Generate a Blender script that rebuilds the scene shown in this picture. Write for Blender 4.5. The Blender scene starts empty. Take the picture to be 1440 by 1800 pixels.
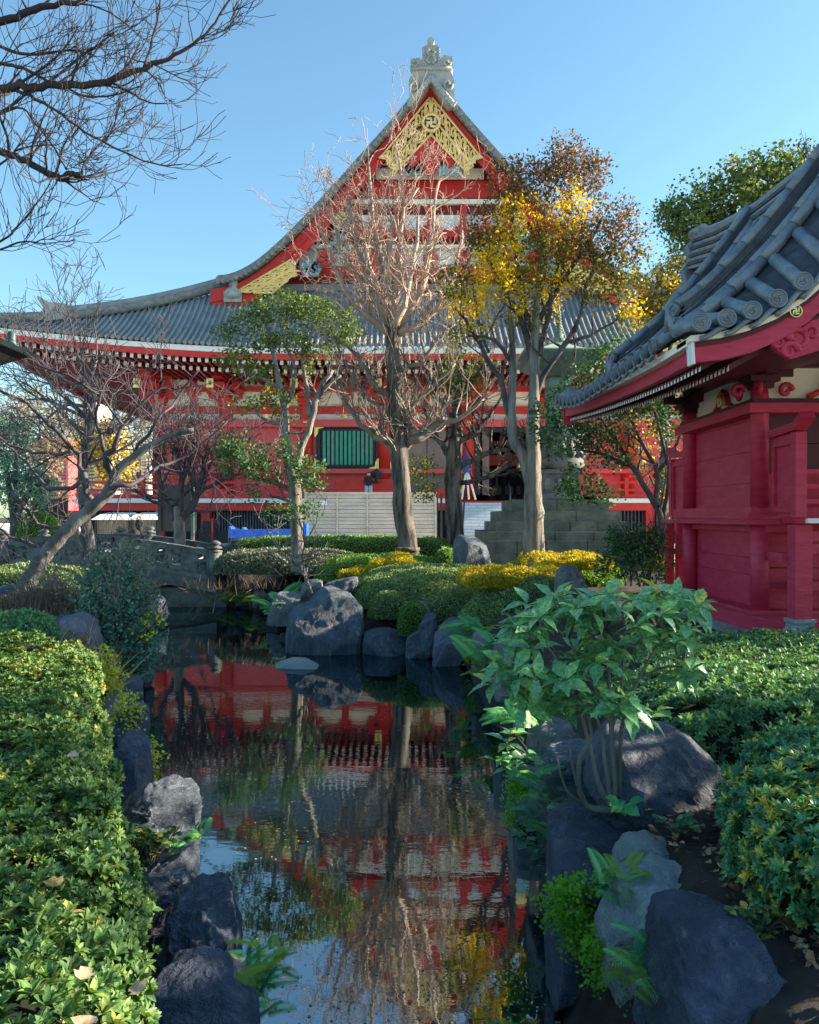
import bpy, math, random
import numpy as np
from mathutils import Vector, Matrix, noise
R = math.radians
S = bpy.context.scene
COL = S.collection
# ---------------------------------------------------------------- camera, sky, sun, exposure
F, HZ, CX, CAMZ = 1440.0, 909.0, 720.0, 1.6
cam = bpy.data.cameras.new('camera'); camo = bpy.data.objects.new('camera', cam); COL.objects.link(camo)
camo.location = (0, 0, CAMZ); camo.rotation_euler = (R(90), 0, 0)
cam.sensor_fit = 'VERTICAL'; cam.sensor_height = 36; cam.lens = 36 * F / 1800
cam.shift_y = (HZ - 900) / 1800; cam.clip_start = 0.05; cam.clip_end = 3000
S.camera = camo
SUN_AZ, SUN_EL = R(80), R(22)          # azimuth clockwise from +Y (view direction), elevation
w = bpy.data.worlds.new("World"); S.world = w; w.use_nodes = True
wn = w.node_tree; bgn = wn.nodes['Background']
sky = wn.nodes.new('ShaderNodeTexSky'); sky.sky_type = 'NISHITA'; sky.sun_disc = False
sky.sun_elevation = SUN_EL; sky.sun_rotation = SUN_AZ
sky.air_density = 1.15; sky.dust_density = 0.6; sky.ozone_density = 2.2
tint = wn.nodes.new('ShaderNodeMixRGB'); tint.blend_type = 'MULTIPLY'; tint.inputs[0].default_value = 1; tint.inputs[2].default_value = (.77, .99, 1.0, 1)   # cool white balance
wn.links.new(sky.outputs[0], tint.inputs[1]); wn.links.new(tint.outputs[0], bgn.inputs[0]); bgn.inputs[1].default_value = 0.080
sl = bpy.data.lights.new('sun', 'SUN'); sl.energy = 4.8; sl.angle = R(0.5); sl.color = (1, .84, .64)
slo = bpy.data.objects.new('sun', sl); COL.objects.link(slo)
sv = Vector((math.sin(SUN_AZ) * math.cos(SUN_EL), math.cos(SUN_AZ) * math.cos(SUN_EL), math.sin(SUN_EL)))
slo.rotation_euler = sv.to_track_quat('Z', 'Y').to_euler()
S.view_settings.view_transform = 'Standard'; S.view_settings.look = 'None'
S.view_settings.exposure = 1.85; S.view_settings.gamma = 1
S.cycles.max_bounces = 6; S.cycles.diffuse_bounces = 3; S.cycles.glossy_bounces = 3; S.cycles.transmission_bounces = 4

# ---------------------------------------------------------------- helpers
def P(px, py, D): return Vector(((px - CX) / F * D, D, CAMZ + (HZ - py) / F * D))
def tag(o, label=None, cat=None, group=None, kind=None):
    if label: o['label'] = label
    if cat: o['category'] = cat
    if group: o['group'] = group
    if kind: o['kind'] = kind
    return o
def thing(name, label, cat, loc, group=None):
    o = bpy.data.objects.new(name, None); COL.objects.link(o); o.location = loc
    o.empty_display_size = .2
    return tag(o, label, cat, group)
def link(name, me, mats, parent=None, origin=None):
    for m in (mats if isinstance(mats, (list, tuple)) else [mats]): me.materials.append(m)
    o = bpy.data.objects.new(name, me); COL.objects.link(o)
    if parent is not None: o.parent = parent
    elif origin is not None: o.location = origin
    return o
def wloc(o):
    v = Vector((0, 0, 0))
    while o is not None: v += o.location; o = o.parent
    return v
def dup(o, loc, parent=None, scale=None):
    c = o.copy(); COL.objects.link(c); c.location = loc; c.parent = parent
    if scale: c.scale = scale
    return c
class MB:
    def __init__(s): s.v = []; s.f = []; s.m = []; s.sm = []
    def add(s, vs, fs, mi=0, smooth=False):
        b = len(s.v); s.v.extend([tuple(v) for v in vs])
        for f in fs: s.f.append(tuple(i + b for i in f)); s.m.append(mi); s.sm.append(smooth)
        return s
    def hexa(s, p, mi=0):     # 8 points: bottom ring 0-3, top ring 4-7
        return s.add(p, [(3, 2, 1, 0), (4, 5, 6, 7), (0, 1, 5, 4), (1, 2, 6, 5), (2, 3, 7, 6), (3, 0, 4, 7)], mi)
    def box(s, a, b, mi=0):
        x0, x1 = sorted((a[0], b[0])); y0, y1 = sorted((a[1], b[1])); z0, z1 = sorted((a[2], b[2]))
        return s.hexa([(x0, y0, z0), (x1, y0, z0), (x1, y1, z0), (x0, y1, z0), (x0, y0, z1), (x1, y0, z1), (x1, y1, z1), (x0, y1, z1)], mi)
    def pbox(s, px0, py0, px1, py1, D, t, mi=0):   # front face given in picture measures at distance D, thickness t behind it
        a = P(px0, py1, D); b = P(px1, py0, D)
        return s.box(a, (b.x, D + t, b.z), mi)
    def bar(s, a, b, w, h, mi=0, up=Vector((0, 0, 1))):
        a = Vector(a); b = Vector(b); d = (b - a).normalized(); x = d.cross(up)
        if x.length < 1e-4: x = Vector((1, 0, 0))
        x.normalize(); z = x.cross(d).normalized(); x = x * w / 2; z = z * h / 2
        return s.hexa([a - x - z, a + x - z, b + x - z, b - x - z, a - x + z, a + x + z, b + x + z, b - x + z], mi)
    def tube(s, pts, rad, n=6, mi=0, cap=True, smooth=True, arc=None):
        pts = [Vector(p) for p in pts]; k = len(pts)
        if not hasattr(rad, '__len__'): rad = [rad] * k
        vs = []; ref = None
        for i in range(k):
            d = (pts[min(i + 1, k - 1)] - pts[max(i - 1, 0)])
            if d.length < 1e-9: d = Vector((0, 0, 1))
            d.normalize()
            if ref is None:
                ref = d.cross(Vector((0, 0, 1)))
                if ref.length < .1: ref = d.cross(Vector((1, 0, 0)))
            ref = (ref - d * ref.dot(d)).normalized(); o = d.cross(ref); r = rad[i]
            for j in range(n):
                a = 2 * math.pi * j / n
                vs.append(pts[i] + ref * (math.cos(a) * r) + o * (math.sin(a) * r))
        fs = []
        for i in range(k - 1):
            for j in range(n):
                j2 = (j + 1) % n
                fs.append((i * n + j, i * n + j2, (i + 1) * n + j2, (i + 1) * n + j))
        s.add(vs, fs, mi, smooth)
        if cap:
            b = len(s.v) - len(vs)
            s.f.append(tuple(b + j for j in range(n))[::-1]); s.m.append(mi); s.sm.append(False)
            s.f.append(tuple(b + (k - 1) * n + j for j in range(n))); s.m.append(mi); s.sm.append(False)
        return s
    def lathe(s, c, prof, n=16, mi=0, sq=False, smooth=True):   # prof: (r,z)
        vs = []; c = Vector(c)
        for r, z in prof:
            for j in range(n):
                a = 2 * math.pi * (j + (.5 if sq else 0)) / n
                vs.append(c + Vector((math.cos(a) * r, math.sin(a) * r, z)))
        fs = [(i * n + j, i * n + (j + 1) % n, (i + 1) * n + (j + 1) % n, (i + 1) * n + j) for i in range(len(prof) - 1) for j in range(n)]
        fs.append(tuple(range(n))[::-1]); fs.append(tuple((len(prof) - 1) * n + j for j in range(n)))
        return s.add(vs, fs, mi, smooth and not sq)
    def prism(s, poly, y0, y1, mi=0):     # polygon of (x,z) extruded from y0 to y1
        n = len(poly); vs = [(x, y0, z) for x, z in poly] + [(x, y1, z) for x, z in poly]
        fs = [tuple(range(n)), tuple(range(2 * n - 1, n - 1, -1))] + [(i, i + n, (i + 1) % n + n, (i + 1) % n) for i in range(n)]
        return s.add(vs, fs, mi)
    def grid(s, fn, us, vs_, mi=0, smooth=True, thick=None):
        nu, nv = len(us), len(vs_)
        pts = [fn(u, v) for u in us for v in vs_]
        fs = [(i * nv + j, (i + 1) * nv + j, (i + 1) * nv + j + 1, i * nv + j + 1) for i in range(nu - 1) for j in range(nv - 1)]
        return s.add(pts, fs, mi, smooth)
    def build(s, name, mats, parent=None, origin=None):
        o3 = wloc(parent) if parent is not None else Vector(origin or (0, 0, 0))
        a = np.array(s.v, dtype=np.float64).reshape(-1, 3) - np.array(o3)
        me = bpy.data.meshes.new(name); me.from_pydata(a.tolist(), [], s.f)
        me.polygons.foreach_set('material_index', s.m); me.polygons.foreach_set('use_smooth', s.sm); me.update()
        return link(name, me, mats, parent, o3 if parent is None else None)

# ---------------------------------------------------------------- materials
MATS = {}
def nn(nt, t, **k):
    n = nt.nodes.new(t)
    for a, v in k.items(): setattr(n, a, v)
    return n
def base(name):
    m = bpy.data.materials.new(name); m.use_nodes = True; nt = m.node_tree
    return m, nt, nt.nodes['Principled BSDF']
def M(name, c1, c2=None, rough=.6, scale=4, stretch=(1, 1, 1), bump=0, bscale=None, metal=0, spec=.4, lo=.35, hi=.65, detail=6, dist=.0, rnd=False, coat=0):
    m, nt, p = base(name); MATS[name] = m
    p.inputs['Roughness'].default_value = rough; p.inputs['Metallic'].default_value = metal
    p.inputs['Specular IOR Level'].default_value = spec; p.inputs['Coat Weight'].default_value = coat
    tc = nn(nt, 'ShaderNodeTexCoord'); mp = nn(nt, 'ShaderNodeMapping'); mp.inputs['Scale'].default_value = stretch
    nt.links.new(tc.outputs['Object'], mp.inputs[0])
    if rnd:
        oi = nn(nt, 'ShaderNodeObjectInfo'); mu = nn(nt, 'ShaderNodeMath', operation='MULTIPLY'); mu.inputs[1].default_value = 37
        nt.links.new(oi.outputs['Random'], mu.inputs[0]); nt.links.new(mu.outputs[0], mp.inputs['Location'])
    n = nn(nt, 'ShaderNodeTexNoise'); n.inputs['Scale'].default_value = scale; n.inputs['Detail'].default_value = detail
    n.inputs['Roughness'].default_value = .62; n.inputs['Distortion'].default_value = dist
    nt.links.new(mp.outputs[0], n.inputs['Vector'])
    rp = nn(nt, 'ShaderNodeValToRGB'); rp.color_ramp.elements[0].position = lo; rp.color_ramp.elements[1].position = hi
    rp.color_ramp.elements[0].color = (*c1, 1); rp.color_ramp.elements[1].color = (*(c2 or c1), 1)
    nt.links.new(n.outputs['Fac'], rp.inputs[0]); nt.links.new(rp.outputs[0], p.inputs['Base Color'])
    if bump:
        n2 = nn(nt, 'ShaderNodeTexNoise'); n2.inputs['Scale'].default_value = bscale or scale * 2; n2.inputs['Detail'].default_value = 9; n2.inputs['Roughness'].default_value = .7
        nt.links.new(mp.outputs[0], n2.inputs['Vector']); b = nn(nt, 'ShaderNodeBump'); b.inputs['Strength'].default_value = min(1, bump); b.inputs['Distance'].default_value = .05 * max(1, bump)
        nt.links.new(n2.outputs['Fac'], b.inputs['Height']); nt.links.new(b.outputs[0], p.inputs['Normal'])
    return m
def LEAF(name, cols, transl=.35, rough=.45, spec=.5, tcol=None, patch=None, mott=0):
    """cols: colours spread over the per-leaf random value"""
    m, nt, p = base(name); MATS[name] = m
    at = nn(nt, 'ShaderNodeAttribute', attribute_name='rnd')
    rp = nn(nt, 'ShaderNodeValToRGB'); e = rp.color_ramp.elements
    while len(e) < len(cols): e.new(.5)
    for i, c in enumerate(cols):
        pos, cc = (c[0], c[1]) if len(c) == 2 else (i / max(1, len(cols) - 1), c)
        e[i].position = pos; e[i].color = (*cc, 1)
    nt.links.new(at.outputs['Fac'], rp.inputs[0]); col = rp.outputs[0]
    if mott:
        tc = nn(nt, 'ShaderNodeTexCoord'); n = nn(nt, 'ShaderNodeTexNoise'); n.inputs['Scale'].default_value = mott; n.inputs['Detail'].default_value = 5; nt.links.new(tc.outputs['Object'], n.inputs['Vector'])
        mr = nn(nt, 'ShaderNodeMapRange'); mr.inputs[1].default_value = .35; mr.inputs[2].default_value = .65; mr.inputs[3].default_value = .62; mr.inputs[4].default_value = 1.3; nt.links.new(n.outputs[0], mr.inputs[0])
        mm = nn(nt, 'ShaderNodeMixRGB', blend_type='MULTIPLY'); mm.inputs[0].default_value = 1; nt.links.new(col, mm.inputs[1]); nt.links.new(mr.outputs[0], mm.inputs[2]); col = mm.outputs[0]
        bp = nn(nt, 'ShaderNodeBump'); bp.inputs['Strength'].default_value = .5; bp.inputs['Distance'].default_value = .004; nt.links.new(n.outputs[0], bp.inputs['Height']); nt.links.new(bp.outputs[0], p.inputs['Normal'])
    nt.links.new(col, p.inputs['Base Color'])
    p.inputs['Roughness'].default_value = rough; p.inputs['Specular IOR Level'].default_value = spec
    t = nn(nt, 'ShaderNodeBsdfTranslucent'); hs = nn(nt, 'ShaderNodeMixRGB', blend_type='MULTIPLY'); hs.inputs[0].default_value = 1
    hs.inputs[2].default_value = (*(tcol or (1.7, 1.5, .55)), 1)
    nt.links.new(col, hs.inputs[1]); nt.links.new(hs.outputs[0], t.inputs[0])
    mx = nn(nt, 'ShaderNodeMixShader'); mx.inputs[0].default_value = transl
    nt.links.new(p.outputs[0], mx.inputs[1]); nt.links.new(t.outputs[0], mx.inputs[2])
    nt.links.new(mx.outputs[0], nt.nodes['Material Output'].inputs['Surface'])
    return m
# painted timber, metal, stone, tiles
M('red', (.52, .022, .02), (.60, .035, .03), .45, 1.5, bump=.05, bscale=8)
M('redpink', (0.650, 0.084, 0.095), (0.739, 0.112, 0.123), .5, 1.2)
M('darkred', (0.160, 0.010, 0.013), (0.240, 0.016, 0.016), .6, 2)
M('crimson', (.42, .013, .050), (.57, .042, .10), .48, 2.6, (1.2, 1.2, 5), bump=.25, bscale=9, lo=.3, hi=.75)
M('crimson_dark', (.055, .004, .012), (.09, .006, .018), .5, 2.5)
M('cream', (0.851, 0.762, 0.627), (0.900, 0.862, 0.739), .8, 1.5)
M('white', (.72, .72, .70), (.82, .82, .8), .6, 2)
M('dirtywhite', (.48, .46, .42), (.66, .65, .60), .7, 3)
M('gold', (.83, .58, .17), (.95, .72, .28), .34, 6, metal=.75)
M('goldpaint', (.92, .62, .20), (.96, .72, .32), .5, 6, metal=.1)
M('darkmetal', (.02, .025, .03), (.035, .04, .045), .45, 4)
M('tile', (.20, .215, .23), (.32, .335, .345), .5, .9, bump=.1, bscale=6, lo=.3, hi=.7)
M('tile_edge', (.15, .16, .16), (.27, .28, .27), .6, 3)
M('tile_dark', (.055, .065, .085), (.10, .115, .14), .5, 5)
M('stonegrey', (.28, .30, .29), (.44, .45, .42), .7, 2.5, bump=.25, bscale=8)
M('shrine_tile', (.09, .115, .15), (.21, .25, .29), .34, 5, bump=.3, bscale=14, rnd=True, lo=.3, hi=.72, spec=.7)
M('shrine_tile_dark', (.022, .03, .042), (.06, .072, .09), .5, 6, bump=.3, bscale=12)
M('green_louvre', (.05, .30, .22), (.09, .38, .28), .5, 3)
M('brownpanel', (.20, .14, .125), (.27, .2, .18), .5, 1)
M('tealcloud', (.14, .32, .36), (.3, .46, .48), .6, 8)
M('dark', (.008, .008, .01), (.02, .018, .02), .7, 3)
M('slatfence', (.46, .41, .35), (.62, .56, .48), .6, .6, (1, 1, 4))
M('blue_tarp', (.01, .09, .55), (.02, .14, .7), .4, 3, bump=.3)
M('oldstone', (0.063, 0.070, 0.070), (0.210, 0.217, 0.196), .85, 2.2, bump=.5, bscale=9, lo=.3, hi=.75)
M('pedestal', (0.062, 0.075, 0.069), (0.213, 0.213, 0.163), .85, 1.6, (1, 1, 1.5), bump=.4, bscale=8, lo=.32, hi=.72)
M('bridge_stone', (0.073, 0.084, 0.086), (0.196, 0.208, 0.202), .8, 3, bump=.5, bscale=14, rnd=True)
M('bronze_green', (.06, .11, .09), (.17, .25, .2), .6, 3, bump=.2)
M('patina', (.30, .42, .30), (.42, .54, .38), .6, 3)
M('patina_dark', (.035, .075, .075), (.08, .14, .13), .5, 4)
M('bark', (.055, .048, .043), (.24, .21, .185), .95, 7, (1, 1, .16), bump=2.2, bscale=26, rnd=True, lo=.4, hi=.6)
M('bark_pale', (.12, .108, .095), (.38, .35, .31), .9, 6, (1, 1, .2), bump=1.6, bscale=22, rnd=True, lo=.34, hi=.64)
M('bark_dark', (0.036, 0.034, 0.035), (0.130, 0.124, 0.130), .9, 5, (1, 1, .5), bump=.8, bscale=18, rnd=True)
M('bark_plum', (0.084, 0.081, 0.084), (0.238, 0.231, 0.231), .9, 4, (1, 1, .4), bump=.9, bscale=14, rnd=True)
M('twig_sunlit', (.30, .21, .165), (.48, .34, .27), .7, 1.2)  # pink of the low sun put into the crown twig colour
M('twig_dark', (.05, .045, .055), (.12, .10, .115), .8, 3)
M('twig_top', (.015, .012, .015), (.07, .048, .045), .8, .8)
M('twig_grey', (.16, .13, .11), (.30, .25, .21), .8, 3)
M('soil', (0.018, 0.015, 0.013), (0.060, 0.048, 0.038), .95, 4, bump=.6, bscale=25)
M('paving', (.50, .48, .45), (.60, .58, .54), .85, .5)
M('skin', (.55, .34, .25), rough=.5); M('blackcloth', (.012, .013, .016), (.03, .03, .035), .8, 8)
M('jeans', (.30, .40, .52), (.42, .5, .6), .8, 8); M('hair', (.01, .008, .008), rough=.6)
M('bluecloth', (.02, .06, .22), (.03, .09, .3), .8, 5)
M('moss', (.03, .05, .015), (.08, .10, .03), .95, 20)
def stairmat():
    m, nt, p = base('stair_stone'); MATS['stair_stone'] = m
    tc = nn(nt, 'ShaderNodeTexCoord'); mp = nn(nt, 'ShaderNodeMapping'); mp.inputs['Rotation'].default_value = (R(90), 0, 0)
    b = nn(nt, 'ShaderNodeTexBrick'); b.inputs['Color1'].default_value = (.62, .65, .68, 1); b.inputs['Color2'].default_value = (.7, .73, .75, 1)
    b.inputs['Mortar'].default_value = (.33, .36, .4, 1); b.inputs['Scale'].default_value = 1; b.inputs['Mortar Size'].default_value = .012
    b.inputs['Brick Width'].default_value = .9; b.inputs['Row Height'].default_value = .178
    nt.links.new(tc.outputs['Object'], mp.inputs[0]); nt.links.new(mp.outputs[0], b.inputs[0]); nt.links.new(b.outputs[0], p.inputs['Base Color'])
    p.inputs['Roughness'].default_value = .7
stairmat()
def rockmat(name, c1, c2, c3, stretch, rough=.6, s=3.0, bump=1.0, streak=.5):
    m, nt, p = base(name); MATS[name] = m
    tc = nn(nt, 'ShaderNodeTexCoord'); oi = nn(nt, 'ShaderNodeObjectInfo'); mu = nn(nt, 'ShaderNodeMath', operation='MULTIPLY'); mu.inputs[1].default_value = 50
    mp = nn(nt, 'ShaderNodeMapping'); mp.inputs['Scale'].default_value = stretch
    nt.links.new(tc.outputs['Object'], mp.inputs[0]); nt.links.new(oi.outputs['Random'], mu.inputs[0]); nt.links.new(mu.outputs[0], mp.inputs['Location'])
    def noi(sc, de, di=0):
        n = nn(nt, 'ShaderNodeTexNoise'); n.inputs['Scale'].default_value = sc; n.inputs['Detail'].default_value = de; n.inputs['Roughness'].default_value = .7; n.inputs['Distortion'].default_value = di
        nt.links.new(mp.outputs[0], n.inputs['Vector']); return n
    a = noi(s, 8, .6); b = noi(s * 4.5, 6, 1.6); c = noi(s * 14, 4)
    r1 = nn(nt, 'ShaderNodeValToRGB'); r1.color_ramp.elements[0].position = .36; r1.color_ramp.elements[1].position = .64
    r1.color_ramp.elements[0].color = (*c1, 1); r1.color_ramp.elements[1].color = (*c2, 1); nt.links.new(a.outputs[0], r1.inputs[0])
    r2 = nn(nt, 'ShaderNodeValToRGB'); r2.color_ramp.elements[0].position = .54; r2.color_ramp.elements[1].position = .72
    r2.color_ramp.elements[0].color = (0, 0, 0, 1); r2.color_ramp.elements[1].color = (streak, streak, streak, 1); nt.links.new(b.outputs[0], r2.inputs[0])
    mx = nn(nt, 'ShaderNodeMixRGB'); nt.links.new(r2.outputs[0], mx.inputs[0]); nt.links.new(r1.outputs[0], mx.inputs[1]); mx.inputs[2].default_value = (*c3, 1)
    nt.links.new(mx.outputs[0], p.inputs['Base Color']); p.inputs['Roughness'].default_value = rough
    ad = nn(nt, 'ShaderNodeMath', operation='MULTIPLY_ADD'); ad.inputs[1].default_value = .45; nt.links.new(c.outputs[0], ad.inputs[0]); nt.links.new(b.outputs[0], ad.inputs[2])
    bp = nn(nt, 'ShaderNodeBump'); bp.inputs['Strength'].default_value = bump; bp.inputs['Distance'].default_value = .09
    nt.links.new(ad.outputs[0], bp.inputs['Height']); nt.links.new(bp.outputs[0], p.inputs['Normal'])
rockmat('rock_dark', (0.039, 0.053, 0.091), (0.100, 0.129, 0.194), (0.278, 0.348, 0.436), (1, 1, .8), s=1.6, streak=.45)
rockmat('rock_fine', (0.056, 0.079, 0.104), (0.160, 0.208, 0.246), (0.490, 0.566, 0.603), (1.3, 1.3, .3), s=2.4, streak=.6)
rockmat('rock_swirl', (0.056, 0.079, 0.113), (0.142, 0.179, 0.226), (0.528, 0.603, 0.679), (.8, .8, 1.8), s=2.2, streak=.7)
rockmat('rock_pale', (.30, .37, .41), (.52, .60, .62), (.09, .11, .13), (1, 1, 1), s=2.6, streak=.75)
rockmat('rock_grey', (0.133, 0.151, 0.160), (0.302, 0.320, 0.320), (0.566, 0.585, 0.566), (1, 1, .7), s=2.5)
rockmat('rock_purple', (0.113, 0.113, 0.160), (0.264, 0.264, 0.320), (0.566, 0.585, 0.621), (1, 1, .7), s=2.2)
rockmat('rock_flat', (.48, .58, .56), (.68, .76, .72), (.8, .85, .8), (1, 2, 1), s=5)
# foliage
LEAF('lf_hedge_left', [(.0, (0.039, 0.091, 0.028)), (.3, (0.074, 0.168, 0.047)), (.62, (0.136, 0.243, 0.067)), (.86, (0.205, 0.291, 0.075)), (.94, (0.437, 0.452, 0.049)), (1, (0.437, 0.236, 0.082))], .2, .52, .3, mott=45)
LEAF('lf_hedge_right', [(.0, (0.034, 0.138, 0.072)), (.5, (0.087, 0.275, 0.122)), (.76, (0.205, 0.414, 0.145)), (.84, (0.880, 0.716, 0.072)), (1, (0.900, 0.551, 0.072))], .25, .36, mott=40)
LEAF('lf_hedge_cool', [(.0, (0.048, 0.133, 0.077)), (.6, (0.131, 0.298, 0.135)), (1, (0.260, 0.448, 0.163))], .25, .55, .3)
LEAF('lf_azalea', [(.0, (0.100, 0.166, 0.072)), (.5, (0.208, 0.321, 0.128)), (.9, (0.380, 0.499, 0.181)), (1, (0.800, 0.641, 0.281))], .25, .5)
LEAF('lf_azalea_brown', [(.0, (0.073, 0.077, 0.046)), (.6, (0.155, 0.155, 0.082)), (1, (0.346, 0.255, 0.146))], .25, .55)
LEAF('lf_greyhedge', [(.0, (0.084, 0.115, 0.089)), (.6, (0.189, 0.231, 0.168)), (1, (0.420, 0.357, 0.253))], .2, .6)
LEAF('lf_clipped', [(.0, (0.065, 0.154, 0.030)), (.6, (0.154, 0.318, 0.055)), (1, (0.356, 0.535, 0.102))], .3, .5)
LEAF('lf_sunpatch', [(.0, (.30, .30, .015)), (.5, (.62, .50, .02)), (1, (.82, .66, .05))], .4, .5, tcol=(1.1, 1, .5))  # yellow of sunlit hedge tops put into a leaf colour
LEAF('lf_yellow', [(.0, (.42, .38, .012)), (.5, (.74, .54, .012)), (.85, (.85, .58, .015)), (1, (.78, .36, .015))], .5, .5, tcol=(1.2, 1.05, .5))
LEAF('lf_rust', [(.0, (.055, .050, .020)), (.45, (.12, .085, .032)), (.8, (.25, .12, .04)), (1, (.46, .21, .05))], .35, .5, tcol=(1.4, 1.1, .6))
LEAF('lf_olive', [(.0, (0.051, 0.065, 0.017)), (.5, (0.128, 0.136, 0.034)), (.85, (0.272, 0.221, 0.043)), (1, (0.680, 0.476, 0.034))], .35, .5)
LEAF('lf_evergreen', [(.0, (0.038, 0.075, 0.029)), (.5, (0.088, 0.146, 0.047)), (.9, (0.199, 0.269, 0.065)), (1, (0.421, 0.445, 0.070))], .25, .55, .25)
LEAF('lf_pine', [(.0, (0.044, 0.078, 0.024)), (.5, (0.102, 0.146, 0.037)), (1, (0.254, 0.265, 0.058))], .25, .55, .25)
LEAF('lf_camellia', [(.0, (0.019, 0.068, 0.034)), (.6, (0.049, 0.134, 0.063)), (1, (0.146, 0.243, 0.097))], .25, .55, .25)
LEAF('lf_bluegreen', [(.0, (0.057, 0.138, 0.121)), (.6, (0.121, 0.259, 0.211)), (1, (0.243, 0.405, 0.292))], .2, .5)
LEAF('lf_silver', [(.0, (0.126, 0.154, 0.126)), (.6, (0.238, 0.266, 0.210)), (1, (0.420, 0.406, 0.280))], .2, .6)
LEAF('lf_aucuba', [(.0, (0.083, 0.242, 0.112)), (.55, (0.156, 0.386, 0.162)), (.85, (0.256, 0.483, 0.150)), (1, (0.512, 0.580, 0.099))], .2, .28, .6, mott=70)
LEAF('lf_fern', [(.0, (0.037, 0.193, 0.096)), (.6, (0.096, 0.416, 0.160)), (1, (0.320, 0.704, 0.193))], .3, .4)
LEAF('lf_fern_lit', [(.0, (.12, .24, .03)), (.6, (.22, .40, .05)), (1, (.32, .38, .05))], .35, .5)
LEAF('lf_maiden', [(.0, (.10, .28, .02)), (.6, (.18, .45, .035)), (1, (.28, .55, .06))], .4, .45)
LEAF('lf_sunlit', [(.0, (.45, .50, .03)), (.6, (.72, .72, .06)), (1, (.88, .80, .12))], .4, .5, tcol=(1.1, 1, .5))  # sun glow on the pond-side plants put into the leaf colour
LEAF('lf_goldgrass', [(.0, (.42, .28, .08)), (.6, (.7, .5, .12)), (1, (.85, .72, .2))], .4, .6, tcol=(1.1, 1, .6))
LEAF('lf_dry', [(.0, (.20, .10, .05)), (.5, (.42, .26, .15)), (1, (.62, .46, .30))], .25, .6, tcol=(1.1, .9, .6), mott=60)
LEAF('lf_dead', [(.0, (.07, .05, .04)), (1, (.2, .13, .10))], .2, .8)
LEAF('lf_haze', [(.0, (.16, .14, .11)), (1, (.36, .30, .24))], .3, .8)

# ---------------------------------------------------------------- leaves, merged with numpy
def T_(v, f): return np.array(v, float), f
DIAMOND = T_([(0, 0, 0), (-.5, .45, .06), (0, 1, -.05), (.5, .45, .06)], [(0, 3, 2), (0, 2, 1)])
OVAL = T_([(0, 0, 0), (-.42, .35, .05), (-.34, .7, .02), (0, 1, -.14), (.34, .7, .02), (.42, .35, .05), (0, .35, -.02), (0, .7, -.04)],
          [(0, 6, 1), (6, 7, 2, 1), (7, 3, 2), (0, 5, 6), (5, 4, 7, 6), (4, 3, 7)])
def aucuba_t():
    n = 9; v = [(0, 0, 0)]; f = []
    ws = [0, .10, .185, .23, .24, .225, .18, .12, .055, 0]
    for i in range(1, n):
        y = i / n; w_ = ws[i] * (1.10 if i % 2 == 0 and i > 3 else .93); z = -.28 * y * y
        v += [(-w_, y, z + .30 * w_), (0, y, z), (w_, y, z + .30 * w_)]
    v.append((0, 1, -.32)); t = len(v) - 1
    f += [(0, 2, 1), (0, 3, 2)]
    for i in range(n - 2):
        a = 1 + 3 * i; b = a + 3
        f += [(a, a + 1, b + 1, b), (a + 1, a + 2, b + 2, b + 1)]
    a = 1 + 3 * (n - 2); f += [(a, a + 1, t), (a + 1, a + 2, t)]
    return T_(v, f)
AUC = aucuba_t()
def rosette(n, tilt, leaf=OVAL, wid=1.0, seed=1):
    rg = np.random.default_rng(seed); V = []; Fc = []
    for i in range(n):
        a = 2 * math.pi * (i * .382) + rg.uniform(-.2, .2); e = math.radians(tilt + rg.uniform(-18, 18) + 25 * (i / n))
        v = leaf[0] * np.array([wid, 1, 1]) * rg.uniform(.75, 1.1)
        y, z = v[:, 1] * math.cos(e) - v[:, 2] * math.sin(e), v[:, 1] * math.sin(e) + v[:, 2] * math.cos(e)
        x = v[:, 0]; X = x * math.cos(a) - y * math.sin(a); Y = x * math.sin(a) + y * math.cos(a)
        b = sum(len(q) for q in V); V.append(np.stack([X, Y, z], 1)); Fc += [tuple(k + b for k in ff) for ff in leaf[1]]
    return np.concatenate(V), Fc
ROS = [rosette(9, 30, OVAL, .50, s) for s in (1, 2, 3)]
ROSD = [rosette(7, 30, DIAMOND, .5, s) for s in (5, 6)]
def unit(a): return a / np.maximum(1e-9, np.linalg.norm(a, axis=1, keepdims=True))
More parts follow.
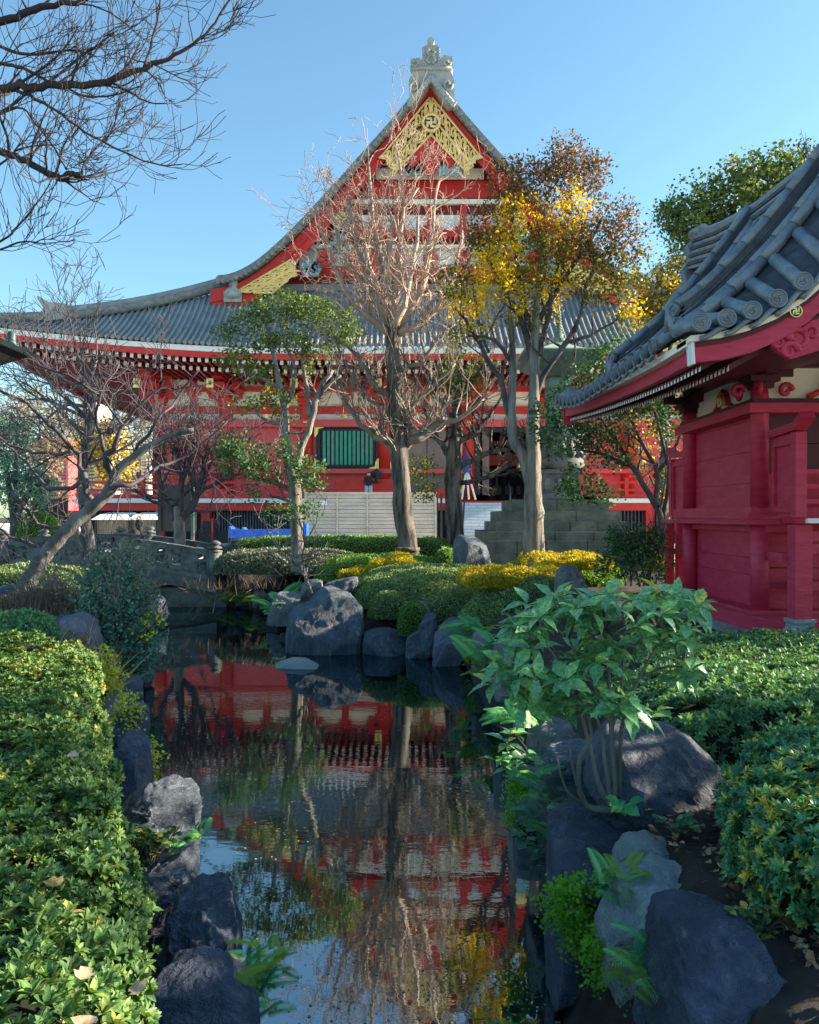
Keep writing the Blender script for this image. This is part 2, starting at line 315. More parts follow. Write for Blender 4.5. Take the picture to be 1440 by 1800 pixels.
def leaves(name, pos, along, nrm, size, mats, parent=None, tmpl=DIAMOND, rnd=None, width=1.0, mi=None, origin=None, seed=0):
    """merge many copies of a leaf: local x = width, y = along, z = normal"""
    rg = np.random.default_rng(seed + len(pos)); N = len(pos)
    o3 = wloc(parent) if parent is not None else Vector(origin or (0, 0, 0))
    y = unit(along); x = unit(np.cross(y, nrm)); z = np.cross(x, y)
    size = np.broadcast_to(np.asarray(size, float), (N,))
    tv, tf = tmpl; k = len(tv)
    V = (pos[:, None, :] + size[:, None, None] * (tv[None, :, 0:1] * width * x[:, None, :] + tv[None, :, 1:2] * y[:, None, :] + tv[None, :, 2:3] * z[:, None, :])).reshape(-1, 3) - np.array(o3)
    loops = np.concatenate([np.array(f) for f in tf]); ls = np.array([len(f) for f in tf]); nf = len(tf); nl = len(loops)
    L = (loops[None, :] + (np.arange(N) * k)[:, None]).reshape(-1)
    st = np.concatenate([[0], np.cumsum(ls)[:-1]]); ST = (st[None, :] + (np.arange(N) * nl)[:, None]).reshape(-1)
    me = bpy.data.meshes.new(name); me.vertices.add(len(V)); me.vertices.foreach_set('co', V.astype(np.float32).ravel())
    me.loops.add(len(L)); me.loops.foreach_set('vertex_index', L.astype(np.int32)); me.polygons.add(len(ST)); me.polygons.foreach_set('loop_start', ST.astype(np.int32))
    if rnd is None: rnd = rg.random(N)
    rr = np.repeat(rnd, nf)
    if nf > 8:      # rosettes: vary each leaf slightly
        rr = np.clip(rr + np.repeat(rg.normal(0, .12, N * (nf // 2)), 2)[:len(rr)] if nf % 2 == 0 else rr, 0, 1)
    me.update(calc_edges=True)
    at = me.attributes.new('rnd', 'FLOAT', 'FACE'); at.data.foreach_set('value', rr.astype(np.float32))
    return link(name, me, mats, parent, o3 if parent is None else None)
def rvec(rg, n): return unit(rg.normal(size=(n, 3)))
def foliage(name, blobs, D, leaf, mat, parent, k=2.4, seed=1, upb=.5, tuft=9, tr=1.7, shell=.35, width=1.0, tmpl=DIAMOND, flat=0, rshift=0):
    """leaf tufts spread through ellipsoids given in picture measures: (px,py,rx,ry[,dD])"""
    rg = np.random.default_rng(seed); A = []; Bn = []; C = []; RN = []
    for b in blobs:
        d = D + (b[4] if len(b) > 4 else 0); c = np.array(P(b[0], b[1], d)); rx = b[2] / F * d; rz = b[3] / F * d; ry = (rx + rz) * .55
        n = int(k * math.pi * rx * rz / (leaf * leaf * .4)); nt = max(3, n // tuft)
        u = rvec(rg, nt); rad = (shell + (1 - shell) * rg.random((nt, 1)) ** .6) * (1 + .16 * rg.normal(size=(nt, 1)))
        tc = c + u * rad * np.array([rx, ry, rz]); td = unit(u + np.array([0, 0, upb]) + .5 * rg.normal(size=(nt, 3)))
        m = nt * tuft; tc = np.repeat(tc, tuft, 0); td = np.repeat(td, tuft, 0)
        off = rg.normal(size=(m, 3)) * leaf * tr * .55; A.append(tc + off + td * leaf * tr * rg.random((m, 1)))
        Bn.append(unit(td * .8 + .9 * rg.normal(size=(m, 3)) + np.array([0, 0, -.15]))); C.append(unit(rg.normal(size=(m, 3)) + np.array([0, -.2, 1.1])))
        RN.append(np.clip(np.repeat(rg.random(nt), tuft) * .7 + .3 * rg.random(m) + rshift, 0, 1))
    A = np.concatenate(A); return leaves(name, A, np.concatenate(Bn), np.concatenate(C), leaf * rg.uniform(.7, 1.25, len(A)), MATS[mat], parent, tmpl, np.concatenate(RN), width, seed=seed)
RNG = random.Random(7)
def rv(s=1, rg=RNG): return Vector((rg.gauss(0, s), rg.gauss(0, s), rg.gauss(0, s)))
def grow(mb, p, d, L, r, lvl, rg, jit=.16, up=.06, kids=(3, 5), ang=.7, ratio=.62, n=4, rmin=.004, mi=0, planar=0, segs=5, kr=.62):
    """a bending limb that sheds side limbs, lvl levels deep"""
    pts = [Vector(p)]; rad = [r]; d = Vector(d).normalized()
    for i in range(segs):
        d = (d + rv(jit, rg) + Vector((0, 0, up))).normalized()
        if planar: d.y *= planar; d.normalize()
        pts.append(pts[-1] + d * (L / segs)); rad.append(max(rmin, r * (1 - .6 * (i + 1) / segs)))
    mb.tube(pts, rad, n if lvl > 0 else 3, mi, cap=False)
    if lvl <= 0: return
    for i in range(rg.randint(*kids)):
        t = rg.uniform(.25, 1.0); k = min(segs - 1, int(t * segs)); q = pts[k].lerp(pts[k + 1], t * segs - k)
        dd = (pts[k + 1] - pts[k]).normalized(); s = rv(1, rg); s = (s - dd * s.dot(dd)).normalized()
        nd = (dd * math.cos(ang) + s * math.sin(ang * rg.uniform(.7, 1.2))).normalized()
        grow(mb, q, nd, L * ratio * rg.uniform(.7, 1.15), max(rmin, rad[k] * kr), lvl - 1, rg, jit, up, kids, ang, ratio, n, rmin, mi, planar, segs, kr)
def limb(mb, pts, D, n=8, mi=0, wob=.0, rg=RNG, sub=3):
    """limb through picture points (px,py,r_px[,dD]); returns world points and radii"""
    W = [P(p[0], p[1], D + (p[3] if len(p) > 3 else 0)) for p in pts]; rd = [p[2] / F * D for p in pts]
    Q = []; RR = []
    for i in range(len(W) - 1):
        p0 = W[max(0, i - 1)]; p1 = W[i]; p2 = W[i + 1]; p3 = W[min(len(W) - 1, i + 2)]
        for j in range(sub):
            t = j / sub
            q = .5 * ((2 * p1) + (p2 - p0) * t + (2 * p0 - 5 * p1 + 4 * p2 - p3) * t * t + (3 * p1 - p0 - 3 * p2 + p3) * t ** 3)
            Q.append(q + rv(wob * rd[i], rg)); RR.append((rd[i] * (1 - t) + rd[i + 1] * t) * rg.uniform(.93, 1.07))
    Q.append(W[-1]); RR.append(rd[-1])
    mb.tube(Q, RR, n, mi, cap=True); return Q, RR
# ================================================================ ground, pond, water
WZ = -1.0
POND = [(.8, 1.2), (.85, 3.1), (.9, 4.2), (1.0, 5.4), (1.2, 6.9), (1.22, 10.1), (1.05, 14.9), (-.3, 15.7), (-2.5, 16.6), (-3.4, 21.5), (-5.2, 23.9), (-5.6, 29), (-9.6, 29.5), (-8.9, 24.4),
        (-7.1, 23.2), (-6.2, 19), (-5.0, 15.5), (-3.8, 12), (-2.75, 8.9), (-1.85, 7.0), (-1.1, 5.2), (-.8, 4.2), (-.55, 1.2)]
def sdf(x, y):
    pts = np.array(POND); x = np.asarray(x, float); y = np.asarray(y, float); best = np.full(x.shape, 1e9); ins = np.zeros(x.shape, bool)
    for i in range(len(pts)):
        a = pts[i]; b = pts[(i + 1) % len(pts)]; e = b - a
        t = np.clip(((x - a[0]) * e[0] + (y - a[1]) * e[1]) / (e @ e), 0, 1)
        best = np.minimum(best, np.hypot(x - a[0] - t * e[0], y - a[1] - t * e[1]))
        c = ((a[1] > y) != (b[1] > y)); xi = a[0] + (y - a[1]) / (b[1] - a[1] + 1e-12) * (b[0] - a[0]); ins ^= c & (x < xi)
    return np.where(ins, -best, best)
def axis(lo, hi, a, b, st):
    g = list(np.arange(a, b + 1e-6, st)); x = b; s = st
    while x < hi: s *= 1.3; x += s; g.append(x)
    x = a; s = st
    while x > lo: s *= 1.3; x -= s; g.insert(0, x)
    return np.array(g)
gx = axis(-900, 900, -11, 6, .16); gy = axis(-60, 2200, 0, 30.5, .16)
GX, GY = np.meshgrid(gx, gy, indexing='ij'); sd = sdf(GX, GY)
rg = np.random.default_rng(3)
left = (GX < -.5) & (GY < 15.5) & (sd > 0)
GZ = np.clip((sd + .06) / .42, -1.6, 1); GZ = np.where(GZ > 0, -0.95 + .95 * np.clip(GZ, 0, 1) ** .5, -0.95 + GZ * .6)
far = (GY > 13.5) & (sd > -.05); GZ = np.where(far, np.minimum(GZ, -1.1 + 1.1 * np.clip((sd + .05) / 2.2, 0, 1) ** .8), GZ)
GZ = np.where(left, -1.12 + 1.12 * np.clip(sd / 2.3, 0, 1) ** .95, GZ); GZ = np.where((GX < -.5) & (GY < 15.5) & (sd <= 0), np.maximum(-1.12 + sd * .5, -1.9), GZ)
near = (np.abs(GX) < 14) & (GY < 32) & (sd > .3); GZ = GZ + np.where(near, rg.normal(0, .012, GZ.shape), 0)
me = bpy.data.meshes.new('ground'); nx, ny = GX.shape
idx = np.arange(nx * ny).reshape(nx, ny); fs = np.stack([idx[:-1, :-1], idx[1:, :-1], idx[1:, 1:], idx[:-1, 1:]], -1).reshape(-1, 4)
me.from_pydata(np.stack([GX, GY, GZ], -1).reshape(-1, 3).tolist(), [], fs.tolist())
me.polygons.foreach_set('use_smooth', [True] * len(fs)); me.update()
tag(link('ground', me, MATS['soil']), kind='structure')
mb = MB(); mb.box((-190, 31, -.3), (190, 220, .02)); tag(mb.build('paving', MATS['paving']), kind='structure')
for bx_ in (((9, -60, -.3), (90, 30.99, .02)), ((-90, -60, -.3), (-12.5, 30.99, .02)), ((-12.49, -60, -.3), (8.99, -1.2, .02))): mb = MB(); mb.box(*bx_); tag(mb.build('plaza', MATS['paving']), kind='structure')
def water():
    m, nt, p = base('water'); MATS['water'] = m
    tc = nn(nt, 'ShaderNodeTexCoord')
    def rip(sc, st, de):
        mp = nn(nt, 'ShaderNodeMapping'); mp.inputs['Scale'].default_value = st; nt.links.new(tc.outputs['Object'], mp.inputs[0])
        n = nn(nt, 'ShaderNodeTexNoise'); n.inputs['Scale'].default_value = sc; n.inputs['Detail'].default_value = de; nt.links.new(mp.outputs[0], n.inputs['Vector']); return n
    a = rip(1.5, (1, 2.4, 1), 3); b = rip(9, (1, 2.2, 1), 3)
    # calm patches and rippled patches
    c = rip(.23, (1, 1, 1), 2); rr = nn(nt, 'ShaderNodeMapRange'); rr.inputs[1].default_value = .38; rr.inputs[2].default_value = .62; rr.inputs[3].default_value = .25; rr.inputs[4].default_value = 1.0
    nt.links.new(c.outputs[0], rr.inputs[0])
    ma = nn(nt, 'ShaderNodeMath', operation='MULTIPLY_ADD'); ma.inputs[1].default_value = .22
    nt.links.new(b.outputs[0], ma.inputs[0]); nt.links.new(a.outputs[0], ma.inputs[2])
    mm = nn(nt, 'ShaderNodeMath', operation='MULTIPLY'); nt.links.new(ma.outputs[0], mm.inputs[0]); nt.links.new(rr.outputs[0], mm.inputs[1])
    bp = nn(nt, 'ShaderNodeBump'); bp.inputs['Strength'].default_value = 1; bp.inputs['Distance'].default_value = .0018; nt.links.new(mm.outputs[0], bp.inputs['Height'])
    gl = nn(nt, 'ShaderNodeBsdfGlossy'); gl.inputs['Roughness'].default_value = .012; gl.inputs['Color'].default_value = (.72, .80, .84, 1); nt.links.new(bp.outputs[0], gl.inputs['Normal'])
    df = nn(nt, 'ShaderNodeBsdfDiffuse'); df.inputs['Color'].default_value = (.003, .012, .014, 1)
    fr = nn(nt, 'ShaderNodeFresnel'); fr.inputs['IOR'].default_value = 1.34; nt.links.new(bp.outputs[0], fr.inputs['Normal'])
    mr = nn(nt, 'ShaderNodeMapRange'); mr.inputs[1].default_value = .02; mr.inputs[2].default_value = .5; mr.inputs[3].default_value = .46; mr.inputs[4].default_value = .50; nt.links.new(fr.outputs[0], mr.inputs[0])
    mx = nn(nt, 'ShaderNodeMixShader'); nt.links.new(mr.outputs[0], mx.inputs[0]); nt.links.new(df.outputs[0], mx.inputs[1]); nt.links.new(gl.outputs[0], mx.inputs[2])
    nt.links.new(mx.outputs[0], nt.nodes['Material Output'].inputs['Surface'])
water()
mb = MB(); mb.grid(lambda u, v: (u, v, WZ), np.linspace(-12, 4, 9), np.linspace(-1, 31, 17)); tag(mb.build('water', MATS['water']), kind='structure')

# ================================================================ the great temple hall
XC = 1.3; YE = 46.5; YW = 53.0; YG = 52.0; YV = 50.5; YB = 88.0
hall = thing('temple_hall', 'huge red temple hall with grey tiled roof and gilded gable behind the pond garden', 'temple', (XC, YW, 0))
def ze(x): d = abs(x - XC); return 11.3 + 1.15 * max(0, (d - 9) / 15.5) ** 1.6
ZG = 16.0
dk = np.array([0, 1, 2, 4.3, 6.9, 9.7, 12.9]); zk = np.array([28.5, 27.15, 25.95, 23.45, 20.45, 17.75, 16.0])
pf = np.polyfit(dk, zk, 4)
def zg(d): return float(np.polyval(pf, min(abs(d), 12.9)))
def fr(v): return .72 * v + .28 * v * v
def skirt(x, v):        # v 0 at eave .. 1 at gable base or hip
    d = abs(x - XC); Yt = YG if d <= 12.9 else YE + (YG - YE) * (26.0 - d) / 13.1
    y = YE + (Yt - YE) * v; t = (y - YE) / (YG - YE)
    return Vector((x, y, ze(x) + (ZG - ze(x)) * fr(t)))
roof = MB(); xs = np.linspace(XC - 26.0, XC + 26.0, 99); vs9 = np.linspace(0, 1, 9)
roof.grid(lambda x, v: skirt(x, v), xs, vs9)
for i in range(int(52.0 / .34) + 1):      # rolls of round tiles
    x = XC - 25.95 + .34 * i
    if abs(x - XC) > 25.9: continue
    roof.tube([skirt(x, v) + Vector((0, 0, .07)) for v in np.linspace(0, 1, 8)], .088, 6, 0)
    e = skirt(x, 0); roof.tube([e + Vector((0, -.10, .03)), e + Vector((0, .05, .05))], .125, 8, 1)
for sgn in (-1, 1):                         # side skirts and upper slopes
    def side(s, v, sgn=sgn):
        d = 26.0 - 13.1 * s; y0 = YE + 5.5 * s; y = y0 + (YB + 5 - y0) * v; t = s
        ze_ = 11.3 + 1.15 * max(0, 1 - (y - YE) / 14) ** 1.6
        return Vector((XC + sgn * d, y, ze_ + (ZG - ze_) * fr(t) - 0.0))
    roof.grid(side, np.linspace(0, 1, 9), np.linspace(0, 1, 12))
    roof.grid(lambda s, v, sgn=sgn: Vector((XC + sgn * 12.9 * (1 - s), YV - .1 + v * (YB - YV), zg(12.9 * (1 - s)))), np.linspace(0, 1, 20), np.linspace(0, 1, 3))
    # rows of tiles on the visible edge of the upper slope
    for k in range(10):
        y = YV + .1 + k * .41
        roof.tube([Vector((XC + sgn * 12.9 * (1 - s), y, zg(12.9 * (1 - s)) + .06)) for s in np.linspace(0, 1, 20)], .11, 6, 0)
    # verge: three stepped courses plus little round tiles facing out
    for (yy, off, th) in ((YV - .25, .32, .34), (YV + .2, .58, .24)):
        for a in range(36):
            s0, s1 = a / 36, (a + 1) / 36
            p0 = Vector((XC + sgn * 13.1 * (1 - s0), yy, zg(13.1 * (1 - s0)) + off - .2)); p1 = Vector((XC + sgn * 13.1 * (1 - s1), yy, zg(13.1 * (1 - s1)) + off - .2))
            roof.bar(p0, p1, .5, th, 1)
    for a in range(48):
        s0 = (a + .5) / 48; x = XC + sgn * 13.1 * (1 - s0); z = zg(13.1 * (1 - s0))
        roof.tube([(x, YV - .62, z - .02), (x, YV - .1, z + .03)], .15, 8, 1)
    roof.tube([Vector((XC + sgn * (26.0 - 13.1 * s), YE + 5.5 * s, skirt(XC + sgn * (26.0 - 13.1 * s), 1).z + .30 + .1 * s)) for s in np.linspace(.04, 1, 14)], [.30] * 14, 8, 1)
    roof.tube([Vector((XC + sgn * (26.0 - 13.1 * s), YE + 5.5 * s, skirt(XC + sgn * (26.0 - 13.1 * s), 1).z + .62 + .1 * s)) for s in np.linspace(.26, 1, 12)], [.22] * 12, 8, 0)
roof.box((XC - 13.6, YG - .25, ZG - .1), (XC + 13.6, YG + .15, ZG + .32), 1)
roof.tube([(XC, YV - .2, 28.85), (XC, YB, 28.85)], .55, 8, 1)
ro = roof.build('roof', [MATS['tile'], MATS['tile_edge']], hall)
# upturned corner ornaments on the hip ridges
for sgn in (-1, 1):
    s = .26; x = XC + sgn * (26.0 - 13.1 * s); y = YE + 5.5 * s; z = skirt(x, 1).z + .5
    m = MB(); m.prism([(x, z - .5), (x + sgn * -1.1, z - .35), (x - sgn * 1.2, z + .55), (x - sgn * .3, z + .62), (x + sgn * .38, z + 1.0), (x + sgn * .42, z + .86), (x + sgn * .05, z + .3)], y - .22, y + .22)
    m.build('ridge_end_tile', MATS['stonegrey'], ro)
for sgn in (-1, 1):                                              # decorated tiles on the front slope below the gable
    b = skirt(XC + sgn * 12.2, .80); m = MB()
    m.lathe((b.x, b.y - .3, b.z + .2), [(.05, 0), (.55, .05), (.5, .5), (.2, .75), (.3, .9), (.28, 1.15), (.05, 1.3)], 8)
    m.bar(b + Vector((-.55, -.35, .35)), b + Vector((.55, -.35, .35)), .15, .7); m.build('guardian_tile', MATS['stonegrey'], ro)
# ---- ridge-end ornament (stacked grey carved tile)
o = MB(); D = YV - .7
def pp(pts): return [((px - CX) / F * D, CAMZ + (HZ - py) / F * D) for px, py in pts]
o.prism(pp([(757, 142), (733, 178), (728, 184), (718, 182), (715, 176), (721, 170), (719, 140), (728, 120), (722, 117), (722, 103), (738, 101), (744, 108), (744, 84), (748, 79), (768, 79), (773, 84), (773, 105), (780, 97), (795, 99), (797, 120), (792, 124), (799, 142), (799, 172), (803, 178), (800, 184), (786, 184), (776, 170)]), D, D + .8)
def stroke(mb, pts, r, D, n=6, mi=0): mb.tube([P(x, y, D) for x, y in pts], r, n, mi)
for sg in (-1, 1):
    c = 758
    stroke(o, [(c, 133), (c + sg * 20, 160), (c + sg * 38, 182)], .16, D - .05); stroke(o, [(c, 120), (c + sg * 18, 120), (c + sg * 37, 121)], .12, D - .05)
    for k in range(8): a = k / 7; q = P(c + sg * (4 + 34 * a), 141 + 41 * a, D - .2); o.tube([q, q + Vector((0, .3, 0))], .15, 8)
    o.tube([P(c + sg * (28 + 7 * math.cos(t) * (1 - t / 9)), 110 + 7 * math.sin(t) * (1 - t / 9), D - .05) for t in np.linspace(0, 7, 14)], .07, 5)
    o.tube([P(c + sg * (29 + 9 * math.cos(t) * (1 - t / 9)), 148 + 12 * math.sin(t) * (1 - t / 9), D - .05) for t in np.linspace(0, 7, 14)], .09, 5)
    for k in range(7): q = P(c + sg * 13.5, 84 + k * 5, D - .08); o.tube([q, q + Vector((0, .2, 0))], .08, 6)
    stroke(o, [(c + sg * 2, 88), (c + sg * 8, 92), (c + sg * 3, 98), (c + sg * 8, 106), (c + sg * 2, 112)], .09, D - .05)
o.tube([P(758, 80, D + .2), P(758, 70, D + .2)], [.22, .16], 8); 
q = P(757.5, 75, D); o.tube([q + Vector((0, -.25, 0)), q + Vector((0, .8, 0))], .21, 12)
o.tube([P(757.5, 92, D + .3), P(757.5, 76, D + .3)], .2, 10)
o.build('ridge_ornament', MATS['stonegrey'], ro)
# ---- gable: back wall, barge boards, lattice plates
g = MB()
poly = [(XC - 12.4, ZG + .2)] + [(XC - d, zg(d) - 1.0) for d in np.linspace(11.4, 0, 16)] + [(XC + d, zg(d) - 1.0) for d in np.linspace(0.6, 11.4, 16)] + [(XC + 12.4, ZG + .2)]
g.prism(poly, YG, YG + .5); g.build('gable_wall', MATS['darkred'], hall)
for sgn in (-1, 1):
    m = MB(); n = 30
    for (yo, a0, a1, w0, mi) in ((YV + .06, .22, 1.0, .9, 0), (YV + .18, .95, 1.75, 1.0, 0)):
        for i in range(n):
            q = []
            for d in (13.6 * (1 - i / n), 13.6 * (1 - (i + 1) / n)):
                z = zg(d) if d < 12.9 else zg(12.9) - (d - 12.9) * .25
                f = .62 + .38 * min(1, d / 9)
                q.append((XC + sgn * d, z - a0 * (1 if a0 < .5 else f), z - a1 * (f if a1 < 1.2 else f)))
            (xa, ta, ba), (xb, tb, bb) = q
            m.hexa([(xa, yo, ba), (xb, yo, bb), (xb, yo + .12, bb), (xa, yo + .12, ba), (xa, yo, ta), (xb, yo, tb), (xb, yo + .12, tb), (xa, yo + .12, ta)], mi)
    m.build('barge_board', MATS['red'], hall)
    m = MB()                                   # underside of the verge
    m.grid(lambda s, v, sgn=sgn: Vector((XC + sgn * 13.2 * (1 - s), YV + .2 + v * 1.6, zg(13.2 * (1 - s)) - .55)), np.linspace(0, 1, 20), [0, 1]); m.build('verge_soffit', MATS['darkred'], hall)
def scroll_plate(mb, quad, D, cells, r=.045, rows=2, mi=0, rg=random.Random(4)):
    """gilded openwork: border bars and rows of curls in a strip from A0-A1 (outer edge) to B0-B1 (inner edge)"""
    A0, A1, B0, B1 = [P(x, y, D) for x, y in quad]
    def at(u, v): return (A0.lerp(A1, u)).lerp(B0.lerp(B1, u), v)
    for v in (0, 1): mb.tube([at(0, v), at(1, v)], r * 1.5, 5, mi)
    for u in (0, 1): mb.tube([at(u, 0), at(u, 1)], r * 1.5, 5, mi)
    r *= 1.3; L = (A1 - A0).length; W = (B0 - A0).length
    ex = (A1 - A0).normalized(); ez = (B0 - A0).normalized()
    for rw in range(rows):
        for k in range(cells):
            c = at((k + .5) / cells, (rw + .5) / rows); s = (1 if (k + rw) % 2 else -1); hh = W / rows * .46; hw = L / cells * .5; a0 = rg.uniform(0, 1.2)
            mb.tube([c + ex * (math.cos(s * t + a0) * hw * (1 - t / 10.5)) + ez * (math.sin(s * t + a0) * hh * (1 - t / 10.5)) for t in np.linspace(0, 8.3, 15)], [r * (1.25 - .05 * j) for j in range(15)], 4, mi, cap=False)
            mb.tube([c + ex * hw * .9 + ez * hh * s * .8, c + ex * hw * .5 + ez * hh * s * .2, c + ex * hw * 1.1], r * .9, 4, mi, cap=False)
D = YV - .02
for sgn in (-1, 1):
    def sx(x): return 757.5 + sgn * (x - 757.5)
    m = MB()
    scroll_plate(m, [(sx(760), 172), (sx(842), 272), (sx(757), 202), (sx(828), 290)], D, 9, .05, 1)
    scroll_plate(m, [(sx(758), 204), (sx(832), 292), (sx(757.5), 236), (sx(818), 300)], D, 8, .05, 1)
    m.prism([((sx(x) - CX) / F * D, CAMZ + (HZ - y) / F * D) for x, y in ([(842, 270), (850, 278), (832, 282), (822, 302), (812, 296), (826, 280)])], D - .06, D + .03)
    m.build('gilded_lattice', MATS['goldpaint'], hall)
    m = MB()
    scroll_plate(m, [(sx(417), 512), (sx(512), 456), (sx(440), 514), (sx(519), 468)], D, 11, .045, 1)
    scroll_plate(m, [(sx(445), 515), (sx(519), 470), (sx(480), 515), (sx(516), 482)], D, 7, .045, 1); m.build('gilded_lattice', MATS['goldpaint'], hall)
    # curled teal clouds and red flowers hanging under the barge board
    for (cx, cy, rr) in ((545, 470, 17), (592, 432, 15), (597, 410, 12), (722, 290, 12), (712, 300, 10), (735, 300, 9)):
        m = MB()
        for k in range(6):
            a = k * 2.4; bx, by = sx(cx + rr * .6 * math.cos(a)), cy + rr * .5 * math.sin(a)
            m.tube([P(bx + sgn * math.cos(t) * rr * .5 * (1 - t / 9), by + math.sin(t) * rr * .5 * (1 - t / 9), D + .35) for t in np.linspace(0, 7, 11)], .13, 5)
        m.build('cloud_carving', MATS['tealcloud'], hall)
    m = MB()
    for k in range(5):
        a = 2 * math.pi * k / 5 + .3; m.lathe(P(sx(574) + 9 * math.cos(a), 455 + 9 * math.sin(a), D + .1), [(.0, -.2), (.3, -.1), (.3, .1), (0, .2)], 8)
    m.build('flower_carving', MATS['red'], hall)
def manji(mb, c, s, ydir=-1, mi=0, t=.03, bw=.2):
    """left-facing manji emblem built of bars in the xz plane"""
    c = Vector(c); w = s * bw
    def bx(x0, z0, x1, z1): mb.box((c.x + x0, c.y - t, c.z + z0), (c.x + x1, c.y, c.z + z1), mi)
    h = s / 2
    bx(-h, -w / 2, h, w / 2); bx(-w / 2, w / 2, w / 2, h); bx(-w / 2, -h, w / 2, -w / 2)
    bx(-h, h - w, -w / 2, h); bx(w / 2, -h, h, -h + w); bx(-h, -h, -h + w, -w / 2); bx(h - w, w / 2, h, h)
for (cx, cy, rr) in ((758, 217, 14.5), (600, 383, 8), (915, 383, 8)):
    q = P(cx, cy, YV - .05); r = rr / F * YV; m = MB()
    m.tube([q + Vector((0, -.12, 0)), q + Vector((0, .15, 0))], r, 24, 1, smooth=False)
    m.tube([q + Vector((math.cos(t) * r, -.12, math.sin(t) * r)) for t in np.linspace(0, 2 * math.pi, 25)], .09, 6, 0, cap=False)
    manji(m, q + Vector((0, -.12, 0)), r * 1.15); m.build('crest', [MATS['goldpaint'] if rr > 10 else MATS['goldpaint'], MATS['darkmetal'] if rr > 10 else MATS['cream']], hall)
m = MB()                                    # red hanging gegyo in the peak with carved teal wings behind
m.prism([((x - CX) / F * (YV + .2), CAMZ + (HZ - y) / F * (YV + .2)) for x, y in ((757, 236), (800, 285), (790, 296), (775, 280), (768, 300), (757, 318), (746, 300), (740, 280), (725, 296), (715, 285))], YV + .1, YV + .35)
m.build('gable_pendant', MATS['red'], hall)
def gbeam(name, y0, y1, mat, D=YG - .3, t=.4, x0=None, x1=None):
    zc = CAMZ + (HZ - (y0 + y1) / 2) / F * D
    d = max(0.5, float(np.interp(-(zc + 1.1), -zk, dk))); m = MB()
    a = P(CX, y1, D).z; b = P(CX, y0, D).z; m.box((XC - d if x0 is None else x0, D, a), (XC + d if x1 is None else x1, D + t, b)); return m.build(name, MATS[mat], hall)
gbeam('gable_beam', 468, 484, 'red'); gbeam('gable_beam', 405, 416, 'red', YG - .45); gbeam('gable_beam', 350, 358, 'cream'); gbeam('gable_beam', 296, 314, 'cream', YG - .2, .15); gbeam('gable_beam', 430, 436, 'cream', YG - .5)
gbeam('gable_panel', 440, 468, 'white', YG - .1, .1); gbeam('gable_panel', 378, 404, 'white', YG - .1, .1); gbeam('gable_panel', 318, 348, 'red', YG - .1, .1)
for px in (575, 625, 660, 700, 757, 815, 855, 890, 940):
    m = MB(); m.pbox(px - 7, 438, px + 7, 470, YG - .42, .3); m.pbox(px - 13, 448, px + 13, 457, YG - .46, .3)
    m.build('gable_strut', MATS['red'], hall)
    if not 620 < px < 900: continue
    m = MB(); m.pbox(px - 6, 360, px + 6, 406, YG - .42, .3); m.pbox(px - 14, 396, px + 14, 405, YG - .5, .3)
    m.build('gable_strut', MATS['red'], hall)
# ---- eaves
for sgn in (-1, 1):
    pass
m = MB(); m2 = MB(); m3 = MB(); xx = np.linspace(XC - 26.0, XC + 26.0, 60)
for a, b in zip(xx[:-1], xx[1:]):
    za, zb = ze(a), ze(b)
    m.hexa([(a, YE + .02, za - .40), (b, YE + .02, zb - .40), (b, YE + .3, zb - .40), (a, YE + .3, za - .40), (a, YE + .02, za - .1), (b, YE + .02, zb - .1), (b, YE + .3, zb - .1), (a, YE + .3, za - .1)])
    m2.hexa([(a, YE + .12, za - .72), (b, YE + .12, zb - .72), (b, YE + .4, zb - .72), (a, YE + .4, za - .72), (a, YE + .12, za - .4), (b, YE + .12, zb - .4), (b, YE + .4, zb - .4), (a, YE + .4, za - .4)])
for sgn in (-1, 1):
    X = XC + sgn * 26.0; ys = np.linspace(YE, YB + 5, 14)
    for a, b in zip(ys[:-1], ys[1:]):
        fz = lambda y: 11.3 + 1.15 * max(0, 1 - (y - YE) / 14) ** 1.6
        za, zb = fz(a), fz(b); xi = X - sgn * .3
        m.hexa([(xi, a, za - .4), (X, a, za - .4), (X, b, zb - .4), (xi, b, zb - .4), (xi, a, za - .1), (X, a, za - .1), (X, b, zb - .1), (xi, b, zb - .1)])
        m2.hexa([(X - sgn * .4, a, za - .72), (X - sgn * .1, a, za - .72), (X - sgn * .1, b, zb - .72), (X - sgn * .4, b, zb - .72), (X - sgn * .4, a, za - .4), (X - sgn * .1, a, za - .4), (X - sgn * .1, b, zb - .4), (X - sgn * .4, b, zb - .4)])
m.build('eave_edge', MATS['white'], hall); m2.build('eave_fascia', MATS['red'], hall)
def sof(x, t):
    d = min(abs(x - XC), 25.6); X = XC + (1 if x > XC else -1) * (d if d < 17.8 else d - (d - 17.8) * t); return Vector((X, YE + .3 + t * (YW - YE - .3), ze(x) - .45 + (11.15 - ze(x) + .45) * t))
m3.grid(sof, np.linspace(XC - 25.6, XC + 25.6, 50), [0, .5, 1])
for sgn in (-1, 1):
    m3.grid(lambda u, t, sgn=sgn: Vector((XC + sgn * (25.6 - 8.0 * t), max(YE + .3 + 6.4 * t, u), 11.0 + (1 - t) * (.9 * max(0, 1 - (u - YE) / 14) ** 1.6) + .15 * t)), np.linspace(YE + .3, YB + 4, 14), [0, .5, 1])
    for i in range(70):          # rafters under the side eaves
        y = YE + 1.2 + i * .5; z = 10.85 + .9 * max(0, 1 - (y - YE) / 14) ** 1.6
        t1 = min(1, max(0, (y - YE - .3) / 6.4)); m3.bar((XC + sgn * 25.5, y, z), (XC + sgn * (25.6 - 8.0 * t1), y, z - (z - 11.0) * t1), .16, .2)
m3.build('soffit', MATS['darkred'], hall)
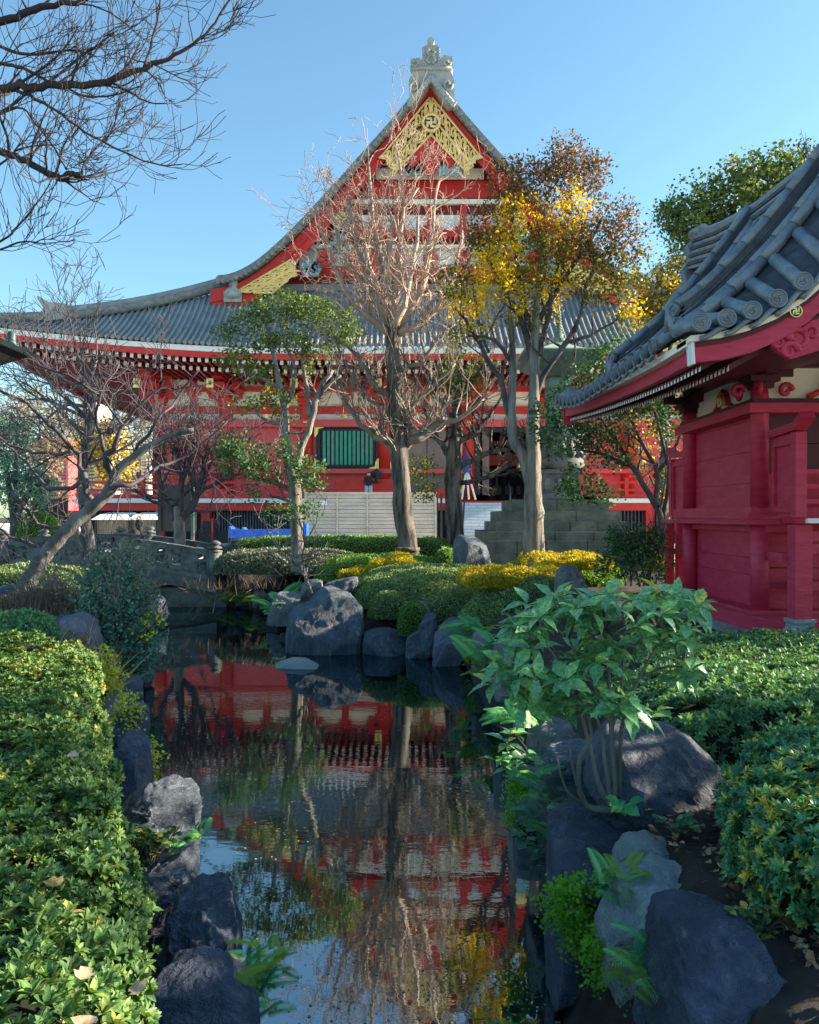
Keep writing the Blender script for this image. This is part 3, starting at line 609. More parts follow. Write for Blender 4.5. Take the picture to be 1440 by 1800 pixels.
# rafters: two rows with white ends, each a part
def rafter_proto(name, y0):
    r = MB(); r.box((-.09, 0, -.11), (.09, 4.4, .11), 0); r.box((-.095, -.02, -.115), (.095, 0.002, .115), 1)
    me = bpy.data.meshes.new(name); me.from_pydata(r.v, [], r.f); me.polygons.foreach_set('material_index', r.m); me.update()
    return link(name, me, [MATS['darkred'], MATS['white']], hall)
for name, y0, dz in (('flying_rafter', YE + .5, -.84), ('base_rafter', YE + 1.9, -1.10)):
    p0 = rafter_proto(name, y0)
    for i in range(100):
        x = XC - 25.6 + .43 * i + .2; o_ = p0 if i == 0 else dup(p0, (0, 0, 0), hall)
        o_.location = (x - XC, y0 - YW, ze(x) + dz)
# gold plates on the bracket noses
for px in (240, 369, 517, 665, 812, 960, 1105):
    m = MB(); m.pbox(px - 6, 665, px + 6, 681, 49.4, .12, 0); m.pbox(px - 2.5, 669, px + 2.5, 676, 49.36, .05, 1); m.build('gilt_plate', [MATS['gold'], MATS['brownpanel']], hall)
# ---- facade
def fac(name, px0, py0, px1, py1, mat, D, t=.3):
    m = MB(); m.pbox(px0, py0, px1, py1, D, t); return m.build(name, MATS[mat], hall)
WL, WR = 272, 1239
fac('wall', WL, 655, 826, 872, 'redpink', YW, .35); fac('wall', 940, 740, WR, 872, 'redpink', YW, .35); fac('wall', 826, 655, WR, 750, 'redpink', YW, .35)
m = MB(); m.box((-16.5, YW + .36, 2.0), (-16.1, YB, 11.2)); m.box((18.7, YW + .36, 2.0), (19.1, YB, 11.2)); m.box((-16.5, YB, 0), (19.1, YB + .3, 11.2)); m.box((-16.1, YW + .5, 11.2), (18.7, YB, 11.35)); m.build('side_wall', MATS['redpink'], hall)
m = MB(); m.box((-16.0, YW + .4, 2.45), (18.6, YB, 2.6)); m.build('floor', MATS['darkred'], hall)
CC = (281, 399, 539, 676, 823, 963, 1103, 1229)
for a, b in zip(CC[:-1], CC[1:]):
    mid = (a + b) / 2
    fac('plaster_panel', a + 11, 656, b - 11, 679, 'cream', YW - .10, .09); 
    for (u, v) in ((a + 11, mid - 6), (mid + 6, b - 11)): fac('plaster_panel', u, 688, v, 714, 'cream', YW - .10, .09)
    fac('plaster_strip', a + 11, 727, b - 11, 737, 'white', YW - .10, .09)
    m = MB(); m.pbox(mid - 6, 650, mid + 6, 714, YW - .2, .19); m.pbox(mid - 11, 688, mid + 11, 695, YW - .28, .26); m.build('strut', MATS['red'], hall)
    m = MB(); m.pbox(mid - 3, 728, mid + 3, 735, YW - .22, .11); m.build('gilt_plate', MATS['gold'], hall)
fac('tie_beam', WL, 679, WR, 688, 'red', YW - .32, .3); fac('tie_beam', WL, 714, WR, 727, 'red', YW - .34, .32); fac('tie_beam', WL - 4, 737, WR + 4, 750, 'redpink', YW - .62, .6)
fac('tie_beam', WL - 4, 824, 826, 832, 'redpink', YW - .62, .6); fac('tie_beam', 963, 824, WR + 4, 832, 'redpink', YW - .62, .6)
for i, px in enumerate(CC):
    q = P(px, 700, YW); m = MB(); m.lathe((q.x, YW - .1, 2.6), [(.42, 0), (.42, 6.6), (.38, 6.9)], 16); m.build('column', MATS['red'], hall)
    m = MB(); m.lathe((q.x, YW - .68, P(0, 744, YW).z), [(.02, -.14), (.14, -.1), (.16, 0), (.14, .1), (.02, .14)], 10); m.build('gilt_boss', MATS['gold'], hall)
    m = MB(); cz = lambda y: P(0, y, YW).z; x = q.x; y = YW - .35
    def bb(hx, y0, y1, z0, z1): m.box((x - hx, y0, z0), (x + hx, y1, z1))
    bb(.58, y - .45, y + .3, cz(708), cz(702)); bb(.46, y - .3, y + .3, cz(714), cz(708))
    bb(1.05, y - .30, y + .2, cz(702), cz(694)); bb(.35, y - .9, y + .2, cz(702), cz(693))
    for k in (-.9, 0, .9): m.box((x + k - .25, y - .4, cz(694)), (x + k + .25, y + .15, cz(688)))
    bb(1.0, y - .6, y - .2, cz(688), cz(680)); bb(.3, y - 1.7, y + .2, cz(688), cz(680))
    for k in (-.8, .8): m.box((x + k - .24, y - .7, cz(680)), (x + k + .24, y - .12, cz(673)))
    bb(1.2, y - 1.2, y - .8, cz(671), cz(665)); bb(.3, y - 2.6, y + .2, cz(676), cz(667)); bb(.24, y - 3.2, y, cz(667), cz(657)); bb(1.6, y - 2.2, y - 1.9, cz(662), cz(656))
    m.build('bracket_set', MATS['red'], hall)
m = MB(); m.box((-16.6, YW - 2.9, 10.75), (19.2, YW - 2.6, 11.05)); m.box((-16.6, YW - 1.4, 10.5), (19.2, YW - 1.1, 10.8)); m.build('purlin', MATS['darkred'], hall)
# louvred window
win = MB(); win.pbox(556, 750, 662, 823, YW - .12, .1); wo = win.build('window', MATS['darkmetal'], hall)
m = MB(); m.pbox(560, 754, 658, 757, YW - .3, .17); m.pbox(560, 817, 658, 820, YW - .3, .17); m.pbox(560, 757, 563, 817, YW - .3, .17); m.pbox(655, 757, 658, 817, YW - .3, .17)
m.pbox(563, 783, 655, 785, YW - .28, .1); m.pbox(563, 805, 655, 807, YW - .28, .1); m.build('window_frame', MATS['darkmetal'], wo)
for k in range(12):
    x = 567.5 + k * 7.5; m = MB(); m.pbox(x, 757.5, x + 5, 816.5, YW - .34, .1); m.build('louvre', MATS['green_louvre'], wo)
for (a, b, sx_, sy_) in ((553, 748, 1, 1), (666, 748, -1, 1), (553, 826, 1, -1), (666, 826, -1, -1)):
    m = MB(); m.prism([((a + sx_ * u - CX) / F * (YW - .4), CAMZ + (HZ - b - sy_ * v) / F * (YW - .4)) for u, v in ((0, 0), (20, 0), (16, 4), (7, 6), (6, 14), (2, 20), (0, 20))], YW - .45, YW - .36); m.build('gilt_corner', MATS['gold'], wo)
# big brown doors
dr = MB(); dr.pbox(686, 752, 750, 867, YW - .25, .15); d1 = dr.build('door', MATS['brownpanel'], hall)
dr = MB(); dr.pbox(751.5, 752, 814, 867, YW - .25, .15); d2 = dr.build('door', MATS['brownpanel'], hall)
for d_, cx in ((d1, 686), (d1, 750), (d2, 752), (d2, 814)):
    for cy in (752, 812):
        for s in (1, -1):
            if cy == 812 and s == -1: continue
            m = MB(); yy = cy if s == 1 else 867
            m.prism([((x - CX) / F * (YW - .3), CAMZ + (HZ - y) / F * (YW - .3)) for x, y in ((cx - (11 if cx in (750, 814) else 0), yy), (cx + (11 if cx in (686, 752) else 0), yy), (cx + (2 if cx in (686, 752) else 0), yy + 10 * s), (cx, yy + 20 * s), (cx - (2 if cx in (750, 814) else 0), yy + 10 * s))], YW - .32, YW - .28)
            m.build('gilt_corner', MATS['gold'], d_)
# open entrance with dark room behind
fac('door_frame', 835, 752, 844, 870, 'darkmetal', YW - .2, .5); fac('door_leaf', 848, 757, 860, 870, 'brownpanel', YW + .2, 1.6)
fac('lintel', 835, 752, 945, 759, 'darkmetal', YW - .25, .6)
m = MB(); m.box((3.9, YW + 9, 2.6), (8.6, YW + 9.2, 8)); m.box((3.6, YW + .4, 7.9), (10.4, YW + 9, 8.0)); m.box((4.0, YW + .4, 2.6), (4.05, YW + 9, 8)); m.box((9.6, YW + .4, 2.6), (9.65, YW + 9, 8)); m.build('inner_wall', MATS['dark'], hall)
m = MB(); m.pbox(852, 800, 940, 818, YW + 4, .6); m.pbox(850, 775, 940, 782, YW + 5, .5); m.build('inner_beam', MATS['red'], hall)
m = MB(); m.pbox(858, 824, 935, 870, YW + 6, .2); m.build('inner_screen', MATS['slatfence'], hall)
for px in (862, 885, 905, 918):
    m = MB(); q = P(px, 868, YW + 3); m.lathe((q.x, q.y, 2.6), [(.5, 0), (.5, .4), (.12, .6), (.12, 1.1), (.35, 1.2), (.4, 1.7), (.6, 1.8), (.1, 2.15)], 8); m.build('altar_stand', MATS['dark'], hall)
# veranda with white floor edge, rails and pillars, dark lattice below
ver = MB(); YR = 49.4
ver.box((-20.1, YR, 2.42), (22.7, YW - .02, 2.58)); vo = ver.build('veranda', MATS['red'], hall)
m = MB(); m.box((-20.2, YR - .12, 2.46), (3.0, YR - .002, 2.72)); m.box((11.2, YR - .12, 2.46), (22.8, YR - .002, 2.72)); m.build('floor_edge', MATS['white'], vo)
m = MB()
for (a, b) in ((-20.1, -4.5), (11.6, 22.6)):
    for z0, z1 in ((2.72, 2.98), (3.18, 3.30), (3.62, 3.76)): m = MB(); m.box((a, YR + .05, z0), (b, YR + .2, z1)); m.build('rail', MATS['red'], vo)
m = MB(); m.box((-4.6, YR + .2, 2.75), (-.8, YR + .5, 3.9)); m.build('rail_panel', MATS['red'], vo); m = MB(); m.box((1.2, YR - .1, 2.2), (2.9, YR + .3, 3.3)); m.build('rail_panel', MATS['red'], vo)
for x in list(np.arange(-20, -4.4, 1.95)) + list(np.arange(13.1, 22.7, 1.95)):
    m = MB(); m.box((x - .11, YR + .02, 2.7), (x + .11, YR + .24, 3.9)); m.box((x - .15, YR - .02, 3.9), (x + .15, YR + .28, 3.98)); m.build('rail_post', MATS['red'], vo)
m = MB()
for x in np.arange(-19, -5, .97): m.box((x - .2, YR + .07, 3.0), (x + .2, YR + .16, 3.18))
m.build('rail_block', MATS['redpink'], vo)
m = MB(); m.box((-20, YR + .1, 2.0), (3, YR + .4, 2.42)); m.box((11.3, YR + .1, 2.0), (22.6, YR + .4, 2.42)); m.build('floor_beam', MATS['red'], vo)
for px in (128, 282, 362, 522, 1062, 1142):
    q = P(px, 900, YR + .3); m = MB(); m.box((q.x - .25, YR + .12, 0), (q.x + .25, YR + .6, 2.0)); m.build('pillar', MATS['red'], vo)
m = MB(); m.box((-19.8, YR + .9, 0), (22.4, YR + 1.1, 2.1)); m.build('base_wall', MATS['dark'], vo)
m = MB(); 
for x in np.arange(-12.3, -6.9, .17): m.box((x, YR + .55, .75), (x + .07, YR + .62, 2.0))
m.build('lattice', MATS['tile_dark'], vo); m = MB()
for x in np.arange(12.2, 17, .22): m.box((x, YR + .55, .75), (x + .07, YR + .62, 2.0))
m.build('lattice', MATS['tile_dark'], vo)
m = MB(); m.box((-12.4, YR + .5, .05), (-6.8, YR + .66, .75)); m.build('dark_panel', MATS['darkmetal'], vo)
# stone stairs
st = MB(); x0, x1 = P(812, 0, 46).x, P(938, 0, 46).x
for k in range(14): st.box((x0, 44.9 + k * .33, 0), (x1, 49.5, .176 * (k + 1)))
so = st.build('stair', MATS['stair_stone'], hall)
m = MB(); m.tube([P(813, 946, 45), P(817, 868, 45.5)], .05, 6); m.tube([P(897, 896, 45), P(897, 856, 45)], .05, 6); m.tube([P(817, 868, 45.5), (x0 + .3, 49, 3.6)], .04, 6); m.build('handrail', MATS['darkmetal'], so)
# hanging lantern in the doorway
m = MB(); q = P(916, 820, YW + 1.5); m.lathe((q.x, q.y, q.z - .35), [(.1, 0), (.3, .08), (.34, .35), (.3, .6), (.1, .7)], 10); m.tube([q, q + Vector((0, 0, 2.6))], .02, 4)
tag(m.build('lantern', MATS['gold'], None, q), 'small gold lantern hanging in the open temple doorway above the white stairs', 'lantern')
# ================================================================ small crimson shrine on the right
shr = thing('small_shrine', 'small crimson plank shrine with blue-grey tiled roof close by on the right', 'shrine', (4.7, 11.1, 0))
K = CAMZ
sX = np.array([2.85, 3.25, 3.7, 4.04, 4.38, 4.62, 5.1]); sK = np.array([1.93, 2.24, 2.60, 2.92, 3.36, 3.75, 4.35])
vX = np.array([2.85, 3.24, 3.51, 3.76, 4.0, 4.2, 4.6, 5.1]); vK = np.array([1.93, 1.98, 2.06, 2.18, 2.32, 2.48, 2.95, 3.75])
pS = np.polyfit(sX, sK, 3); pV = np.polyfit(vX, vK, 3)
Y0, Y1 = 8.45, 16.0
def ssurf(x, y, s=1):
    xx = x if x <= 5.1 else 5.1 - (x - 5.1) * .62
    a = float(np.polyval(pS, xx)); b = float(np.polyval(pV, xx))
    t = min(1, max(0, (y - Y0) / 1.15)); t2 = min(1, max(0, (Y1 - y) / 1.15)); t = min(t, t2); t = math.sin(t * math.pi / 2)
    up = .40 * max(0, (y - 13) / 3) ** 2 * max(0, (3.9 - xx)) / 1.05
    return Vector((x, y, K + a * t + b * (1 - t) + up))
XR_ = 8.7
rf = MB(); rf.grid(lambda x, y: ssurf(x, y) - Vector((0, 0, .02)), np.linspace(2.85, XR_, 34), np.linspace(Y0, Y1, 30), 1)
def pantile_run(mb, x0, x1, y, r, lift=.05, seg=.33, mi=0, yoff=lambda x: 0):
    """a line of overlapping half-round tiles running up the slope"""
    n = max(2, int(abs(x1 - x0) / seg * 1.25)); xs_ = np.linspace(x0, x1, n + 1)
    for a, b in zip(xs_[:-1], xs_[1:]):
        m_ = (a + b) / 2; P0 = ssurf(a, y + yoff(a)) + Vector((0, 0, lift)); Pm = ssurf(m_, y + yoff(m_)) + Vector((0, 0, lift)); P1 = ssurf(b, y + yoff(b)) + Vector((0, 0, lift))
        mb.tube([P0, Pm, P1 + (P1 - Pm) * .12], [r * 1.04, r, r * .93], 10, mi)
ys_run = [Y0 + .95 + .36 * i for i in range(18)]
for y in ys_run:
    pantile_run(rf, 2.83, 5.0, y, .058, .05, .42)
    for k in range(7):     # the flat tiles between the rolls, laid like fish scales
        pass
for y in np.arange(Y0 + .9, Y1 - .3, .36):      # courses of flat tiles between the rolls
    for x in np.arange(2.95, 5.0, .17):
        a = ssurf(x, y + .18); b = ssurf(x + .2, y + .18); rf.bar(a + Vector((0, 0, .045)), b + Vector((0, 0, .0)), .2, .02, 1, up=Vector((0, 0, 1)))
for y in ys_run[::2]: pantile_run(rf, 5.2, XR_, y, .085)
ro2 = rf.build('roof', [MATS['shrine_tile'], MATS['shrine_tile_dark']], shr)
def disc_tile(mb, c, ax, r):
    ax = Vector(ax).normalized(); c = Vector(c); u = ax.cross(Vector((0, 0, 1))).normalized(); v = u.cross(ax)
    mb.tube([c - ax * .02, c + ax * .015], r, 18, 0, smooth=False)
    mb.tube([c + ax * .02 + (u * math.cos(t) + v * math.sin(t)) * r * .92 for t in np.linspace(0, 2 * math.pi, 19)], r * .09, 5, 0, cap=False)
    mb.tube([c + ax * .018 + (u * math.cos(t) + v * math.sin(t)) * r * .66 for t in np.linspace(0, 2 * math.pi, 15)], r * .05, 4, 0, cap=False)
    for k in range(3):         # three comma shapes
        a0 = k * 2.094
        mb.tube([c + ax * .02 + (u * math.cos(a0 + t) + v * math.sin(a0 + t)) * r * (.14 + .13 * t) for t in np.linspace(0, 2.6, 7)], [r * .15, r * .14, r * .12, r * .1, r * .07, r * .05, r * .02], 5, 0)
# eave-end round tiles along the left eave, each a part of the roof
for i, y in enumerate(ys_run):
    m = MB(); e = ssurf(2.83, y) + Vector((0, 0, .045)); m.tube([e + Vector((.25, 0, .12)), e + Vector((-.03, 0, -.02))], .072, 14); disc_tile(m, e + Vector((-.04, 0, -.02)), (-1, 0, -.1), .09)
    # wavy pendant tile between two round ones
    b = ssurf(2.83, y + .18) - Vector((.02, 0, 0))
    m.tube([b + Vector((0, dy, -.05 - .05 * math.cos(dy / .18 * 1.57))) for dy in np.linspace(-.17, .17, 9)], .028, 5)
    m.build('eave_tile', MATS['shrine_tile'], ro2)
# verge tiles: short round tiles lying across, round ends facing out
xv = list(np.arange(3.0, 8.6, .262)); 
for i, x in enumerate(xv):
    a = ssurf(x, Y0); b = ssurf(x, Y0 + .62); m = MB()
    m.tube([a + Vector((0, 0, .06)), b + Vector((0, 0, .03))], .074, 14); disc_tile(m, a + Vector((0, -.02, .06)), (-.12, -1, 0), .098)
    m.tube([ssurf(x + dx, Y0) + Vector((0, .01, -.06 - .04 * math.cos(dx / .13 * 1.57))) for dx in np.linspace(.0, .26, 7)], .03, 5)
    m.build('verge_tile', MATS['shrine_tile'], ro2)
# descending ridges (two big curved double rolls) with end tiles
def descending(y, x_end, name='descending_ridge', r=.067):
    m = MB()
    for (dy, rr, lf, mi) in ((-.21, r, .10, 0), (.0, r * .95, .36, 0), (.17, r * .8, .12, 0)):
        pantile_run(m, x_end, 4.95, y + dy, rr, lf, .3, mi)
    for lf in (.06, .12, .18, .24, .29):     # thin stacked courses
        pts = [ssurf(x, y) + Vector((0, 0, lf)) for x in np.linspace(x_end + .05, 4.95, 16)]
        for a, b in zip(pts[:-1], pts[1:]): m.bar(a, b, .30 - .3 * lf, .035, 1)
    o_ = m.build(name, [MATS['shrine_tile'], MATS['shrine_tile_dark']], ro2)
    m = MB(); e = ssurf(x_end, y) + Vector((-.03, 0, .30)); disc_tile(m, e, (-1, -.45, .05), r * 1.12); e2 = ssurf(x_end, y - .2) + Vector((-.04, 0, .1)); disc_tile(m, e2, (-1, -.5, 0), r * 1.25)
    m.tube([e2 + Vector((0, .1, -.05)), e + Vector((.02, .16, .02)), ssurf(x_end, y + .25) + Vector((0, 0, .0))], .08, 8); m.build('ridge_end_tile', MATS['shrine_tile'], o_)
descending(9.55, 3.12); descending(12.0, 3.0)
m = MB(); pantile_run(m, 2.95, 5.0, Y0 + .75, .07, .08, .42); m.build('verge_roll', MATS['shrine_tile'], ro2)
# main ridge: many thin courses under a round cap
rp = [(Y0 - .1 + .0, 4.62), (9.3, 4.55), (10.6, 4.48), (12, 4.55), (13.2, 4.72), (14.3, 4.95)]
ry = np.array([p[0] for p in rp]); rk = np.array([p[1] for p in rp])
m = MB(); yy = np.linspace(ry[0], ry[-1], 12)
for lay in range(9):
    off = -.06 - lay * .068; wd = .24 + .035 * lay + (.05 if lay % 2 else 0)
    for a, b in zip(yy[:-1], yy[1:]):
        m.bar((5.1, a, K + float(np.interp(a, ry, rk)) + off), (5.1, b, K + float(np.interp(b, ry, rk)) + off), wd, .052, lay % 2)
m.tube([(5.1, y, K + float(np.interp(y, ry, rk)) - .01) for y in np.linspace(ry[0], ry[-1], 14)], .085, 10)
m.build('main_ridge', [MATS['shrine_tile'], MATS['shrine_tile_dark']], ro2)
m = MB(); z0 = K + 4.0        # carved end tile at the far end of the ridge
m.prism([(4.78, z0 - .25), (5.42, z0 - .25), (5.5, z0 - .05), (5.36, z0 + .1), (5.42, z0 + .35), (5.3, z0 + .5), (5.34, z0 + .78), (5.1, z0 + .98), (4.86, z0 + .78), (4.9, z0 + .5), (4.78, z0 + .35), (4.84, z0 + .1), (4.7, z0 - .05)], 14.3, 14.5)
m.tube([(5.1, 14.2, z0 + 1.0), (5.1, 14.75, z0 + 1.08)], .09, 10); m.build('ridge_ornament', MATS['shrine_tile'], ro2)
# near barge board with white end, cream strip under the tiles
bX = np.array([2.98, 3.43, 3.85, 4.22, 4.6, 5.1]); bT = np.array([1.82, 1.90, 2.08, 2.30, 2.72, 3.45]); bB = np.array([1.62, 1.68, 1.85, 2.06, 2.45, 3.1])
fT = np.polyfit(bX, bT, 3); fB = np.polyfit(bX, bB, 3)
def bark_(mb, f0, f1, y0, y1, x0, x1, d0=0, d1=0, n=20):
    xs_ = np.linspace(x0, x1, n)
    def e(f, x): return float(np.polyval(f, x if x <= 5.1 else 5.1 - (x - 5.1) * .62)) + K
    for a, b in zip(xs_[:-1], xs_[1:]):
        mb.hexa([(a, y0, e(f1, a) + d1), (b, y0, e(f1, b) + d1), (b, y1, e(f1, b) + d1), (a, y1, e(f1, a) + d1), (a, y0, e(f0, a) + d0), (b, y0, e(f0, b) + d0), (b, y1, e(f0, b) + d0), (a, y1, e(f0, a) + d0)])
m = MB(); bark_(m, fT, fB, Y0 + .12, Y0 + .24, 2.98, 8.6); bb_ = m.build('barge_board', MATS['crimson'], shr)
m = MB(); bark_(m, fT, fT, Y0 + .10, Y0 + .14, 3.0, 8.6, -.005, -.045); m.build('board_moulding', MATS['crimson_dark'], bb_)
m = MB(); m.hexa([(2.955, Y0 + .1, K + 1.60), (2.985, Y0 + .1, K + 1.60), (2.985, Y0 + .26, K + 1.60), (2.955, Y0 + .26, K + 1.60), (2.94, Y0 + .1, K + 1.85), (2.97, Y0 + .1, K + 1.85), (2.97, Y0 + .26, K + 1.85), (2.94, Y0 + .26, K + 1.85)]); m.build('board_end', MATS['white'], bb_)
m = MB(); bark_(m, fT, fT, Y0 + .06, Y0 + .5, 2.92, 8.6, .07, .01)
m.build('cream_strip', MATS['cream'], shr)
q = P(1397, 548, Y0 + .12); m = MB(); m.tube([q + Vector((0, -.03, 0)), q + Vector((0, .02, 0))], .058, 20, 1, smooth=False)
m.tube([q + Vector((math.cos(t) * .062, -.03, math.sin(t) * .062)) for t in np.linspace(0, 6.283, 21)], .008, 5, 0, cap=False); manji(m, q + Vector((0, -.03, 0)), .07, t=.008); m.build('crest', [MATS['gold'], MATS['darkmetal']], bb_)
m = MB()                # scrolled pendant under the board
for (cx, cy, r0, s) in ((1368, 600, .13, 1), (1402, 598, .13, -1), (1386, 618, .10, 1), (1425, 585, .09, -1)):
    q = P(cx, cy, Y0 + .18); m.tube([q + Vector((s * math.cos(t) * r0 * (1 - t / 9), -.02, math.sin(t) * r0 * (1 - t / 9))) for t in np.linspace(0, 7.5, 20)], [.04 * (1 - .03 * k) for k in range(20)], 8)
m.prism([(x, K + z) for x, z in ((3.82, 1.95), (4.35, 2.1), (4.3, 1.75), (4.0, 1.66), (3.8, 1.8))], Y0 + .16, Y0 + .24); m.build('pendant', MATS['crimson'], bb_)
# left eave boards and rafters
def ek(y): return 1.80 + .30 * max(0, (y - 9.5) / 6.4) ** 1.5
def strip(name, x0, x1, d0, d1, mat, ya=Y0 + .2, yb=Y1 - .1):
    m = MB(); yy = np.linspace(ya, yb, 14)
    for a, b in zip(yy[:-1], yy[1:]):
        za, zb = K + ek(a), K + ek(b); m.hexa([(x0, a, za + d1), (x1, a, za + d1), (x1, b, zb + d1), (x0, b, zb + d1), (x0, a, za + d0), (x1, a, za + d0), (x1, b, zb + d0), (x0, b, zb + d0)])
    return m.build(name, MATS[mat], shr)
strip('cream_strip', 2.92, 3.3, .075, .0, 'cream'); fsc = strip('eave_fascia', 3.02, 3.12, -.002, -.15, 'crimson')
m = MB(); m.box((2.99, Y1 - .099, K + ek(Y1) - .30), (3.16, Y1 - .05, K + ek(Y1) + .02)); m.build('fascia_end', MATS['crimson'], fsc)
def raf(name, x0, dz):
    r = MB(); r.bar((0, 0, 0), (1.45, 0, .80), .05, .06, 0); r.box((-.004, -.026, -.034), (.0, .026, .028), 1)
    me = bpy.data.meshes.new(name); me.from_pydata([tuple(v) for v in r.v], [], r.f); me.polygons.foreach_set('material_index', r.m); me.update()
    p = link(name, me, [MATS['crimson_dark'], MATS['white']], shr)
    for i in range(62):
        y = Y0 + .35 + i * .119; o_ = p if i == 0 else dup(p, (0, 0, 0), shr); o_.location = (x0 - 4.7, y - 11.1, K + ek(y) + dz)
raf('flying_rafter', 3.12, -.20); raf('base_rafter', 3.42, -.20)
m = MB(); m.grid(lambda u, v: Vector((3.1 + 1.7 * v, u, K + (ek(u) - .05) * (1 - v) + 3.0 * v)), np.linspace(Y0 + .3, Y1 - .1, 10), [0, .5, 1])
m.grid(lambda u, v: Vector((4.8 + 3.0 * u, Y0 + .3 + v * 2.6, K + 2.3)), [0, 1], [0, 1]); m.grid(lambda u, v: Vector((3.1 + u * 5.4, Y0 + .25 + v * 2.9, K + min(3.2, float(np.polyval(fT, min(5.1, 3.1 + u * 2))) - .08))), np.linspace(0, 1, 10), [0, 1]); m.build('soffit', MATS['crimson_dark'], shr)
for k in range(14):
    pass
m = MB()
for k in range(26):
    x = 3.6 + k * .1; z = K + float(np.polyval(fB, min(5.1, x))) + .05; m.bar((x, Y0 + .3, z), (x, Y0 + 2.5, z + .05), .04, .05)
m.build('gable_batten', MATS['crimson_dark'], shr)
# walls of planks
wx = 4.80
def sb(name, a, b, mat='crimson', parent=None):
    m = MB(); m.box(a, b); return m.build(name, MATS[mat], parent or shr)
for (z0, z1) in ((1.72, 2.08), (2.085, 2.52), (2.525, 2.96), (2.965, 3.1)): sb('wall_plank', (wx, 11.2, z0), (wx + .06, 13.8, z1))
for (z0, z1) in ((.33, .78), (.785, 1.02), (1.025, 1.42)): sb('wall_plank', (wx + .03, 11.2, z0), (wx + .08, 13.8, z1))
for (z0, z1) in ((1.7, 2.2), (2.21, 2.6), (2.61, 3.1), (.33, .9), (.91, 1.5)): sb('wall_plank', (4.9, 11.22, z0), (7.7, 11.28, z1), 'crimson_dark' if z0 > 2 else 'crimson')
sb('back_wall', (4.88, 13.7, .3), (7.7, 13.8, 3.1)); sb('far_wall', (7.64, 11.3, .3), (7.7, 13.7, 3.1))
for (x, y) in ((4.76, 11.14), (4.74, 13.84), (7.66, 11.14), (7.66, 13.84)):
    m = MB(); m.lathe((x, y, .30), [(.125, 0), (.125, 1.25)], 20); m.build('column', MATS['crimson'], shr)
    m = MB(); m.lathe((x, y, 1.72), [(.12, 0), (.12, 1.45), (.105, 1.75)], 20); m.build('column', MATS['crimson'], shr)
sb('base_board', (4.6, 10.98, .06), (7.8, 14.0, .32)); sb('base_moulding', (4.56, 10.94, .30), (7.84, 14.04, .35)); sb('foundation', (4.35, 10.7, -.1), (8.0, 14.3, .058), 'rock_pale')
sb('lower_rail', (4.74, 11.02, 1.40), (7.7, 13.95, 1.50)); 
for (x0, z0, z1) in ((4.50, 1.50, 1.535), (4.57, 1.535, 1.58), (4.54, 1.58, 1.66), (4.60, 1.66, 1.74)): sb('sill', (x0, x0 + 6.44, z0), (7.8, 14.02 + (4.6 - x0), z1))
sb('top_beam', (4.55, 10.95, 3.00), (7.85, 14.05, 3.13)); sb('top_beam', (4.62, 11.02, 3.13), (7.75, 14.0, 3.2), 'crimson_dark')
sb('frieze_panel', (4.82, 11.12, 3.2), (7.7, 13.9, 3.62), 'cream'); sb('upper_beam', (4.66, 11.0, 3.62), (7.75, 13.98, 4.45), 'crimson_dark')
for (x, y) in ((4.76, 11.14), (4.74, 13.84)):
    m = MB(); m.box((x - .2, y - .2, 3.42), (x + .2, y + .2, 3.5)); m.box((x - .14, y - .14, 3.34), (x + .14, y + .14, 3.42)); m.box((x - .42, y - .09, 3.5), (x + .42, y + .09, 3.6)); m.box((x - .09, y - .42, 3.5), (x + .09, y + .42, 3.6))
    for dx, dy in ((-.36, 0), (.36, 0), (0, -.36), (0, .36)): m.box((x + dx - .08, y + dy - .08, 3.6), (x + dx + .08, y + dy + .08, 3.68))
    m.build('bracket', MATS['crimson_dark'], shr)
for (cx, cy, ax) in ((4.62, 11.5, 'y'), (4.62, 10.85, 'y'), (4.45, 11.1, 'x'), (5.05, 11.0, 'x')):    # scrolled nosings beside the capital
    m = MB(); c = Vector((cx, cy, 3.30))
    m.tube([c + (Vector((0, math.cos(t), 0)) if ax == 'y' else Vector((math.cos(t), 0, 0))) * .1 * (1 - t / 9) + Vector((0, 0, math.sin(t) * .1 * (1 - t / 9))) for t in np.linspace(0, 7, 14)], .035, 7); m.build('nosing', MATS['crimson'], shr)
for (c, ax) in ((Vector((4.78, 12.5, 3.22)), Vector((0, 1, 0))), (Vector((5.75, 11.05, 3.22)), Vector((1, 0, 0)))):     # frog-leg strut with gilt carving
    m = MB(); out = Vector((-.05, 0, 0)) if ax.y else Vector((0, -.05, 0))
    m.tube([c - ax * .38, c - ax * .2 + Vector((0, 0, .08)), c - ax * .13 + Vector((0, 0, .24)), c + Vector((0, 0, .30)), c + ax * .13 + Vector((0, 0, .24)), c + ax * .2 + Vector((0, 0, .08)), c + ax * .38], .04, 8, 0)
    for k in range(4): m.tube([c + out + ax * (.1 * math.cos(t + k) * (1 - t / 9)) + Vector((0, 0, .13 + .08 * math.sin(t + k) * (1 - t / 9))) for t in np.linspace(0, 6, 9)], .014, 5, 1)
    m.build('frieze_strut', [MATS['red'], MATS['goldpaint']], shr)
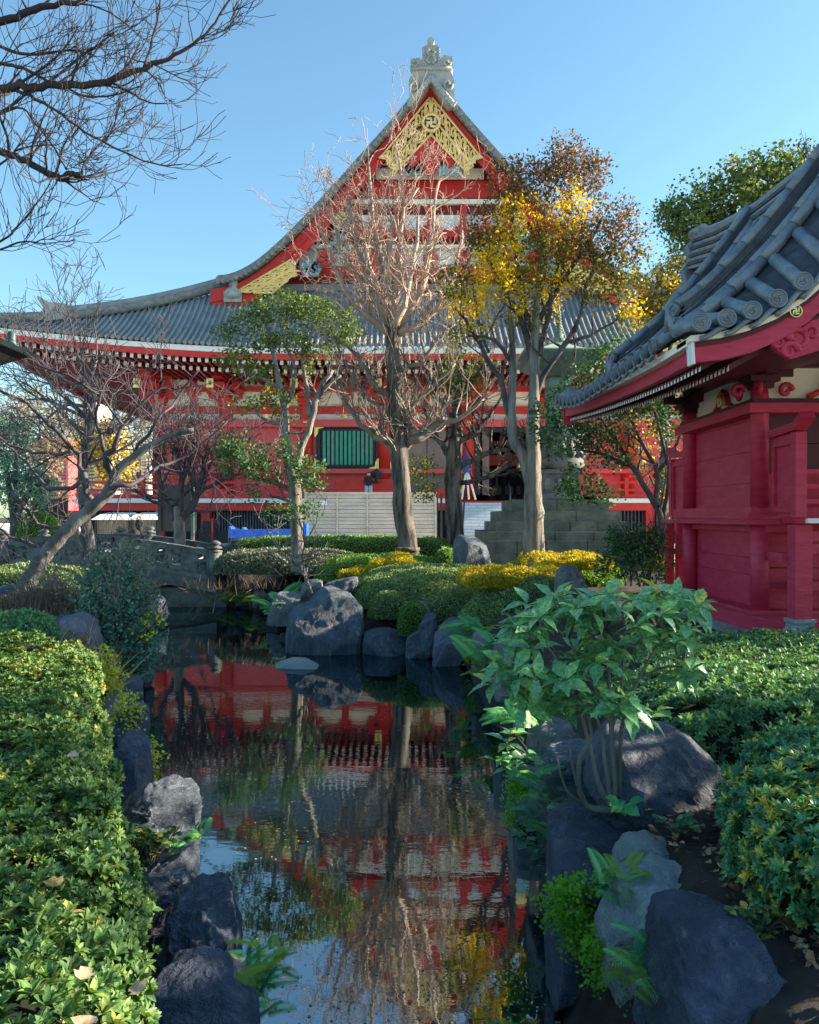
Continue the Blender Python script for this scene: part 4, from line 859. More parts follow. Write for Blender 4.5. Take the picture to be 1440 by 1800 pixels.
# wing screens at both ends of the side wall
for (ya, yb, s) in ((10.96, 10.25, -1), (14.02, 15.1, 1)):
    m = MB(); m.box((4.86, min(ya, yb), 1.62), (4.90, max(ya, yb), 2.66)); sc = m.build('wing_screen', MATS['crimson'], shr)
    m = MB(); y_ = sorted((ya, yb)); m.box((4.82, y_[0] + .05, 1.66), (4.858, y_[0] + .12, 2.6)); m.box((4.82, y_[1] - .12, 1.66), (4.858, y_[1] - .05, 2.6)); m.box((4.82, y_[0] + .121, 2.52), (4.858, y_[1] - .121, 2.6)); m.box((4.82, y_[0] + .121, 1.66), (4.858, y_[1] - .121, 1.74)); m.build('screen_frame', MATS['crimson'], sc)
    m = MB(); m.box((4.80, yb - .07, 1.6), (4.94, yb + .07, 2.66)); m.build('screen_post', MATS['crimson'], sc)
    m = MB(); pts = [Vector((4.88, ya, 2.70)), Vector((4.88, yb - s * .0, 2.74)), Vector((4.88, yb + s * .22, 2.86))]
    for a, b in zip(pts[:-1], pts[1:]): m.bar(a, b, .17, .1)
    m.build('screen_cap', MATS['crimson'], sc)
# front veranda with white plank ends, post, bracket and stone footing
sb('veranda', (4.97, 10.25, 1.52), (7.8, 10.93, 1.58)); sb('plank_end', (4.95, 10.18, 1.525), (7.8, 10.245, 1.585), 'white')
sb('veranda', (4.7, 14.06, 1.5), (7.8, 15.3, 1.56))
for (x, y) in ((4.98, 10.45), (7.5, 10.45)):
    sb('veranda_post', (x - .11, y - .11, .30), (x + .11, y + .11, 1.50)); m = MB(); m.lathe((x, y, -.05), [(.27, 0), (.25, .16), (.19, .22), (.17, .28), (.2, .31), (.2, .355)], 4, 0, True); m.build('post_footing', MATS['rock_pale'], shr)
for y in (14.5, 15.1): sb('veranda_post', (4.72, y - .07, -.02), (4.86, y + .07, 1.49))
sb('post_tie', (4.62, 14.0, .95), (4.70, 15.2, 1.05)); sb('post_tie', (4.80, 10.56, 1.02), (4.9, 11.0, 1.14)); sb('bracket_arm', (5.06, 10.38, 1.30), (5.55, 10.52, 1.42)); sb('bracket_arm', (5.06, 10.38, 1.14), (5.35, 10.52, 1.26)); sb('bracket_arm', (5.4, 10.3, 1.42), (7.4, 10.6, 1.50))
sb('lower_tie', (5.1, 10.9, .62), (7.7, 11.05, .74))
for k in range(3): sb('floor_rail', (5.1, 10.9, 1.78 + k * .2), (7.6, 10.96, 1.84 + k * .2))

# ================================================================ bronze and stone pagoda on its stepped base
D = 27.0; pg = P(985, 900, D); pgz = lambda y: CAMZ + (HZ - y) / F * D; pr = lambda px: px / F * D
pag = thing('pagoda_monument', 'dark bronze pagoda with pale green cap and ringed spire on stepped mossy stone', 'monument', (pg.x, D, 0))
for i, (x0, x1, y0, y1, dd) in enumerate(((859, 1140, 951, 1000, 24.6), (855, 1125, 935, 951, 24.8), (872, 1108, 917, 935, 25.1), (882, 1092, 898, 917, 25.4), (900, 1072, 878, 898, 25.7))):
    a = P(x0, y1, dd); b = P(x1, y0, dd); m = MB(); w_ = (b.x - a.x); n = (5, 4, 4, 3, 2)[i]
    z0 = max(a.z, 0) if i == 0 else P(0, y1, (24.6, 24.6, 24.8, 25.1, 25.4)[i]).z
    cut = [0] + sorted(RNG.uniform(k / n - .06, k / n + .06) for k in range(1, n)) + [1]
    if i == 0: z0 = -.05
    for u, v in zip(cut[:-1], cut[1:]): m.box((a.x + w_ * u + .012, dd + RNG.uniform(0, .03), z0), (a.x + w_ * v - .012, dd + w_, b.z))
    m.box((a.x + .05, dd + .1, z0), (b.x - .05, dd + w_ - .1, b.z - .01)); m.build('base_step', MATS['pedestal'], pag)
c = (pg.x, D + .3, 0)
m = MB(); m.lathe(c, [(pr(52), pgz(878)), (pr(52), pgz(870)), (pr(44), pgz(866)), (pr(44), pgz(835)), (pr(50), pgz(832)), (pr(50), pgz(826))], 4, 0, True)
for k in range(3): x = pg.x + pr(-22 + 22 * k); m.box((x - pr(8), D + .3 - pr(44) * .72 - .06, pgz(862)), (x + pr(8), D - .2, pgz(842)))
m.build('plinth', MATS['bridge_stone'], pag)
m = MB(); m.lathe(c, [(pr(36), pgz(826)), (pr(48), pgz(815)), (pr(38), pgz(800)), (pr(42), pgz(790)), (pr(30), pgz(780)), (pr(46), pgz(768)), (pr(44), pgz(755)), (pr(30), pgz(748))], 16)
for k in range(16): a = k * math.pi / 8; m.lathe((c[0] + math.cos(a) * pr(40), c[1] + math.sin(a) * pr(40), 0), [(.04, pgz(808)), (pr(9), pgz(798)), (.03, pgz(776))], 6)
m.build('lotus_drum', MATS['bridge_stone'], pag)
m = MB(); m.lathe(c, [(pr(30), pgz(748)), (pr(30), pgz(672)), (pr(26), pgz(656))], 4, 0, True); m.build('body', MATS['bronze_green'], pag)
m = MB(); m.lathe(c, [(pr(40), pgz(662)), (pr(84), pgz(640)), (pr(97), pgz(628)), (pr(98), pgz(622)), (pr(60), pgz(624))], 4, 0, True); m.build('eave', MATS['patina_dark'], pag)
m = MB(); m.lathe(c, [(pr(98), pgz(624)), (pr(99), pgz(622)), (pr(70), pgz(618.5)), (pr(44), pgz(613)), (pr(24), pgz(605)), (pr(18), pgz(600))], 4, 0, True); m.build('cap_roof', MATS['patina'], pag)
m = MB(); pf_ = [(pr(14), pgz(602)), (pr(14), pgz(594)), (pr(8), pgz(590)), (pr(9), pgz(584))]
for k in range(8): y = 582 - k * 5; pf_ += [(pr(3), pgz(y)), (pr(6.5 - .3 * k), pgz(y - 1)), (pr(6.5 - .3 * k), pgz(y - 3)), (pr(3), pgz(y - 4))]
pf_ += [(pr(2), pgz(540)), (pr(3), pgz(536)), (.01, pgz(530))]
m.lathe(c, pf_, 12); m.build('spire', MATS['bronze_green'], pag)

# ================================================================ pavilion with copper roof peeking in at the left edge
pv = thing('garden_pavilion', 'dark pavilion with green copper roof corner at the left edge', 'pavilion', (-9.15, 13.4, 0))
c = (-9.15, 13.4, 0); s2 = math.sqrt(2)
def pz(y, D=15.3): return CAMZ + (HZ - y) / F * D
m = MB(); m.lathe(c, [(2.05 * s2, pz(626)), (2.15 * s2, pz(621)), (1.75 * s2, pz(611)), (1.2 * s2, pz(595)), (.5 * s2, pz(560)), (.2, pz(540))], 4, 0, True)
pr_ = m.build('roof', MATS['patina_dark'], pv)
m = MB(); m.lathe(c, [(1.6 * s2, pz(650)), (1.95 * s2, pz(628)), (2.0 * s2, pz(626.5))], 4, 0, True); m.lathe(c, [(1.2 * s2, pz(676)), (1.35 * s2, pz(668)), (1.5 * s2, pz(656)), (1.5 * s2, pz(651))], 4, 0, True); m.build('eave_frame', MATS['dark'], pv)
for sx_ in (-1, 1):
    for sy_ in (-1, 1):
        m = MB(); m.lathe((c[0] + sx_ * 1.78, c[1] + sy_ * 1.78, 0), [(.09, pz(622)), (.10, pz(606)), (.07, pz(600)), (.085, pz(590)), (.05, pz(585))], 8); m.build('corner_cap', MATS['patina_dark'], pr_)
        m = MB(); m.tube([(c[0] + sx_ * .5 - .35, c[1] + sy_ * .6, -.05), (c[0] + sx_ * .5 - .35, c[1] + sy_ * .6, pz(672))], .12, 10); m.build('post', MATS['dark'], pv)

# ================================================================ stone bridge
br = thing('stone_bridge', 'old dark grey arched stone bridge with carved railing panels over the pond inlet', 'bridge', P(215, 1000, 24) * 1)
br.location = (-8.5, 24.5, 0)
def arc(x):      # deck line
    t = (x - (-5.55)) / (-12.2 - (-5.55)); return .02 + .55 * math.sin(math.pi * min(1.15, max(-.02, t)))
XR0, XL0 = -5.6, -13.6
def arc2(x): u = (x - XR0) / (XL0 - XR0); return .05 + .46 * math.sin(math.pi * u)
for yy in (23.7, 26.3):
    fm = MB(); n = 30; xs_ = np.linspace(XR0 + .05, XL0, n)
    for a, b in zip(xs_[:-1], xs_[1:]):
        fm.hexa([(b, yy - .12, arc2(b) - .62), (a, yy - .12, arc2(a) - .62), (a, yy + .3, arc2(a) - .62), (b, yy + .3, arc2(b) - .62), (b, yy - .12, arc2(b) - .28), (a, yy - .12, arc2(a) - .28), (a, yy + .3, arc2(a) - .28), (b, yy + .3, arc2(b) - .28)])
        fm.hexa([(b, yy - .18, arc2(b) - .28), (a, yy - .18, arc2(a) - .28), (a, yy + .3, arc2(a) - .28), (b, yy + .3, arc2(b) - .28), (b, yy - .18, arc2(b) - .16), (a, yy - .18, arc2(a) - .16), (a, yy + .3, arc2(a) - .16), (b, yy + .3, arc2(b) - .16)])
    fm.build('edge_beam', MATS['bridge_stone'], br)
    posts = (-5.62, -8.35, -11.75)
    for px_ in posts:
        z = arc2(px_) - .2; m = MB(); h = 1.0
        m.lathe((px_, yy + .02, z), [(.185, 0), (.185, h * .74)], 20)
        m.lathe((px_, yy + .02, z + h * .74), [(.205, 0), (.205, .035), (.10, .05), (.085, .08), (.19, .10), (.20, .13), (.11, .165), (.10, .19), (.15, .215), (.165, .25), (.12, .29), (.03, .33)], 16)
        m.build('post', MATS['bridge_stone'], br)
    for a, b in ((XR0 - .17, -8.16), (-8.54, -11.56), (-11.94, XL0)):
        np_ = 2 if b > XL0 else 1; ed = np.linspace(a, b, np_ + 1)
        for u, v in zip(ed[:-1], ed[1:]):
            m = MB(); xs_ = np.linspace(u - .015, v + .015, 9)
            for p_, q_ in zip(xs_[:-1], xs_[1:]):
                for z0, z1, w_ in ((-.16, -.03, .09), (.40, .52, .10), (.52, .56, .12)):
                    m.hexa([(q_, yy - w_ + .02, arc2(q_) + z0), (p_, yy - w_ + .02, arc2(p_) + z0), (p_, yy + w_ + .02, arc2(p_) + z0), (q_, yy + w_ + .02, arc2(q_) + z0), (q_, yy - w_ + .02, arc2(q_) + z1), (p_, yy - w_ + .02, arc2(p_) + z1), (p_, yy + w_ + .02, arc2(p_) + z1), (q_, yy + w_ + .02, arc2(q_) + z1)])
            for e_ in (u, v + .1): m.box((e_ - .1, yy - .04, arc2(e_) - .05), (e_ - .0, yy + .08, arc2(e_) + .42))
            # carved clouds: thick stone scrolls with open gaps between
            for k in range(5):
                cx = u + (v - u) * (k + .5) / 5; cz = arc2(cx) + .19 + (.07 if k % 2 else -.06)
                m.tube([(cx + .19 * math.cos(t), yy + .02, cz + .13 * math.sin(t) * (1 - t / 14)) for t in np.linspace(k, k + 4.8, 9)], .05, 6)
            mm = (u + v) / 2; m.box((mm - .25, yy - .02, arc2(mm) - .05), (mm + .25, yy + .06, arc2(mm) + .42))
            m.build('railing_panel', MATS['bridge_stone'], br)
m = MB(); xs_ = np.linspace(XR0 + .05, XL0, 24)
for a, b in zip(xs_[:-1], xs_[1:]): m.hexa([(b, 24.0, arc2(b) - .5), (a, 24.0, arc2(a) - .5), (a, 26.2, arc2(a) - .5), (b, 26.2, arc2(b) - .5), (b, 24.0, arc2(b) - .18), (a, 24.0, arc2(a) - .18), (a, 26.2, arc2(a) - .18), (b, 26.2, arc2(b) - .18)])
m.build('deck', MATS['bridge_stone'], br)
m = MB(); m.box((-7.1, 23.75, -1.3), (-5.3, 26.5, -.44)); m.build('abutment', MATS['oldstone'], br); m = MB(); m.box((-13.5, 23.75, -1.3), (-9.6, 26.5, -.3)); m.build('abutment', MATS['oldstone'], br)
m = MB(); m.box((-7.6, 24.3, -1.3), (-7.1, 26, -.5)); m.build('pier', MATS['rock_grey'], br)
# ================================================================ rocks
def rock(outline, D, depth, mat, label, sub=4, seed=0, facets=7, rough=.035, strat=0, group=None, name='boulder', zbot=None, cat='rock'):
    pts = [(p[0], p[1]) for p in outline]; cx = (min(p[0] for p in pts) + max(p[0] for p in pts)) / 2; cy = (min(p[1] for p in pts) + max(p[1] for p in pts)) / 2
    N = 180; Rr = np.zeros(N)
    for i in range(N):
        a = 2 * math.pi * i / N; dx, dy = math.cos(a), -math.sin(a); best = 0
        for j in range(len(pts)):
            x1, y1 = pts[j]; x2, y2 = pts[(j + 1) % len(pts)]; ex, ey = x2 - x1, y2 - y1; den = dx * ey - dy * ex
            if abs(den) < 1e-9: continue
            t = ((x1 - cx) * ey - (y1 - cy) * ex) / den; u = ((x1 - cx) * dy - (y1 - cy) * dx) / den
            if t > 0 and -1e-6 <= u <= 1 + 1e-6: best = max(best, t)
        Rr[i] = best
    Rr = (np.roll(Rr, 1) + np.roll(Rr, -1) + 2 * Rr) / 4 / F * D
    import bmesh
    bm = bmesh.new(); bmesh.ops.create_icosphere(bm, subdivisions=sub, radius=1); c = P(cx, cy, D)
    rg = np.random.default_rng(seed + 11); size = (Rr.max() + depth) / 2
    V = np.array([v.co[:] for v in bm.verts]); th = np.arctan2(V[:, 2], V[:, 0]) % (2 * math.pi); rho = np.hypot(V[:, 0], V[:, 2]) ** .45
    fi = th / (2 * math.pi) * N; i0 = np.floor(fi).astype(int) % N; f = fi - np.floor(fi); rr = Rr[i0] * (1 - f) + Rr[(i0 + 1) % N] * f
    Q = np.stack([np.cos(th) * rr * rho, np.sign(V[:, 1]) * np.abs(V[:, 1]) ** .68 * depth, np.sin(th) * rr * rho], 1)
    for n, lf in ((np.array([rg.normal(0, .12), -.22, 1.0]), .66), (np.array([rg.normal(0, .35), -1.0, .25]), .72)):      # flattish top and front
        n = n / np.linalg.norm(n); d = Q @ n; Q -= np.outer(np.maximum(0, d - d.max() * lf) * .97, n)
    for k in range(facets + 5):        # broken faces, mostly towards the front and top
        n = np.array([rg.normal(0, .55), -abs(rg.normal(.7, .35)), rg.normal(.25, .6)]); n /= np.linalg.norm(n)
        d = Q @ n; lim = d.max() * rg.uniform(.70, .86); over = np.maximum(0, d - lim); Q -= np.outer(over * .99, n)
    s0 = Vector((seed * 3.7, seed * 1.3, 0))
    for i, v in enumerate(bm.verts):
        q = Vector(Q[i]); u = q / max(.12, size)
        n1 = noise.fractal(u * 1.7 + s0, 1.0, 2.0, 3); n2 = noise.ridged_multi_fractal(Vector((u.x * 3, u.y * 3, u.z * (3 if not strat else strat))) + s0, 1.0, 2.1, 5, 1.0, 2.0)
        v.co = q + q.normalized() * size * (n1 * rough * .9 + (n2 - 1.2) * rough * 1.6 + noise.fractal(u * 9 + s0, .8, 2.2, 4) * rough * .5)
    me = bpy.data.meshes.new(name); bm.to_mesh(me); bm.free(); me.polygons.foreach_set('use_smooth', [True] * len(me.polygons)); me.update()
    o = link(name, me, MATS[mat], None, c); return tag(o, label, cat, group)
# near right bank
rock([(1170, 1900), (1172, 1780), (1176, 1700), (1192, 1648), (1240, 1632), (1295, 1640), (1345, 1658), (1375, 1725), (1398, 1800), (1405, 1900)], 2.95, .5, 'rock_dark', 'large dark violet-grey boulder in the bottom right corner beside fallen leaves', 6, 1, 6, .03, 5)
rock([(1060, 1720), (1058, 1640), (1100, 1560), (1118, 1532), (1180, 1528), (1240, 1550), (1306, 1598), (1300, 1640), (1220, 1700), (1180, 1780), (1110, 1800)], 3.62, .34, 'rock_pale', 'boulder with pale blue lichen-white top above the bright green maidenhair fern', 6, 2, 7, .03)
rock([(1078, 1560), (1086, 1505), (1105, 1482), (1150, 1474), (1192, 1490), (1200, 1524), (1160, 1560)], 4.0, .2, 'rock_pale', 'small pale rounded stone between the dark slab rock and the lichen boulder', 5, 3, 5, .03)
rock([(966, 1760), (968, 1560), (972, 1425), (1010, 1414), (1070, 1416), (1130, 1440), (1158, 1470), (1150, 1600), (1100, 1760)], 4.4, .4, 'rock_dark', 'dark upright slab rock dropping into the water under the big-leaved shrub', 6, 4, 6, .02, 1.2)
rock([(1040, 1400), (1050, 1330), (1085, 1284), (1135, 1278), (1205, 1292), (1250, 1325), (1285, 1375), (1294, 1425), (1262, 1470), (1190, 1490), (1110, 1460), (1060, 1430)], 4.75, .55, 'rock_dark', 'biggest dark blue boulder on the right bank behind the stems of the big-leaved shrub', 6, 5, 6, .022)
rock([(960, 1480), (955, 1380), (965, 1320), (1000, 1290), (1050, 1300), (1080, 1345), (1085, 1420), (1040, 1500)], 5.3, .35, 'rock_swirl', 'blue-grey rock left of the stems of the big-leaved shrub', 5, 6, 6, .04)
rock([(930, 1420), (930, 1310), (935, 1270), (965, 1255), (1010, 1262), (1025, 1320), (1000, 1420)], 6.1, .3, 'rock_grey', 'grey-brown rock half hidden behind the left side of the big-leaved shrub', 5, 7, 6, .04)
rock([(1055, 1800), (1052, 1700), (1070, 1640), (1100, 1630), (1125, 1700), (1120, 1800)], 3.95, .15, 'rock_fine', 'narrow dark stone wedged below the lichen boulder beside the maidenhair fern', 4, 8, 5, .03)
rock([(1130, 1900), (1120, 1800), (1135, 1740), (1170, 1720), (1200, 1780), (1200, 1900)], 3.3, .15, 'rock_dark', 'dark wet stone under the fern at the lower right water edge', 4, 9, 5, .03)
# near left bank
rock([(268, 1920), (262, 1780), (275, 1718), (330, 1706), (380, 1722), (428, 1765), (445, 1830), (440, 1920)], 3.45, .35, 'rock_dark', 'dark low boulder at the bottom edge below the left hedge', 6, 10, 5, .03)
rock([(280, 1830), (288, 1700), (296, 1600), (322, 1560), (372, 1555), (395, 1580), (408, 1640), (416, 1720), (380, 1780), (330, 1830)], 4.1, .35, 'rock_dark', 'tall dark rounded boulder beside the sky reflection left of the water', 6, 11, 6, .035)
rock([(190, 1680), (200, 1560), (250, 1525), (300, 1500), (342, 1478), (344, 1530), (330, 1590), (300, 1640), (285, 1710), (240, 1720)], 4.75, .3, 'rock_swirl', 'slanted blue-grey rock sloping down from the small leafy shoots to the pond', 6, 12, 7, .04, 7)
rock([(176, 1530), (184, 1440), (228, 1402), (290, 1374), (326, 1376), (340, 1400), (345, 1470), (340, 1510), (290, 1540)], 5.75, .35, 'rock_swirl', 'swirly white-veined blue rock jutting into the pond on the left', 6, 13, 7, .045, 5)
rock([(186, 1420), (190, 1330), (200, 1290), (236, 1286), (258, 1320), (262, 1370), (250, 1410), (225, 1440)], 7.2, .35, 'rock_dark', 'dark upright rock beside fern painted sunlit yellow-green on the left bank', 5, 14, 7, .04)
rock([(165, 1270), (168, 1232), (175, 1218), (205, 1218), (212, 1240), (208, 1275)], 9.6, .3, 'rock_grey', 'small square grey stone at the edge of the left hedge under golden grass', 4, 15, 5, .03)
rock([(95, 1150), (98, 1110), (112, 1082), (135, 1075), (158, 1090), (168, 1130), (165, 1170)], 10.8, .45, 'rock_purple', 'purplish rounded rock under the bare shrub behind the left hedge', 5, 16, 6, .03)
rock([(60, 1125), (64, 1118), (92, 1114), (100, 1124), (80, 1130)], 10.4, .2, 'rock_grey', 'flat grey slab stone beside the purplish rock', 3, 17, 3, .02)
rock([(80, 1110), (84, 1086), (110, 1080), (130, 1084), (120, 1104), (100, 1120)], 11.6, .4, 'rock_dark', 'flat dark rock behind the purplish rock on the left bank', 4, 171, 5, .03)
rock([(-30, 1070), (-20, 1035), (10, 1026), (40, 1032), (48, 1060), (30, 1075)], 15.5, .4, 'rock_dark', 'dark rock at the foot of the leaning tree at the left edge', 4, 18, 6, .03)
# middle group
rock([(503, 1190), (505, 1120), (510, 1068), (545, 1055), (556, 1030), (572, 1018), (598, 1022), (612, 1040), (636, 1068), (640, 1110), (638, 1190)], 15.9, .65, 'rock_fine', 'widest grey-blue rock with vertical streaks at the pond edge in the centre', 6, 19, 6, .022, 1)
rock([(636, 1160), (640, 1112), (665, 1102), (700, 1104), (718, 1112), (722, 1160)], 15.6, .35, 'rock_fine', 'low streaked stone right of the widest centre rock at the waterline', 5, 20, 6, .03)
rock([(712, 1160), (716, 1120), (735, 1108), (748, 1072), (766, 1074), (770, 1110), (768, 1160)], 15.2, .4, 'rock_fine', 'curved grey-blue stone under the small round bush at the waterline', 5, 21, 7, .04)
rock([(700, 1100), (708, 1062), (735, 1055), (765, 1062), (768, 1085), (750, 1110)], 16.0, .4, 'rock_grey', 'pale mossy stone behind the small round bush', 4, 211, 5, .03)
rock([(760, 1190), (764, 1120), (778, 1090), (800, 1077), (824, 1080), (830, 1100), (818, 1150), (800, 1190)], 14.4, .4, 'rock_purple', 'upright violet-grey rock right of the pond-edge group', 5, 22, 7, .03, 1.5)
rock([(652, 1062), (657, 1032), (672, 1024), (712, 1025), (718, 1040), (714, 1062)], 17.2, .3, 'rock_dark', 'dark flat-topped rock set into the large clipped mound', 5, 23, 6, .03)
rock([(566, 1055), (572, 1025), (590, 1014), (628, 1014), (632, 1026), (612, 1055)], 17.6, .45, 'rock_fine', 'blocky rock with sunlit top behind the widest centre rock', 5, 24, 6, .03)
rock([(528, 1060), (530, 1025), (545, 1017), (565, 1020), (572, 1050)], 18.4, .35, 'rock_grey', 'mossy stone at the foot of the small white-barked tree', 4, 25, 6, .04)
rock([(468, 1100), (472, 1055), (490, 1040), (520, 1042), (540, 1060), (535, 1100)], 19.0, .5, 'rock_grey', 'rounded grey rock left of the widest centre rock beside ferns', 5, 26, 6, .03)
rock([(795, 1020), (797, 970), (800, 940), (820, 932), (845, 936), (860, 970), (870, 1005), (865, 1025)], 21.5, .5, 'rock_fine', 'standing blue-grey memorial stone between two clipped mounds', 5, 27, 5, .02, 1)
rock([(976, 1050), (980, 1010), (992, 992), (1010, 990), (1022, 1008), (1032, 1040), (1030, 1055)], 13.6, .35, 'rock_grey', 'craggy rock with bright right side above the big-leaved shrub', 5, 28, 8, .05)
rock([(918, 1016), (922, 994), (934, 988), (950, 996), (956, 1015)], 17.2, .25, 'rock_dark', 'small dark triangular stone among the painted sun patches', 4, 29, 5, .03)
rock([(484, 1176), (488, 1165), (510, 1159), (535, 1160), (560, 1172), (562, 1178), (535, 1184), (505, 1184)], 14.2, .42, 'rock_flat', 'flat pale green stone lying in the middle of the pond', 5, 30, 3, .012)
for i, (x0, x1, y0, y1, D, mt, lb) in enumerate(((830, 872, 1100, 1190, 11.9, 'rock_grey', 'shaded grey shore stone behind the ferns on the right bank'), (868, 935, 1120, 1230, 10.0, 'rock_grey', 'brownish shore stone behind the left tip of the big-leaved shrub'), (905, 950, 1170, 1290, 8.1, 'rock_grey', 'dark shore stone hidden under the left leaves of the big shrub'))):
    rock([(x0, y1), (x0 + 2, y0 + 20), (x0 + 15, y0), (x1 - 12, y0 + 3), (x1, y0 + 25), (x1 + 2, y1)], D, .4, mt, lb, 4, 40 + i)
for i, (x0, x1, y0, y1, D) in enumerate(((388, 420, 1036, 1068, 24.2), (416, 446, 1034, 1066, 23.6), (442, 470, 1037, 1068, 23.0), (466, 492, 1040, 1072, 22.2), (486, 508, 1046, 1080, 21.0), (300, 345, 1034, 1056, 26.6), (340, 392, 1030, 1056, 25.4), (500, 545, 1040, 1066, 20.2))):
    rock([(x0, y1), (x0 + 1, y0 + 6), (x0 + 8, y0), (x1 - 8, y0 + 1), (x1, y0 + 8), (x1 + 1, y1)], D, .4, 'rock_dark' if i % 2 else 'rock_grey', 'small dark edging stone in the row along the far pond shore below the bridge end', 4, 60 + i, 4, .03, group='edging stones along the far pond shore')
for i, (x0, x1, y0, y1, D) in enumerate(((250, 290, 1045, 1090, 19.5), (228, 262, 1150, 1200, 12.6), (205, 240, 1190, 1240, 10.6), (205, 250, 1240, 1300, 8.9))):
    rock([(x0, y1), (x0 + 1, y0 + 10), (x0 + 12, y0), (x1 - 10, y0 + 2), (x1, y0 + 12), (x1 + 1, y1)], D, .4, 'rock_dark', 'dark shore stone in the shade under the blue-green bush on the left bank', 4, 80 + i, 4, .03, group='shore stones along the left bank')

# ================================================================ clipped hedges and mounds
def facing(p, n, rg, keep=.25):
    v = np.array([0, 0, CAMZ]) - p; v /= np.linalg.norm(v, axis=1, keepdims=True); f = (v * n).sum(1)
    return (f > -.12) | (rg.random(len(p)) < keep)
def nz(p, s): return np.array([noise.noise(Vector(q) * s) for q in p])
def mound(label, px0, px1, pyt, D, depth, mat, leaf=.035, z0=0.0, n=2.6, k=1.7, seed=0, name='clipped_bush', cat='bush', group=None, tmpl=DIAMOND, lump=.05, core='dark', sun=None, xt=0):
    a = P(px0, 0, D).x; b = P(px1, 0, D).x; cx, rx = (a + b) / 2, (b - a) / 2; zt = P(0, pyt, D + depth * .25).z; h = zt - z0; rg = np.random.default_rng(seed)
    area = math.pi * rx * depth + (rx + depth) * math.pi * h; N = int(k * area / (leaf * leaf * .4) * (.16 if tmpl is not DIAMOND else 1))
    u = rvec(rg, N); u[:, 2] = np.abs(u[:, 2])
    def surf(u):
        s = (np.abs(u[:, 0]) ** n + np.abs(u[:, 1]) ** n + np.abs(u[:, 2]) ** n) ** (-1 / n); q = u * s[:, None]; g = np.sign(u) * np.abs(q) ** (n - 1) / np.array([rx, depth, h]); return q * np.array([rx, depth, h]), unit(g)
    q, nr = surf(u); pp_ = q + np.array([cx, D, z0]); lm = nz(pp_, 1.6) * lump * 2 + nz(pp_, 5) * lump * .6
    pp_ += nr * (lm + rg.normal(0, leaf * .45, N))[:, None]; ok = facing(pp_, nr, rg); pp_, nr = pp_[ok], nr[ok]; N = len(pp_)
    t = thing(name, label, cat, (cx, D, z0), group)
    al = unit(nr * .8 + rg.normal(size=(N, 3)) * .75 + np.array([0, 0, .3])); nm = unit(rg.normal(size=(N, 3)) * .8 + nr + np.array([0, 0, .3]))
    if tmpl is not DIAMOND: al, nm = unit(np.cross(nr, rg.normal(size=(N, 3)))), unit(nr + rg.normal(size=(N, 3)) * .3 + np.array([0, 0, .2]))
    rn = np.clip(rg.random(N) * .85 + .25 * nz(pp_, .9), 0, 1)
    leaves('foliage', pp_, al, nm, leaf * rg.uniform(.7, 1.3, N), MATS[mat], t, tmpl, rn, .9, seed=seed)
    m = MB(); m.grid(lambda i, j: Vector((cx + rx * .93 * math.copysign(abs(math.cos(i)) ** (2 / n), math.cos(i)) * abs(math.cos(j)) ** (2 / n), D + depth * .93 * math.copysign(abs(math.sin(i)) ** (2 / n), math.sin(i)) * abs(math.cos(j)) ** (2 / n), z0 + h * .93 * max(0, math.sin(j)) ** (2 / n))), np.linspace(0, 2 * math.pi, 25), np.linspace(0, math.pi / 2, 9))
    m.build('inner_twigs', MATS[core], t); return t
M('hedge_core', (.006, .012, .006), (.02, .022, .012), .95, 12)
M('hedge_core_mid', (.02, .03, .012), (.045, .05, .022), .95, 12)
